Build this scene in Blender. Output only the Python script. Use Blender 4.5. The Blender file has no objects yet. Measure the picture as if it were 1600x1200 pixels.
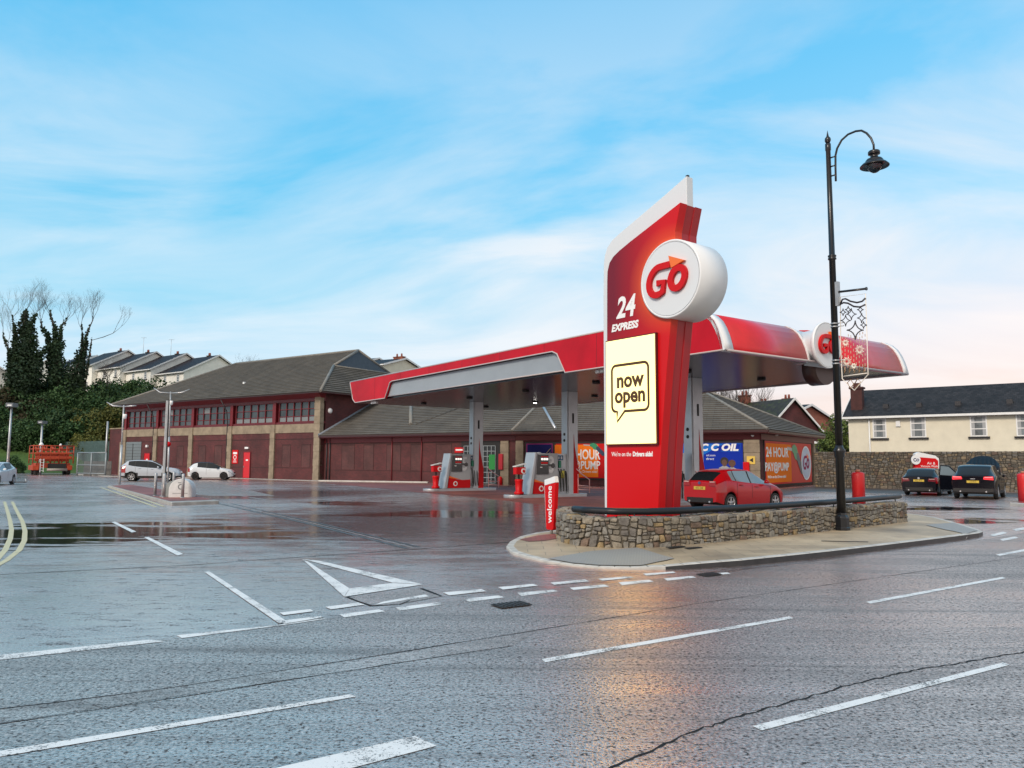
import bpy, bmesh, math, random
from mathutils import Vector, Matrix
random.seed(11)
R = math.radians
scene = bpy.context.scene
COL = scene.collection
# ------------------------------------------------------------------ camera
CAMH = 1.7; F = 1200.0; HOR = 721.0; ROLL = 0.0055
TH = math.atan((HOR - 600) / F)
fwd = Vector((0, math.cos(TH), math.sin(TH)))
up0 = Vector((0, -math.sin(TH), math.cos(TH)))
rgt = Vector((1, 0, 0)) * math.cos(ROLL) + up0 * math.sin(ROLL)
upv = up0 * math.cos(ROLL) - Vector((1, 0, 0)) * math.sin(ROLL)
EYE = Vector((0, 0, CAMH))
cam_d = bpy.data.cameras.new('camera'); cam = bpy.data.objects.new('camera', cam_d); COL.objects.link(cam)
cam_d.sensor_fit = 'HORIZONTAL'; cam_d.sensor_width = 36; cam_d.lens = 36 * F / 1600
cam_d.clip_start = 0.05; cam_d.clip_end = 5000
M = Matrix((rgt, upv, -fwd)).transposed().to_4x4(); M.translation = EYE
cam.matrix_world = M
scene.camera = cam
scene.render.resolution_x = 1024; scene.render.resolution_y = 768
scene.view_settings.view_transform = 'Standard'; scene.view_settings.look = 'None'
scene.view_settings.exposure = 0.08; scene.view_settings.gamma = 1
scene.cycles.max_bounces = 6; scene.cycles.glossy_bounces = 4; scene.cycles.diffuse_bounces = 3
scene.cycles.caustics_reflective = False; scene.cycles.caustics_refractive = False
scene.cycles.use_denoising = True

def ray(px, py): return (fwd * F + rgt * (px - 800) + upv * (600 - py)).normalized()
def G(px, py, z=0.0):
    d = ray(px, py); t = (z - CAMH) / d.z; return EYE + d * t
def PL(px, py, p0, n):                       # pixel -> plane through p0 with normal n
    d = ray(px, py); n = Vector(n); t = (Vector(p0) - EYE).dot(n) / d.dot(n); return EYE + d * t
def AT(px, py, D):                           # pixel -> point at forward distance D
    d = ray(px, py); return EYE + d * (D / d.y)

# ------------------------------------------------------------------ world sky
w = bpy.data.worlds.new('World'); scene.world = w; w.use_nodes = True
nt = w.node_tree; nt.nodes.clear(); N = nt.nodes; Lk = nt.links
def nd(t, **k):
    n = N.new(t)
    for a, b in k.items(): setattr(n, a, b)
    return n
def mathn(op, a, b=None, c=None, clamp=False):
    n = nd('ShaderNodeMath', operation=op, use_clamp=clamp)
    for i, v in enumerate((a, b, c)):
        if v is None: continue
        if isinstance(v, (int, float)): n.inputs[i].default_value = v
        else: Lk.new(v, n.inputs[i])
    return n.outputs[0]
def rampn(fac, stops):
    n = nd('ShaderNodeValToRGB'); Lk.new(fac, n.inputs[0]); e = n.color_ramp.elements
    while len(e) < len(stops): e.new(0.5)
    for i, (p, c) in enumerate(stops): e[i].position = p; e[i].color = (*c, 1)
    return n.outputs[0]
def mixn(fac, a, b, mode='MIX'):
    n = nd('ShaderNodeMix', data_type='RGBA', blend_type=mode)
    if isinstance(fac, (int, float)): n.inputs[0].default_value = fac
    else: Lk.new(fac, n.inputs[0])
    for i, v in ((6, a), (7, b)):
        if isinstance(v, tuple): n.inputs[i].default_value = (*v, 1)
        else: Lk.new(v, n.inputs[i])
    return n.outputs[2]
tc = nd('ShaderNodeTexCoord'); sp = nd('ShaderNodeSeparateXYZ'); Lk.new(tc.outputs['Generated'], sp.inputs[0])
X, Y, Z = sp.outputs
zc = mathn('MAXIMUM', Z, 0.0)
left = rampn(zc, [(0.0, (.64, .72, .78)), (0.10, (.46, .66, .80)), (0.20, (.24, .60, .80)), (0.34, (.13, .52, .80)), (0.55, (.11, .46, .78)), (1, (.30, .45, .60))])
right = rampn(zc, [(0.0, (.90, .60, .50)), (0.07, (.90, .69, .60)), (0.16, (.76, .75, .80)), (0.28, (.36, .66, .88)), (0.46, (.15, .52, .83)), (1, (.32, .46, .60))])
fx = mathn('MULTIPLY_ADD', X, 1.25, 0.33, clamp=True)
base = mixn(fx, left, right)
# clouds: project on a high plane so the wisps stretch with distance
zz = mathn('MAXIMUM', mathn('ADD', Z, 0.28), 0.05)
cx = mathn('DIVIDE', X, zz); cy = mathn('DIVIDE', Y, zz)
cb = nd('ShaderNodeCombineXYZ'); Lk.new(cx, cb.inputs[0]); Lk.new(cy, cb.inputs[1])
mp = nd('ShaderNodeMapping'); Lk.new(cb.outputs[0], mp.inputs[0])
mp.inputs['Rotation'].default_value = (0, 0, R(26)); mp.inputs['Scale'].default_value = (0.75, 1.7, 1); mp.inputs['Location'].default_value = (12.2, 5.5, 0)
nz = nd('ShaderNodeTexNoise'); Lk.new(mp.outputs[0], nz.inputs['Vector'])
nz.inputs['Scale'].default_value = 1.0; nz.inputs['Detail'].default_value = 9; nz.inputs['Roughness'].default_value = .56; nz.inputs['Distortion'].default_value = 1.3
nz2 = nd('ShaderNodeTexNoise'); Lk.new(cb.outputs[0], nz2.inputs['Vector']); nz2.inputs['Scale'].default_value = .42; nz2.inputs['Detail'].default_value = 4
m1 = mathn('MULTIPLY_ADD', nz.outputs[0], 3.9, -1.42, clamp=True)
m2 = mathn('MULTIPLY_ADD', nz2.outputs[0], 4.0, -1.1, clamp=True)
lowb = mathn('MULTIPLY_ADD', mathn('SUBTRACT', 0.40, Z), 3.0, 0.62, clamp=True)
cm = mathn('MULTIPLY', mathn('MULTIPLY', m1, mathn('MULTIPLY_ADD', m2, .75, .25)), mathn('MULTIPLY', lowb, 0.86), clamp=True)
ccol = mixn(fx, (.74, .80, .85), (.87, .81, .79))
skyc = mixn(cm, base, ccol)
# pale fill added to the unseen sky behind the camera, for neutral light
fy = mathn('MULTIPLY_ADD', Y, -1.6, 0.05, clamp=True)
skyc = mixn(fy, skyc, (.80, .76, .71))
gnd = mathn('MULTIPLY_ADD', Z, 12, 1, clamp=True)
skyc = mixn(gnd, (.12, .12, .12), skyc)
bg = nd('ShaderNodeBackground'); Lk.new(skyc, bg.inputs[0]); bg.inputs[1].default_value = 1.08
st = nd('ShaderNodeTexSky', sky_type='NISHITA'); st.sun_disc = False; st.sun_elevation = R(32); st.sun_rotation = R(200)
bg2 = nd('ShaderNodeBackground'); Lk.new(st.outputs[0], bg2.inputs[0]); bg2.inputs[1].default_value = 0.006
ad = nd('ShaderNodeAddShader'); Lk.new(bg.outputs[0], ad.inputs[0]); Lk.new(bg2.outputs[0], ad.inputs[1])
ow = nd('ShaderNodeOutputWorld'); Lk.new(ad.outputs[0], ow.inputs[0])
sun_d = bpy.data.lights.new('sun', 'SUN'); sun_d.energy = 2.3; sun_d.angle = R(14); sun_d.color = (1, .88, .76)
sun = bpy.data.objects.new('sun', sun_d); COL.objects.link(sun)
sdir = Vector((-.50, -.72, .62))            # towards the sun: behind the camera, to the left
sun.rotation_euler = sdir.to_track_quat('Z', 'Y').to_euler(); sun.location = (0, -20, 60)

# ------------------------------------------------------------------ materials
MATS = {}
def mat(name, col, rough=.6, metal=0, spec=.5, var=0, vscale=3, bump=0, bscale=30, coat=0, emit=None, estr=0, alpha=None, rvar=0):
    if name in MATS: return MATS[name]
    m = bpy.data.materials.new(name); m.use_nodes = True; t = m.node_tree; b = t.nodes['Principled BSDF']
    b.inputs['Base Color'].default_value = (*col, 1); b.inputs['Roughness'].default_value = rough; b.inputs['Metallic'].default_value = metal
    b.inputs['Specular IOR Level'].default_value = spec; b.inputs['Coat Weight'].default_value = coat; b.inputs['Coat Roughness'].default_value = .06
    if emit: b.inputs['Emission Color'].default_value = (*emit, 1); b.inputs['Emission Strength'].default_value = estr
    if var or bump or rvar:
        c = t.nodes.new('ShaderNodeTexCoord'); n = t.nodes.new('ShaderNodeTexNoise'); t.links.new(c.outputs['Object'], n.inputs['Vector'])
        n.inputs['Scale'].default_value = vscale; n.inputs['Detail'].default_value = 8; n.inputs['Roughness'].default_value = .65
        if var:
            r = t.nodes.new('ShaderNodeValToRGB'); t.links.new(n.outputs[0], r.inputs[0])
            r.color_ramp.elements[0].position = .3; r.color_ramp.elements[1].position = .7
            r.color_ramp.elements[0].color = (*[max(0, x * (1 - var)) for x in col], 1); r.color_ramp.elements[1].color = (*[min(1, x * (1 + var)) for x in col], 1)
            t.links.new(r.outputs[0], b.inputs['Base Color'])
        if rvar:
            q = t.nodes.new('ShaderNodeMath'); q.operation = 'MULTIPLY_ADD'; q.inputs[1].default_value = rvar; q.inputs[2].default_value = rough - rvar / 2; q.use_clamp = True
            t.links.new(n.outputs[0], q.inputs[0]); t.links.new(q.outputs[0], b.inputs['Roughness'])
        if bump:
            n2 = t.nodes.new('ShaderNodeTexNoise'); t.links.new(c.outputs['Object'], n2.inputs['Vector']); n2.inputs['Scale'].default_value = bscale; n2.inputs['Detail'].default_value = 4
            bp = t.nodes.new('ShaderNodeBump'); bp.inputs['Strength'].default_value = bump; bp.inputs['Distance'].default_value = .02
            t.links.new(n2.outputs[0], bp.inputs['Height']); t.links.new(bp.outputs[0], b.inputs['Normal'])
    MATS[name] = m; return m
class NT:                                       # tiny node-building helper
    def __init__(s, m): s.t = m.node_tree; s.b = s.t.nodes['Principled BSDF']
    def n(s, ty, ins=None, **k):
        x = s.t.nodes.new(ty)
        for a, b in k.items(): setattr(x, a, b)
        for a, b in (ins or {}).items():
            if hasattr(b, 'links') or hasattr(b, 'is_output'): s.t.links.new(b, x.inputs[a])
            else: x.inputs[a].default_value = b
        return x
    def math(s, op, a, b=0.0, c=0.0, clamp=False):
        x = s.t.nodes.new('ShaderNodeMath'); x.operation = op; x.use_clamp = clamp
        for i, v in enumerate((a, b, c)):
            if isinstance(v, (int, float)): x.inputs[i].default_value = v
            else: s.t.links.new(v, x.inputs[i])
        return x.outputs[0]
    def ramp(s, fac, stops):
        x = s.t.nodes.new('ShaderNodeValToRGB'); s.t.links.new(fac, x.inputs[0]); e = x.color_ramp.elements
        while len(e) < len(stops): e.new(.5)
        for i, (p, c) in enumerate(stops): e[i].position = p; e[i].color = (*c, 1)
        return x.outputs[0]
    def mix(s, fac, a, b, mode='MIX'):
        x = s.t.nodes.new('ShaderNodeMix'); x.data_type = 'RGBA'; x.blend_type = mode
        for i, v in ((0, fac), (6, a), (7, b)):
            if isinstance(v, tuple): x.inputs[i].default_value = (*v, 1)
            elif isinstance(v, (int, float)): x.inputs[i].default_value = v
            else: s.t.links.new(v, x.inputs[i])
        return x.outputs[2]
    def noise(s, vec, scale, detail=4, rough=.5, dist=0):
        x = s.n('ShaderNodeTexNoise', {'Vector': vec, 'Scale': scale, 'Detail': detail, 'Roughness': rough, 'Distortion': dist}); return x.outputs[0]
    def link(s, o, i): s.t.links.new(o, s.b.inputs[i])
def newmat(name):
    m = bpy.data.materials.new(name); m.use_nodes = True; MATS[name] = m; return m, NT(m)

def brick_mat(name, c1, c2, mortar, bw=.225, bh=.075, bump=.35):
    m, n = newmat(name); uv = n.n('ShaderNodeTexCoord').outputs['UV']
    br = n.n('ShaderNodeTexBrick', {'Vector': uv, 'Color1': (*c1, 1), 'Color2': (*c2, 1), 'Mortar': (*mortar, 1), 'Scale': 1.0, 'Mortar Size': .006, 'Brick Width': bw, 'Row Height': bh, 'Bias': 0.0})
    nz = n.noise(uv, .45, 6, .6); v = n.ramp(nz, [(.3, (.48, .46, .46)), (.7, (1.3, 1.25, 1.2))])
    n.link(n.mix(1.0, br.outputs[0], v, 'MULTIPLY'), 'Base Color')
    n.b.inputs['Roughness'].default_value = .75
    bp = n.n('ShaderNodeBump', {'Strength': bump, 'Distance': .01, 'Height': br.outputs[1]}); bp.invert = True
    n.link(bp.outputs[0], 'Normal'); return m
def tile_mat(name, col, course=.30, tw=.33, var=.25, moss=None, rough=.6):
    m, n = newmat(name); uv = n.n('ShaderNodeTexCoord').outputs['UV']
    br = n.n('ShaderNodeTexBrick', {'Vector': uv, 'Color1': (*[c * (1 - var) for c in col], 1), 'Color2': (*[c * (1 + var) for c in col], 1), 'Mortar': (*[c * .5 for c in col], 1), 'Scale': 1.0, 'Mortar Size': .012, 'Brick Width': tw, 'Row Height': course})
    nz = n.noise(uv, .6, 8, .65); v = n.ramp(nz, [(.3, (.68, .68, .68)), (.72, (1.22, 1.2, 1.15))])
    c = n.mix(1.0, br.outputs[0], v, 'MULTIPLY')
    if moss: c = n.mix(n.ramp(n.noise(uv, 1.4, 8, .7), [(.5, (0, 0, 0)), (.62, (.8, .8, .8))]), c, moss)
    n.link(c, 'Base Color'); n.b.inputs['Roughness'].default_value = rough; n.b.inputs['Specular IOR Level'].default_value = .25
    bp = n.n('ShaderNodeBump', {'Strength': .5, 'Distance': .02, 'Height': br.outputs[1]}); bp.invert = True; n.link(bp.outputs[0], 'Normal'); return m

def asphalt(name, dark=.035, lite=.075, rough_lo=.10, rough_hi=.42, bump=.5, bdist=.006, wet=(.42, .60), chip=45, tint=(1, 1, 1), pud=.25, pit=.5, fleck=9, ior=2.1, rot=-12, st=(.45, 1.7), puddles=(), damp_refl=(), big0=.5, pth=.425, fks=.55):
    m, n = newmat(name); ob = n.n('ShaderNodeTexCoord').outputs['Object']
    ch = n.noise(ob, chip, 3, .7); vo = n.n('ShaderNodeTexVoronoi', {'Vector': ob, 'Scale': chip * 1.2}).outputs[0]
    lg = n.noise(ob, .28, 5, .55, .3)
    mp = n.n('ShaderNodeMapping', {'Vector': ob, 'Rotation': (0, 0, R(rot)), 'Scale': (*st, 1)}); stn = n.noise(mp.outputs[0], 1.3, 8, .68, .5)
    fm_ = n.n('ShaderNodeMapping', {'Vector': ob, 'Scale': (fks, 1.3, 1)}); fk = n.noise(fm_.outputs[0], fleck, 6, .78)
    def zone(cx, cy, rx, ry, ang, edge, nz, w0, w1):       # soft irregular patch of ground
        q = n.n('ShaderNodeMapping', {'Vector': ob, 'Location': (cx, cy, 0), 'Rotation': (0, 0, R(ang)), 'Scale': (rx, ry, 1)}, vector_type='TEXTURE')
        d = n.n('ShaderNodeVectorMath', {0: q.outputs[0]}, operation='LENGTH').outputs['Value']
        v = n.math('ADD', n.math('MULTIPLY', n.math('SUBTRACT', 1.0, d), edge), n.math('MULTIPLY', n.math('SUBTRACT', nz, .5), 3.0))
        return n.n('ShaderNodeMapRange', {'Value': v, 'From Min': w0, 'From Max': w1, 'To Min': 0., 'To Max': 1.}).outputs[0]
    P = D = None
    if puddles:
        pm = n.n('ShaderNodeMapping', {'Vector': ob, 'Scale': (.28, 1.1, 1)}); pn = n.noise(pm.outputs[0], 1.0, 7, .62, .4)
        for z in puddles: k = zone(*z, .8, pn, .22, .34); P = k if P is None else n.math('MAXIMUM', P, k)
    for z in damp_refl: k = zone(*z, 1.6, stn, -.1, .8); D = k if D is None else n.math('MAXIMUM', D, k)
    cr = n.ramp(ch, [(.38, tuple(dark * .15 * t for t in tint)), (.48, tuple(dark * t for t in tint)), (.60, tuple(lite * t for t in tint)), (.74, tuple(lite * 2.2 * t for t in tint))])
    c2 = n.mix(1.0, cr, n.ramp(stn, [(.35, (.55, .55, .55)), (.65, (1.4, 1.4, 1.4))]), 'MULTIPLY')
    c2 = n.mix(n.ramp(fk, [(.41, (1, 1, 1)), (.47, (0, 0, 0))]), c2, tuple(dark * .15 * t for t in tint))
    if D is not None: c2 = n.mix(D, c2, n.mix(1.0, c2, (.30, .30, .32), 'MULTIPLY'))  # damp ground darkened further, a dark reflection painted into its colour
    if P is not None: c2 = n.mix(P, c2, (.018, .018, .02))
    n.link(c2, 'Base Color')
    wm = n.math('MULTIPLY_ADD', n.math('ADD', n.math('MULTIPLY', lg, .5), n.math('MULTIPLY', stn, .5)), 1.0 / (wet[1] - wet[0]), -wet[0] / (wet[1] - wet[0]), clamp=True)
    rg = n.n('ShaderNodeMapRange', {'Value': wm, 'From Min': 0., 'From Max': 1., 'To Min': rough_hi, 'To Max': rough_lo}).outputs[0]
    # chippings stand in the water film: pits between them hold no shine
    pits = n.n('ShaderNodeMapRange', {'Value': n.math('ADD', n.math('MULTIPLY', ch, .45), n.math('MULTIPLY', fk, .55)), 'From Min': pth, 'From Max': pth + .07, 'To Min': 1 - pit, 'To Max': 1.0}).outputs[0]
    big = n.n('ShaderNodeMapRange', {'Value': n.math('ADD', n.math('MULTIPLY', lg, .4), n.math('MULTIPLY', stn, .6)), 'From Min': .38, 'From Max': .56, 'To Min': big0, 'To Max': 1.0}).outputs[0]
    rr = n.math('MULTIPLY_ADD', n.math('SUBTRACT', 1.0, pits), .5, rg); rr = n.math('MULTIPLY_ADD', n.math('SUBTRACT', ch, .5), .25, rr, clamp=True)
    sp_ = n.math('MULTIPLY', pits, big); bs = n.n('ShaderNodeMapRange', {'Value': wm, 'From Min': 0., 'From Max': 1., 'To Min': bump, 'To Max': bump * pud}).outputs[0]
    def blend(f, a, bv): return n.math('ADD', n.math('MULTIPLY', a, n.math('SUBTRACT', 1.0, f)), n.math('MULTIPLY', f, bv))
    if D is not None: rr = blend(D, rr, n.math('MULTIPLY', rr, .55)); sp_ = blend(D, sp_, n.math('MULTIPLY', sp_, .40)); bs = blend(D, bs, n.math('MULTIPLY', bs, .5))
    if P is not None: rr = blend(P, rr, .05); sp_ = blend(P, sp_, .09); bs = blend(P, bs, .05)
    n.link(rr, 'Roughness'); n.link(sp_, 'Specular IOR Level'); n.b.inputs['Specular Tint'].default_value = (1, .80, .72, 1); n.b.inputs['IOR'].default_value = ior
    hh = n.math('ADD', n.math('MULTIPLY', vo, .8), n.math('MULTIPLY', ch, 1.0))
    bp = n.n('ShaderNodeBump', {'Strength': bs, 'Distance': bdist, 'Height': hh}); n.link(bp.outputs[0], 'Normal'); return m

def U(*names): return [MATS[x] for x in names]
# plain materials
RED = mat('sign red', (.58, .003, .006), .45, spec=.25)
DRED = mat('frame red', (.15, .008, .014), .5)
WHT = mat('white plastic', (.78, .79, .80), .35)
WTX = mat('white lettering', (.86, .86, .86), .6, spec=.2)
PNK = mat('pale edge trim', (.50, .44, .44), .4)
ORG = mat('sign orange', (.85, .16, .02), .4)
SIL = mat('brushed silver', (.46, .48, .51), .38, metal=.55, var=.08, vscale=2)
GRY = mat('light grey cladding', (.30, .335, .37), .5, var=.08, vscale=.8, rvar=.2)
GALV = mat('galvanised steel', (.42, .44, .46), .45, metal=.6, var=.15, vscale=5)
BLK = mat('black gloss paint', (.010, .011, .014), .28, spec=.5)
BLM = mat('matt black', (.014, .014, .015), .7)
RUB = mat('rubber', (.018, .018, .018), .85)
GLS = mat('dark glass', (.012, .015, .018), .08, spec=.45)
STN = mat('sandstone blocks', (.28, .225, .16), .85, var=.3, vscale=1.3, bump=.6, bscale=14)
CREAM = mat('cream render', (.69, .64, .51), .9, var=.07, vscale=1.2, bump=.4, bscale=22)
WPNT = mat('white painted wood', (.75, .75, .74), .5, var=.06)
PIPE = mat('dark pipe', (.02, .02, .025), .5)
brick_mat('dark red brick', (.110, .020, .023), (.072, .015, .018), (.085, .050, .046))
brick_mat('recess brick', (.105, .030, .030), (.075, .023, .025), (.10, .07, .065))
brick_mat('orange brick', (.36, .085, .035), (.27, .06, .03), (.26, .2, .16))
brick_mat('red block paving', (.32, .10, .08), (.22, .075, .065), (.10, .06, .055), .21, .105, .3)
MATS['red block paving'].node_tree.nodes['Principled BSDF'].inputs['Roughness'].default_value = .62
brick_mat('buff paving', (.50, .41, .28), (.43, .345, .235), (.20, .165, .12), .62, .42, .25)
MATS['buff paving'].node_tree.nodes['Principled BSDF'].inputs['Roughness'].default_value = .5
tile_mat('grey roof tile', (.105, .094, .080), .42, .42, .16, rough=.8)
tile_mat('shop roof tile', (.135, .125, .112), .36, .9, .14, rough=.75)
tile_mat('dark slate', (.026, .025, .028), .25, .28, .35)
tile_mat('terrace tile', (.016, .011, .015), .32, .3, .25)
tile_mat('mossy tile', (.035, .032, .028), .3, .3, .3, moss=(.06, .075, .02))
for i, c in enumerate([(.20, .175, .14), (.26, .225, .175), (.15, .135, .12), (.29, .21, .11), (.17, .12, .09), (.23, .215, .19)]):
    mat('rubble stone %d' % i, c, .85, var=.42, vscale=9, bump=.8, bscale=45)
for i, c in enumerate([(.135, .115, .09), (.19, .16, .12), (.10, .09, .075), (.21, .16, .10), (.12, .085, .065), (.16, .15, .135)]):
    mat('boundary stone %d' % i, c, .9, var=.3, vscale=5, bump=.7, bscale=30)
MORT = mat('mortar', (.10, .085, .065), .95, var=.3, vscale=12, bump=.5, bscale=40)
MORD = mat('dark mortar', (.05, .045, .035), .95, var=.3, vscale=6)
def _z(px, py, rx, ry, ang): p = G(px, py); return (p.x, p.y, rx, ry, ang)
asphalt('wet yard asphalt', .27, .46, .20, .34, .5, .006, (.36, .56), 38, tint=(1.08, .97, 1.02), pit=.95, fleck=5, ior=6.0, pud=.5, big0=.72, pth=.405,
        puddles=[_z(110, 832, 5.2, 3.8, 0), _z(345, 836, 2.2, 1.0, 0), _z(1500, 795, 4.0, 1.6, 10), _z(1530, 815, 2.6, 1.2, 10), _z(690, 803, 4.0, 2.0, 0), _z(560, 786, 3.0, 2.0, 0)],
        damp_refl=[_z(740, 806, 8.0, 12.0, -20), _z(430, 772, 6, 9, -30), _z(1050, 795, 9, 8, 0)])  # damp ground with the canopy's dark reflection put into the colour
asphalt('wet road asphalt', .13, .40, .18, .34, .5, .006, (.40, .62), 42, tint=(1.06, .97, .94), pud=.7, pit=.97, fleck=20, ior=4.2, fks=.95, pth=.41, rot=-33, st=(.10, 1.5))
asphalt('dark fresh asphalt', .04, .08, .24, .42, .4, .005, (.45, .7), 50, ior=1.8)
asphalt('patched asphalt', .15, .36, .22, .36, .4, .004, (.36, .6), 60, tint=(1.08, .97, .92), pit=.8, fleck=25, ior=4.2)
# worn road paint
def paint_mat(name, col, lo=.415):
    m, n = newmat(name); ob = n.n('ShaderNodeTexCoord').outputs['Object']
    a = n.noise(ob, 55, 5, .75); b = n.noise(ob, 3, 5, .6)
    f = n.ramp(n.math('ADD', n.math('MULTIPLY', a, .6), n.math('MULTIPLY', b, .4)), [(lo, (0, 0, 0)), (lo + .05, (1, 1, 1))])
    n.link(n.mix(f, (.09, .09, .09), n.mix(b, tuple(c * .82 for c in col), col)), 'Base Color'); n.b.inputs['Roughness'].default_value = .45
    bp = n.n('ShaderNodeBump', {'Strength': .3, 'Distance': .003, 'Height': a}); n.link(bp.outputs[0], 'Normal'); return m
paint_mat('white road paint', (.86, .86, .85)); paint_mat('yellow road paint', (.66, .58, .34), .37); paint_mat('faint road paint', (.45, .45, .44), .44)
KERB = mat('kerb stone', (.34, .33, .31), .6, var=.25, vscale=3, bump=.3)
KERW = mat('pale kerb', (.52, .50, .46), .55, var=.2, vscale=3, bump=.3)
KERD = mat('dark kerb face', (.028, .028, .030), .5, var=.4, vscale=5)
# ------------------------------------------------------------------ mesh builder
class MB:
    def __init__(s, m=None): s.v = []; s.f = []; s.mi = []; s.mats = []; s.cur = 0; s.sm = []; s.smooth = False; s.use(m or GRY)
    def use(s, m):
        if isinstance(m, str): m = MATS[m]
        if m not in s.mats: s.mats.append(m)
        s.cur = s.mats.index(m); return s
    def face(s, idx): s.f.append(tuple(idx)); s.mi.append(s.cur); s.sm.append(s.smooth)
    def poly(s, pts):
        b = len(s.v); s.v += [tuple(p) for p in pts]; s.face(range(b, b + len(pts))); return s
    def box(s, x0, x1, y0, y1, z0, z1):
        b = len(s.v); s.v += [(x, y, z) for z in (z0, z1) for x, y in ((x0, y0), (x1, y0), (x1, y1), (x0, y1))]
        for q in ((3, 2, 1, 0), (4, 5, 6, 7), (0, 1, 5, 4), (1, 2, 6, 5), (2, 3, 7, 6), (3, 0, 4, 7)): s.face([b + i for i in q])
        return s
    def hexa(s, bot, top):                      # two quads
        b = len(s.v); s.v += [tuple(p) for p in bot] + [tuple(p) for p in top]
        for q in ((3, 2, 1, 0), (4, 5, 6, 7), (0, 1, 5, 4), (1, 2, 6, 5), (2, 3, 7, 6), (3, 0, 4, 7)): s.face([b + i for i in q])
        return s
    def prism(s, pts, off):                     # polygon pts (3D) swept by off
        off = Vector(off); n = len(pts); b = len(s.v)
        s.v += [tuple(p) for p in pts] + [tuple(Vector(p) + off) for p in pts]
        s.face(list(range(b, b + n))[::-1]); s.face(range(b + n, b + 2 * n))
        for i in range(n): j = (i + 1) % n; s.face((b + i, b + j, b + n + j, b + n + i))
        return s
    def xz(s, pts, y0, y1): return s.prism([(p[0], y0, p[1]) for p in pts], (0, y1 - y0, 0))
    def ring(s, c, ax, r, n, r2=None):
        ax = Vector(ax).normalized(); a = ax.orthogonal().normalized() if abs(ax.z) < .99 else Vector((1, 0, 0)); bb = ax.cross(a)
        return [tuple(Vector(c) + a * math.cos(2 * math.pi * i / n + math.pi / n) * r + bb * math.sin(2 * math.pi * i / n + math.pi / n) * (r2 or r)) for i in range(n)]
    def tube(s, pts, r, n=8, cap=True, closed=False):
        pts = [Vector(p) for p in pts]; rs = r if isinstance(r, (list, tuple)) else [r] * len(pts); sm = s.smooth; s.smooth = True
        b = len(s.v); nn = len(pts); prev = None
        for i, p in enumerate(pts):
            if closed: t = pts[(i + 1) % nn] - pts[i - 1]
            else: t = pts[min(i + 1, nn - 1)] - pts[max(i - 1, 0)]
            t = t.normalized() if t.length > 1e-9 else Vector((0, 0, 1))
            if prev is None: a = t.orthogonal().normalized()
            else: a = (prev - t * prev.dot(t)); a = a.normalized() if a.length > 1e-6 else t.orthogonal().normalized()
            prev = a; c = t.cross(a)
            for k in range(n): an = 2 * math.pi * k / n; s.v.append(tuple(p + (a * math.cos(an) + c * math.sin(an)) * rs[i]))
        for i in range(nn if closed else nn - 1):
            i2 = (i + 1) % nn
            for k in range(n): k2 = (k + 1) % n; s.face((b + i * n + k, b + i * n + k2, b + i2 * n + k2, b + i2 * n + k))
        s.smooth = sm
        if cap and not closed: s.face([b + k for k in range(n)][::-1]); s.face([b + (nn - 1) * n + k for k in range(n)])
        return s
    def lathe(s, prof, c=(0, 0, 0), n=20, ax='z', smooth=True, caps=True):   # prof: (r, h)
        sm = s.smooth; s.smooth = smooth; b = len(s.v); c = Vector(c)
        for r, h in prof:
            for k in range(n):
                a = 2 * math.pi * k / n + (math.pi / n if n <= 8 else 0); u, v = r * math.cos(a), r * math.sin(a)
                p = {'z': (u, v, h), 'y': (u, h, v), 'x': (h, u, v)}[ax]; s.v.append(tuple(c + Vector(p)))
        for i in range(len(prof) - 1):
            for k in range(n):
                k2 = (k + 1) % n; q = (b + i * n + k, b + i * n + k2, b + (i + 1) * n + k2, b + (i + 1) * n + k); s.face(q if ax != 'y' else q[::-1])
        s.smooth = False
        if caps:
            if prof[0][0] > 1e-4: q = [b + k for k in range(n)]; s.face(q[::-1] if ax != 'y' else q)
            e = b + (len(prof) - 1) * n
            if prof[-1][0] > 1e-4: q = [e + k for k in range(n)]; s.face(q if ax != 'y' else q[::-1])
        s.smooth = sm; return s
    def ribbon2(s, P, width, y, th=.01, closed=False):    # stroke in the xz plane at y, facing -y
        P = [Vector((p[0], p[1])) for p in P]; n = len(P); Lf, Rt = [], []
        for i in range(n):
            a = P[i - 1] if (i or closed) else P[i]; c = P[(i + 1) % n] if (i < n - 1 or closed) else P[i]
            t = (c - a).normalized(); nn = Vector((-t.y, t.x)); wd = width[i] if isinstance(width, (list, tuple)) else width
            Lf.append(P[i] + nn * wd / 2); Rt.append(P[i] - nn * wd / 2)
        for i in range(n if closed else n - 1):
            j = (i + 1) % n; q = [Lf[i], Lf[j], Rt[j], Rt[i]]; s.prism([(p.x, y, p.y) for p in q], (0, -th, 0))
        return s
    def text(s, st, size, x, z, y=0, th=.01, xs=1, shear=0, bold=0, align='CENTER', M4=None, sp=1):
        cu = bpy.data.curves.new('t', 'FONT'); cu.body = st; cu.size = size; cu.shear = shear; cu.offset = bold; cu.align_x = align; cu.align_y = 'CENTER'; cu.extrude = th / 2; cu.resolution_u = 3; cu.space_character = sp
        o = bpy.data.objects.new('t', cu); COL.objects.link(o); dg = bpy.context.evaluated_depsgraph_get(); me = bpy.data.meshes.new_from_object(o.evaluated_get(dg))
        b = len(s.v)
        for v in me.vertices:
            p = Vector((v.co.x * xs + x, y - v.co.z, v.co.y + z)); s.v.append(tuple(M4 @ p if M4 else p))
        for p in me.polygons: s.face([b + i for i in p.vertices])
        bpy.data.objects.remove(o); bpy.data.curves.remove(cu); bpy.data.meshes.remove(me); return s
    def xf(s, M4, start=0):
        s.v[start:] = [tuple(M4 @ Vector(p)) for p in s.v[start:]]; return s
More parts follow.
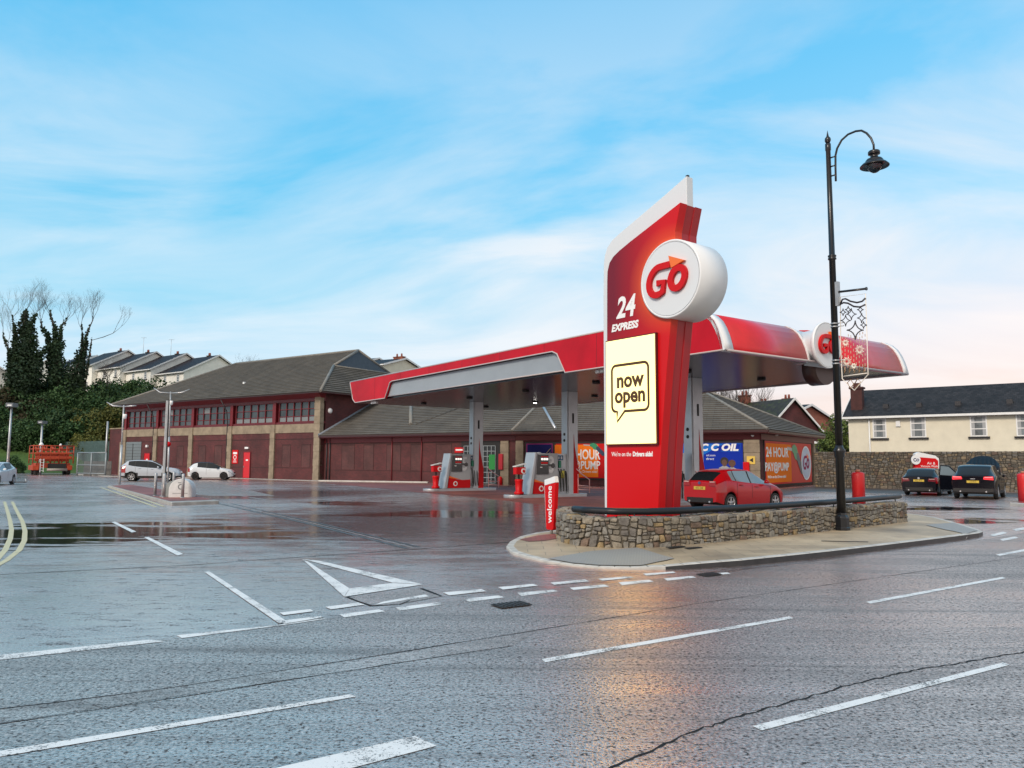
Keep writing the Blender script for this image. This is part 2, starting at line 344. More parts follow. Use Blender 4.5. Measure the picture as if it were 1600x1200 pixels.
    def mesh(s, name, uv=True):
        me = bpy.data.meshes.new(name); me.from_pydata(s.v, [], s.f)
        for m in s.mats: me.materials.append(m)
        me.polygons.foreach_set('material_index', s.mi); me.polygons.foreach_set('use_smooth', s.sm)
        if uv:
            l = me.uv_layers.new(name='UVMap'); zv = Vector((0, 0, 1))
            for p in me.polygons:
                n = p.normal; t = zv.cross(n)
                t = t.normalized() if t.length > .05 else Vector((1, 0, 0)); bt = n.cross(t)
                if abs(n.z) > .995: t = Vector((1, 0, 0)); bt = Vector((0, 1, 0))
                for li in p.loop_indices:
                    c = me.vertices[me.loops[li].vertex_index].co; l.data[li].uv = (c.dot(t), c.dot(bt))
        me.update(); return me
    def build(s, name, parent=None, bevel=0, label=None, uv=True, seg=2, fix=True):
        me = s.mesh(name, uv)
        if fix:
            bm = bmesh.new(); bm.from_mesh(me); bmesh.ops.recalc_face_normals(bm, faces=bm.faces); bm.to_mesh(me); bm.free()
        o = bpy.data.objects.new(name, me); COL.objects.link(o)
        if parent: o.parent = parent
        if label: o['label'] = label
        if bevel:
            b = o.modifiers.new('b', 'BEVEL'); b.width = bevel; b.segments = seg; b.limit_method = 'ANGLE'; b.angle_limit = R(40)
        return o
def thing(name, label, cat, loc=(0, 0, 0), rotz=0, group=None):
    o = bpy.data.objects.new(name, None); COL.objects.link(o); o.empty_display_size = .2
    o.location = loc; o.rotation_euler = (0, 0, rotz); o['label'] = label; o['category'] = cat
    if group: o['group'] = group
    return o
def tag(o, label, cat, group=None, kind=None):
    o['label'] = label; o['category'] = cat
    if group: o['group'] = group
    if kind: o['kind'] = kind
    return o
def struct(o): o['kind'] = 'structure'; return o
def copy_tree(root, loc, rotz, label, group=None):
    def cp(o, par):
        c = o.copy(); COL.objects.link(c); c.parent = par
        for ch in list(o.children): cp(ch, c)
        return c
    r = cp(root, None); r.location = loc; r.rotation_euler = (0, 0, rotz); r['label'] = label
    if group: r['group'] = group
    return r
def loc_of(origin, rotz):
    Mi = (Matrix.Translation(Vector(origin)) @ Matrix.Rotation(rotz, 4, 'Z')).inverted()
    return lambda p: Mi @ Vector(p)
def arc(cx, cy, rx, ry, a0, a1, n=14): return [(cx + rx * math.cos(R(a0 + (a1 - a0) * i / n)), cy + ry * math.sin(R(a0 + (a1 - a0) * i / n))) for i in range(n + 1)]
# round "Go" mark, r = disc radius; drawn facing -y at (cx, cz)
def go_mark(mb, cx, cz, r, y, th=.02, c1=RED, c2=ORG):
    S = lambda P: [(cx + (px + .18 * pz) * r, cz + pz * r) for px, pz in P]
    mb.use(c1)
    g = [(.05, .40), (-.18, .40)] + arc(-.32, .02, .34, .38, 88, 282, 14) + [(-.12, -.30), (-.10, -.04), (-.36, -.04)]
    mb.ribbon2(S(g), .17 * r, y, th)
    mb.ribbon2(S(arc(.36, -.02, .24, .27, 0, 348, 20)), .18 * r, y, th * .96, closed=True)
    mb.use(c2); mb.prism([(p[0], y, p[1]) for p in S([(-.03, .63), (.55, .40), (.12, .28)])], (0, -th * 1.1, 0))
def rubble(path, h, th, rows, wmin, wmax, pre, core, seed=1, z0=0, bulge=.035, back=True):
    """rubble wall following path (list of ground points of its front face); returns MB in world coords"""
    rnd = random.Random(seed); mb = MB(core); P = [Vector((p[0], p[1], 0)) for p in path]
    L = [0]
    for i in range(1, len(P)): L.append(L[-1] + (P[i] - P[i - 1]).length)
    def at(s):
        s = max(0, min(L[-1] - 1e-6, s)); i = 0
        while L[i + 1] < s: i += 1
        t = (P[i + 1] - P[i]).normalized(); nn = Vector((t.y, -t.x, 0)); return P[i] + t * (s - L[i]), nn
    N_ = []                                               # smooth normals
    hf = h if callable(h) else (lambda s: h)
    steps = [L[-1] * i / max(4, int(L[-1] / .5)) for i in range(max(4, int(L[-1] / .5)) + 1)]
    for a, b in zip(steps, steps[1:]):
        pa, na = at(a); pb, nb = at(b); qa = pa - na * th; qb = pb - nb * th
        za, zb = z0 + hf(a) - .02, z0 + hf(b) - .02
        mb.hexa([pa + Vector((0, 0, z0 - .1)), pb + Vector((0, 0, z0 - .1)), qb + Vector((0, 0, z0 - .1)), qa + Vector((0, 0, z0 - .1))],
                [pa + Vector((0, 0, za)), pb + Vector((0, 0, zb)), qb + Vector((0, 0, zb)), qa + Vector((0, 0, za))])
    ph = [rnd.uniform(0, 6) for _ in range(40)]
    def zr(k, s):
        H = hf(s); base = H * k / rows
        if k == 0: return z0 - .03
        j = (math.sin(s * 2.3 + ph[k]) * .5 + math.sin(s * 6.1 + ph[k + 12]) * .5) * H / rows * (.3 if k < rows else .14)
        return z0 + base + j
    def stone(c, nn, tt, corners, out):
        mb.use('%s %d' % (pre, rnd.choice([0, 0, 1, 1, 2, 2, 3, 4, 5, 5] if pre[0] == 'r' else [0, 0, 1, 2, 2, 3, 4, 5])))
        n = len(corners); b = len(mb.v)
        mid = sum((Vector(p) for p in corners), Vector()) / n
        ring1 = [Vector(p) + (mid - Vector(p)).normalized() * .006 for p in corners]
        ring2 = [mid + (Vector(p) - mid) * rnd.uniform(.78, .9) + nn * out * rnd.uniform(.75, 1.1) for p in corners]
        mb.v += [tuple(p - nn * .01) for p in ring1] + [tuple(p) for p in ring2] + [tuple(mid + nn * out * rnd.uniform(.9, 1.35))]
        for i in range(n):
            j = (i + 1) % n; mb.face((b + i, b + j, b + n + j, b + n + i)); mb.face((b + n + i, b + n + j, b + 2 * n))
    sides = [1, -1] if back else [1]
    # random rubble: the face is split again and again by slightly slanting joints
    Hm = max(hf(0), hf(L[-1] / 2), hf(L[-1])); dz = Hm / rows; amean = (wmin + wmax) / 2 * dz
    def cut(poly, px_, pz_, nx_, nz_):
        A_, B_ = [], []
        for a in range(len(poly)):
            p, q = poly[a], poly[(a + 1) % len(poly)]; fa = (p[0] - px_) * nx_ + (p[1] - pz_) * nz_; fb = (q[0] - px_) * nx_ + (q[1] - pz_) * nz_
            (A_ if fa <= 0 else B_).append(p)
            if (fa <= 0) != (fb <= 0): t_ = fa / (fa - fb); m_ = (p[0] + (q[0] - p[0]) * t_, p[1] + (q[1] - p[1]) * t_); A_.append(m_); B_.append(m_)
        return A_, B_
    for sd in sides:
        stack = [[(0, 0), (L[-1], 0), (L[-1], Hm), (0, Hm)]]; cells = []
        while stack:
            poly = stack.pop(); xs_ = [p[0] for p in poly]; zs_ = [p[1] for p in poly]; w_, h_ = max(xs_) - min(xs_), max(zs_) - min(zs_)
            if w_ * h_ < amean * rnd.choice([.55, .9, 1.4, 2.1, 3.2]) and w_ < h_ * 3.2 and h_ < w_ * 1.7: cells.append(poly); continue
            if w_ < .07 or h_ < .05: cells.append(poly); continue
            f_ = rnd.uniform(.36, .64)
            if w_ > h_ * rnd.uniform(1.1, 2.0): t_ = rnd.gauss(0, .16); q = cut(poly, min(xs_) + w_ * f_, (min(zs_) + max(zs_)) / 2, math.cos(t_), math.sin(t_))
            else: t_ = rnd.gauss(0, .10); q = cut(poly, (min(xs_) + max(xs_)) / 2, min(zs_) + h_ * f_, math.sin(t_), math.cos(t_))
            stack += [c for c in q if len(c) > 2]
        for poly in cells:
            pl2 = []
            for a in range(len(poly)):                       # drop slivers, chop corners
                p, q, r_ = poly[a - 1], poly[a], poly[(a + 1) % len(poly)]
                if math.hypot(q[0] - p[0], q[1] - p[1]) < .012: continue
                k1, k2 = rnd.uniform(.08, .26), rnd.uniform(.08, .26); pl2 += [(q[0] + (p[0] - q[0]) * k1, q[1] + (p[1] - q[1]) * k1), (q[0] + (r_[0] - q[0]) * k2, q[1] + (r_[1] - q[1]) * k2)]
            poly = pl2
            if len(poly) < 3: continue
            cxx_ = sum(p[0] for p in poly) / len(poly); czz_ = sum(p[1] for p in poly) / len(poly); cs = []; gp_ = min(.009, dz * .07)
            for A in poly:
                l_ = math.hypot(A[0] - cxx_, A[1] - czz_) + 1e-6; f_ = max(.3, 1 - gp_ / l_ * rnd.uniform(.6, 1.5)); ss = cxx_ + (A[0] - cxx_) * f_; zz_ = (czz_ + (A[1] - czz_) * f_) * hf(cxx_) / Hm
                p, nn = at(ss)
                if sd < 0: p = p - nn * th
                cs.append(p + Vector((0, 0, z0 + zz_ - (.03 if A[1] < .01 else 0))))
            p, nn = at(cxx_); stone(p, nn * sd, None, cs if sd > 0 else cs[::-1], bulge * rnd.uniform(.4, 1.5))
    # coping stones
    s = 0
    while s < L[-1]:
        wd = rnd.uniform(wmin, wmax) * 1.1; a, b = s, min(L[-1], s + wd); s += wd
        if b - a < .05: continue
        sp_ = rnd.uniform(.35, .65)
        for f0, f1 in ((-.02, sp_), (sp_, 1.02)):
            cs = []
            for ss, ff in ((a + .01, f0 + .01), (b - .01, f0 + .01), (b - .01, f1 - .01), (a + .01, f1 - .01)):
                p, nn = at(ss); cs.append(p - nn * th * ff + Vector((0, 0, z0 + hf(ss) - .02)))
            stone(None, Vector((0, 0, 1)), None, cs, bulge * rnd.uniform(.5, 1.2))
    # ends
    for e in (0, L[-1]):
        p, nn = at(e); t = Vector((-nn.y, nn.x, 0)) * (1 if e else -1)
        for k in range(rows):
            f = 0
            while f < th:
                wd = rnd.uniform(wmin, wmax) * .9; g = min(th, f + wd)
                if g - f > .05:
                    za, zb = zr(k, e) + .008, zr(k + 1, e) - .008
                    cs = [p - nn * f + Vector((0, 0, za)), p - nn * g + Vector((0, 0, za)), p - nn * g + Vector((0, 0, zb)), p - nn * f + Vector((0, 0, zb))]
                    stone(None, t, None, cs, bulge)
                f = g
    return mb
# ------------------------------------------------------------------ ground, road, markings
ZG, ZP, ZR, ZPA, ZM = 0, .002, .003, .0042, .0066
def sheet(name, pts, z, m, parent=None):
    mb = MB(m); mb.poly([(p[0], p[1], z) for p in pts]); o = mb.build(name, fix=False)
    if o.data.polygons[0].normal.z < 0: o.data.flip_normals()
    return struct(o)
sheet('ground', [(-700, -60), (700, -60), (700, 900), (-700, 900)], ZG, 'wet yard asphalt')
def ext(a, b, d): v = (b - a).normalized(); return b + v * d
ra, rb, rc, rd_ = G(0, 1030), G(505, 967), G(1140, 894.5), G(1537, 843)
re_ = G(1600, 833)
rp = [ext(rb, ra, 60), ra, rb, G(800, 926), rc, rd_, re_, ext(rd_, re_, 90)]
sheet('road', [*rp, rp[-1] + Vector((26, -34, 0)), Vector((30, -30, 0)), Vector((-70, -30, 0))], ZR, 'wet road asphalt')
# smoother trench reinstatement strip across the road
def strip(name, a, b, w, z, m, jag=0, n=1, wj=0):
    """ribbon from pixel polyline, w metres wide"""
    P = [G(*p) for p in ([a, b] if b else a)]; Q = []
    for p, q in zip(P, P[1:]):
        L = (q - p).length; k = max(1, int(L / jag)) if jag else 1
        for i in range(k): Q.append(p.lerp(q, i / k))
    Q.append(P[-1]); mb = MB(m); Lf, Rt = [], []
    for i, p in enumerate(Q):
        t = (Q[min(i + 1, len(Q) - 1)] - Q[max(0, i - 1)]).normalized(); nn = Vector((-t.y, t.x, 0))
        o = nn * random.uniform(-wj, wj) if 0 < i < len(Q) - 1 else Vector(); ww = w * (random.uniform(.5, 1.5) if wj else 1)
        Lf.append(p + o + nn * ww / 2); Rt.append(p + o - nn * ww / 2)
    for i in range(len(Q) - 1): mb.poly([(*Lf[i].xy, z), (*Rt[i].xy, z), (*Rt[i + 1].xy, z), (*Lf[i + 1].xy, z)])
    o = mb.build(name, fix=False)
    for p in o.data.polygons:
        if p.normal.z < 0: p.flip()
    return struct(o)
def quadm(name, pts, z, m): return sheet(name, [G(*p) for p in pts], z, m)
W_ = 'white road paint'
MK = 'road_marking'
quadm(MK, [(-60, 1186), (0, 1175), (548, 1086), (556, 1090), (0, 1184), (-60, 1196)], ZM, W_)
quadm(MK, [(425, 1203), (648, 1151.5), (682, 1167), (545, 1203)], ZM, W_)
quadm(MK, [(846, 1031), (1233, 964), (1240, 967), (852, 1036)], ZM, W_)
quadm(MK, [(1176, 1136), (1568, 1036), (1578, 1040), (1190, 1143)], ZM, W_)
quadm(MK, [(1353, 941), (1566, 902), (1572, 904), (1360, 944)], ZM, W_)
quadm(MK, [(1556, 867), (1640, 851), (1644, 854), (1562, 869)], ZM, W_)
quadm(MK, [(-40, 1029), (0, 1024.5), (233, 1000.5), (258, 1003), (0, 1032), (-40, 1036)], ZM, W_)
quadm(MK, [(276, 993.5), (430, 978), (505, 965.5), (508, 968), (440, 978), (284, 998)], ZM, W_)
quadm(MK, [(319, 894), (327, 893.5), (449, 972), (436, 975)], ZM + .0006, W_)
quadm(MK, [(225, 840), (232, 839.5), (286, 866), (277, 868.5)], ZM, W_)
quadm(MK, [(174, 816), (180, 815.5), (213, 831), (206, 832.5)], ZM, W_)
# hollow give-way triangle, three strokes butted end to end
quadm(MK, [(472, 874), (482, 878.5), (546, 920), (538, 933)], ZM, W_)
quadm(MK, [(546.5, 920), (612, 911.5), (660, 914), (538.5, 933)], ZM, W_)
quadm(MK, [(473, 874), (500, 877), (660, 913.5), (613, 911)], ZM, W_)
gw = [((437, 958), (485, 952.5), (490, 956), (443, 962)), ((508, 949), (560, 942), (570, 945.5), (517, 953)), ((598, 941), (664, 929.5), (671, 932.5), (585, 946)),
      ((692, 926.5), (752, 921), (760, 924.5), (702, 931)), ((778, 918), (832, 913), (841, 915.5), (786, 922)), ((860, 911), (914, 906), (921, 909), (866, 914.5)),
      ((935, 905), (984, 901), (991, 903), (941, 908)), ((1004, 897), (1052, 893.5), (1056, 895.5), (1010, 900))]
gw2 = [((530, 961), (592, 953), (602, 956), (538, 965.5)), ((618, 950), (682, 942), (695, 944.5), (625, 955)), ((724, 936.5), (778, 931), (789, 934), (733, 941)),
       ((808, 927), (864, 922), (872, 924.5), (815, 932)), ((890, 919), (944, 914), (952, 917), (896, 922.5)), ((966, 910.5), (1014, 906.5), (1022, 909.5), (972, 915)),
       ((1037, 904.5), (1081, 900.5), (1088, 903), (1043, 908)), ((1094, 898), (1136, 895), (1142, 897), (1100, 901)), ((437, 971), (500, 963.5), (507, 966.5), (446, 976))]
for q in gw + gw2: quadm(MK, q, ZM, W_)
for q in [((1546, 836), (1568, 831), (1574, 833.5), (1552, 838.5)), ((1582, 827.5), (1606, 823), (1612, 826), (1588, 830)), ((1562, 843), (1586, 838.5), (1592, 841), (1567, 845.5))]: quadm(MK, q, ZM, W_)
# double yellow lines
Y_ = 'yellow road paint'
strip(MK, [(7, 784), (12, 800), (16, 815), (18, 828), (16, 842), (8, 860), (-6, 876), (-30, 888)], None, .10, ZM, Y_)
strip(MK, [(19, 784), (27, 800), (35, 815), (39, 830), (38, 845), (30, 860), (10, 876), (-20, 892)], None, .10, ZM, Y_)
strip(MK, (157, 761.5), (244, 792.5), .11, ZM, Y_); strip(MK, (167, 760.5), (256, 791.5), .11, ZM, Y_)
strip(MK, (268, 793), (335, 791.5), .12, ZM, 'faint road paint')
strip(MK, (292, 769), (352, 771), .12, ZM, 'faint road paint'); strip(MK, (352, 771), (420, 782), .10, ZM, 'faint road paint')
# seams, cracks and repairs
SE = mat('bitumen seam', (.018, .018, .019), .75, spec=.2); SS = 'patched asphalt'
strip('road_seam', [(-60, 1116), (230, 1081), (560, 1030), (840, 985), (1100, 942), (1600, 870)], None, .013, ZM - .0012, SE, .25, wj=.006)
strip('road_seam', [(-60, 1141), (300, 1087), (600, 1040), (800, 1010)], None, .012, ZM - .0012, SE, .25, wj=.006)
quadm('road_patch', [(-60, 1118), (560, 1032), (840, 987), (800, 1010), (300, 1085), (-60, 1139)], ZPA, SS)
strip('road_crack', [(950, 1204), (1010, 1178), (1085, 1143), (1150, 1122), (1240, 1096), (1330, 1070), (1420, 1050), (1620, 1016)], None, .016, ZM - .0012, SE, .05, wj=.016)
strip('road_seam', [(-60, 904), (0, 898), (120, 892), (300, 883), (450, 872), (640, 859), (800, 847)], None, .03, ZG + .0046, SE, .3, wj=.012)
strip('drain_channel', [(342, 787), (480, 818), (636, 857)], None, .10, ZG + .0046, 'dark fresh asphalt')
strip('drain_channel', [(362, 787), (500, 818), (655, 855)], None, .07, ZG + .0046, 'dark fresh asphalt')
strip('drain_channel', [(352, 787), (490, 818), (646, 856)], None, .035, ZG + .0056, 'faint road paint')
strip('road_seam', [(540, 932), (580, 947), (625, 945), (640, 939)], None, .03, ZM - .0012, SE, .3, wj=.01)
strip('road_seam', [(658, 920), (690, 932)], None, .045, ZM - .0012, SE, .3, wj=.01)
quadm('road_patch', [(543, 934), (655, 919), (690, 932), (625, 944), (578, 947)], ZG + .0042, 'patched asphalt')
quadm('road_patch', [(165, 750), (330, 752), (430, 775), (330, 775), (200, 762)], ZP, SS)
# dark fresh strip by the boundary wall and the red block forecourt
quadm('forecourt', [(505, 754.5), (700, 756), (960, 764), (1190, 766), (1215, 775), (1190, 795), (1060, 802), (950, 793), (860, 790), (740, 777), (620, 766)], ZP, 'red block paving')
quadm('road_patch', [(1190, 766.2), (1270, 760), (1600, 770.5), (1600, 777), (1280, 768), (1216, 775)], ZP, 'dark fresh asphalt')
# iron covers
def cover(px, py, w, d, rot, label, nm='drain_cover', z=.006):
    p = G(px, py); t = thing(nm, label, 'drain cover' if nm[0] == 'd' else 'cover', (p.x, p.y, z + (p.z if z > .05 else 0)), rot)
    mb = MB(mat('cast iron', (.05, .05, .052), .4, metal=.5, var=.3, vscale=20)); mb.box(-w / 2, w / 2, -d / 2, d / 2, 0, .008); mb.build('frame', t)
    if d < .1: return t
    mb = MB('cast iron')
    for i in range(7): x = -w / 2 + w * (i + .5) / 7; mb.box(x - w * .028, x + w * .028, -d * .42, d * .42, .009, .016)
    mb.build('grate', t); return t
cover(799, 946.5, .42, .26, R(33), 'square iron gully grate in the road beneath the double broken lines', z=.012)
cover(1108, 899, .34, .22, R(33), 'small iron cover by the kerb at the end of the broken lines', z=.012)
# ------------------------------------------------------------------ pavement island with kerb
KH = .11
kp = [(868, 830.5), (838, 834.5), (812, 841), (797, 849), (791, 857), (799, 865.5), (822, 872.5), (857, 880), (895, 885), (935, 888.5), (985, 890), (1040, 890), (1095, 888), (1160, 884.5), (1230, 877.5), (1300, 869.5),
      (1370, 861), (1440, 852), (1500, 844), (1530, 839.5), (1536, 836.5), (1528, 831), (1500, 821.5), (1466, 812), (1440, 807.5), (1412, 804)]
kerb_out = [G(x, y, 0) for x, y in kp]
back = [G(1380, 806), G(1240, 818), G(1100, 829), G(1000, 833), G(930, 833)]
cen = G(1150, 850)
def kheight(i):                                    # dropped at the crossing on the left, full height to the right
    x = kp[i][0]
    if x < 1095 and i < 13: return .035 if x > 830 else .05
    return KH if i < 21 else .06
def inset(p, d): v = (cen - p); v.z = 0; return p + v.normalized() * d
inn = []
for i, p in enumerate(kerb_out):
    a = kerb_out[max(0, i - 1)]; b = kerb_out[min(len(kp) - 1, i + 1)]; t = (b - a).normalized(); nn = Vector((-t.y, t.x, 0)); inn.append(p + nn * .14)
hs = [kheight(i) for i in range(len(kp))]
for _ in range(2): hs = [hs[0]] + [(hs[i - 1] + 2 * hs[i] + hs[i + 1]) / 4 for i in range(1, len(hs) - 1)] + [hs[-1]]
mb = MB(KERW); mb.use(KERD)
for i in range(len(kp) - 1):
    a, b = kerb_out[i], kerb_out[i + 1]; A, B = inn[i], inn[i + 1]; ha, hb = hs[i], hs[i + 1]
    tall = (ha + hb) / 2 > .06
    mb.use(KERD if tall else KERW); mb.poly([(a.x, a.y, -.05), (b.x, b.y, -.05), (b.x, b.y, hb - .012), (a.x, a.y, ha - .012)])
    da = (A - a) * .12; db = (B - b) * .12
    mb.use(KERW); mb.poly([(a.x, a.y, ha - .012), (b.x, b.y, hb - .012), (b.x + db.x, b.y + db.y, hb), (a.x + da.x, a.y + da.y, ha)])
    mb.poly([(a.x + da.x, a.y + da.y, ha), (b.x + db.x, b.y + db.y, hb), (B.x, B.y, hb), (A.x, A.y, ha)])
JT = mat('kerb joint', (.05, .05, .05), .9); mb.use(JT)
for i in range(1, len(kp) - 1):
    for f in (0, .5):
        A, B = inn[i].lerp(inn[i + 1], f), kerb_out[i].lerp(kerb_out[i + 1], f); h = hs[i] + (hs[i + 1] - hs[i]) * f + .0015; t = (kerb_out[i + 1] - kerb_out[i]).normalized() * .007
        mb.poly([(B.x - t.x, B.y - t.y, h), (B.x + t.x, B.y + t.y, h), (A.x + t.x, A.y + t.y, h), (A.x - t.x, A.y - t.y, h)])
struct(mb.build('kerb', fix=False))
mb = MB('buff paving')                               # surface, fan from an inner ridge
ridge = [G(*p) for p in [(900, 846), (960, 850), (1040, 850), (1150, 843), (1300, 830), (1400, 815)]]
def near(p): return min(range(len(ridge)), key=lambda k: (ridge[k] - p).length)
for i in range(len(kp) - 1):
    A, B = inn[i], inn[i + 1]; ka, kb = near(A), near(B); r = ridge[ka]; q = ridge[kb]
    pts = [(A.x, A.y, hs[i]), (B.x, B.y, hs[i + 1]), (q.x, q.y, KH)] + ([(r.x, r.y, KH)] if ka != kb else [])
    mb.poly(pts)
bb = [Vector((*p.xy, 0)) for p in back]
bz = [G(1412, 804)] + bb + [G(868, 830.5)]
for i in range(len(bz) - 1):
    A, B = bz[i], bz[i + 1]; ka, kb = near(A), near(B)
    mb.poly([(A.x, A.y, .06), (B.x, B.y, .06), (ridge[kb].x, ridge[kb].y, KH)] + ([(ridge[ka].x, ridge[ka].y, KH)] if ka != kb else []))
o = mb.build('pavement', fix=False)
for p in o.data.polygons:
    if p.normal.z < 0: p.flip()
struct(o)
def clipp(poly, ax, v, keep):
    out = []
    for i in range(len(poly)):
        a, b = poly[i], poly[(i + 1) % len(poly)]; fa, fb = a[ax] - v, b[ax] - v; ia, ib = (fa >= 0) == keep, (fb >= 0) == keep
        if ia: out.append(a)
        if ia != ib and abs(fa - fb) > 1e-9: out.append(a + (b - a) * (fa / (fa - fb)))
    return out
def onpave(name, pts, m, dz=.006):
    """thin sheet draped over the pavement surface"""
    P = [G(p[0], p[1], .07) for p in pts]; dg = bpy.context.evaluated_depsgraph_get(); mb = MB(m)
    x = min(p.x for p in P)
    while x < max(p.x for p in P):
        y = min(p.y for p in P)
        while y < max(p.y for p in P):
            q = P
            for ax, v, k in ((0, x, True), (0, x + .25 - 1e-7, False), (1, y, True), (1, y + .25 - 1e-7, False)):
                q = clipp(q, ax, v, k)
                if len(q) < 3: break
            if len(q) >= 3:
                w = []
                for p in q:
                    hit = scene.ray_cast(dg, Vector((p.x, p.y, 2)), Vector((0, 0, -1))); w.append((p.x, p.y, (hit[1].z if hit[0] else .1) + dz))
                mb.poly(w)
            y += .25
        x += .25
    o = mb.build(name, fix=False)
    for p in o.data.polygons:
        if p.normal.z < 0: p.flip()
    return struct(o)
TAC, n_ = newmat('grey tactile paving'); ob_ = n_.n('ShaderNodeTexCoord').outputs['Object']
mp_ = n_.n('ShaderNodeMapping', {'Vector': ob_, 'Rotation': (0, 0, R(-35)), 'Scale': (15, 15, 0.01)})
vo_ = n_.n('ShaderNodeTexVoronoi', {'Vector': mp_.outputs[0], 'Scale': 1.0, 'Randomness': 0.0}).outputs[0]
n_.link(n_.ramp(vo_, [(.15, (.36, .35, .33)), (.45, (.25, .245, .235))]), 'Base Color'); n_.b.inputs['Roughness'].default_value = .5
n_.link(n_.n('ShaderNodeBump', {'Strength': .6, 'Distance': .01, 'Height': n_.math('SUBTRACT', 1.0, vo_)}).outputs[0], 'Normal')
bpy.context.view_layer.update()
onpave('tactile_paving', [(856, 871), (925, 861.5), (996, 858), (1054, 874), (1002, 882), (935, 880.5), (893, 877)], TAC, .014)
onpave('tactile_paving', [(1447, 823), (1490, 817), (1528, 831), (1510, 838)], TAC, .014)
onpave('paving_patch', [(812, 842), (840, 836), (866, 834), (876, 843), (850, 846), (826, 846)], 'red block paving', .008)
for k, (a, b, lab) in enumerate([((1056, 864.5), (.42, .13), 'small rectangular iron cover set in the buff paving beside its twin'), ((1084, 866), (.36, .13), 'rectangular iron cover in the buff paving, nearest the middle of the stone wall')]):
    q = G(*a, .11); cover(a[0], a[1], b[0], b[1], R(35), lab, 'utility_cover', .112)
cover(1320, 855, .9, .05, R(-8), 'long thin iron slot cover in the pavement near the black lamp post', 'utility_cover', .114)
# ------------------------------------------------------------------ small traffic island with red paving on the left
ip = [(169, 761.5), (268, 790), (342, 787), (300, 777), (240, 766), (200, 759.5)]
IP = [G(*p) for p in ip]
mb = MB(KERB); mb.prism([(p.x, p.y, -.02) for p in IP], (0, 0, .14)); struct(mb.build('traffic_island_kerb', bevel=.02))
c_ = sum(IP, Vector()) / len(IP)
mb = MB('red block paving'); mb.poly([(*(c_ + (p - c_) * .93).xy, .126) for p in IP]); o = mb.build('traffic_island', fix=False)
if o.data.polygons[0].normal.z < 0: o.data.flip_normals()
struct(o)
# kerbs: along the shop, by the left yard and at the right edge
def kerbline(px, w=.15, h=.1, m=KERB):
    P = [G(*p) for p in px]
    for a, b in zip(P, P[1:]):
        t = (b - a).normalized(); nn = Vector((-t.y, t.x, 0)) * w; mb = MB(m)
        mb.prism([(*a.xy, -.02), (*b.xy, -.02), (*(b + nn).xy, -.02), (*(a + nn).xy, -.02)], (0, 0, h + .02)); struct(mb.build('kerb', bevel=.015))
kerbline([(497, 752), (668, 754.5)], .25, .1, KERW); kerbline([(120, 742), (170, 745)], .3); kerbline([(372, 748), (497, 752)], .25, .06); kerbline([(170, 745), (372, 748)], .25, .06)
kerbline([(1578, 790), (1660, 797)], .3, .12, KERW)
kerbline([(0, 737), (60, 737)], .3, .15)
# ------------------------------------------------------------------ totem sign (pylon)
TP = R(-53.5)                                # local x runs along the sign face towards the road, local y = depth
PO = G(948, 815); PO = Vector((18.6 * (947 - 800) / 1200, 18.6, 0))
pyl = thing('price_totem', 'tall red totem with round Go drum and lit now open panel behind the stone wall', 'totem sign', PO, TP)
lx = Vector((math.cos(TP), math.sin(TP), 0)); ly = Vector((-math.sin(TP), math.cos(TP), 0)); LP = loc_of(PO, TP)
def fp(px, py, t=0): q = LP(PL(px, py, PO + ly * t, ly)); return (q.x, q.z)
# printed red face: maroon top, orange glow round the drum
ART, n_ = newmat('totem artwork'); ob_ = n_.n('ShaderNodeTexCoord').outputs['Object']
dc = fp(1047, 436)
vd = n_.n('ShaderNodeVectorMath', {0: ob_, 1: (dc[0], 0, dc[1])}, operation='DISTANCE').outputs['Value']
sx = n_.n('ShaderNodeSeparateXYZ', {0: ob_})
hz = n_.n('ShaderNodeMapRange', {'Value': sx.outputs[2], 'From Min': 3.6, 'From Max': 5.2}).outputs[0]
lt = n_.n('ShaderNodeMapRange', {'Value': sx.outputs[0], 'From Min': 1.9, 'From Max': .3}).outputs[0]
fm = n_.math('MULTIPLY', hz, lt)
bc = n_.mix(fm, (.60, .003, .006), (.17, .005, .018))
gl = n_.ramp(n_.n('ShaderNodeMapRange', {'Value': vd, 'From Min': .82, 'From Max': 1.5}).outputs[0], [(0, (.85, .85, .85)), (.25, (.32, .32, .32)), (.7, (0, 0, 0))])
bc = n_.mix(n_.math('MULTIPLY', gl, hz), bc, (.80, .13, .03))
n_.link(bc, 'Base Color'); n_.b.inputs['Roughness'].default_value = .4; n_.b.inputs['Specular IOR Level'].default_value = .3
def edge_s(z):                               # flaring road-side edge
    pts = [(0, 1.60), (2.2, 1.78), (3.8, 1.97), (5.2, 2.16), (6.2, 2.26), (9, 2.32)]
    for (a, b), (c, d) in zip(pts, pts[1:]):
        if z <= c: return b + (d - b) * (z - a) / (c - a)
    return pts[-1][1]
tl = [fp(*p) for p in [(948.5, 440), (949, 424), (952, 411), (958, 401), (967, 392), (985, 377), (1063, 316)]]
topz = tl[-1][1]
out = [(0, -.1)] + tl + [(edge_s(topz * (1 - i / 12)), topz * (1 - i / 12)) for i in range(1, 13)] + [(1.58, -.1)]
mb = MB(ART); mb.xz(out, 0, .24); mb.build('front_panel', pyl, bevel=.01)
mid = [(.03, -.1)] + [(x + .01, z - .01) for x, z in tl[:-1]] + [(tl[-1][0] - .02, tl[-1][1] - .01)] + [(edge_s(topz * (1 - i / 12)) - .02, topz * (1 - i / 12)) for i in range(1, 13)] + [(1.56, -.1)]
mb = MB(mat('totem side red', (.36, .006, .012), .35)); mb.xz(mid, .24, .50); mb.build('core_panel', pyl)
mb = MB('totem side red'); mb.xz(out, .50, .74); mb.build('rear_panel', pyl, bevel=.01)
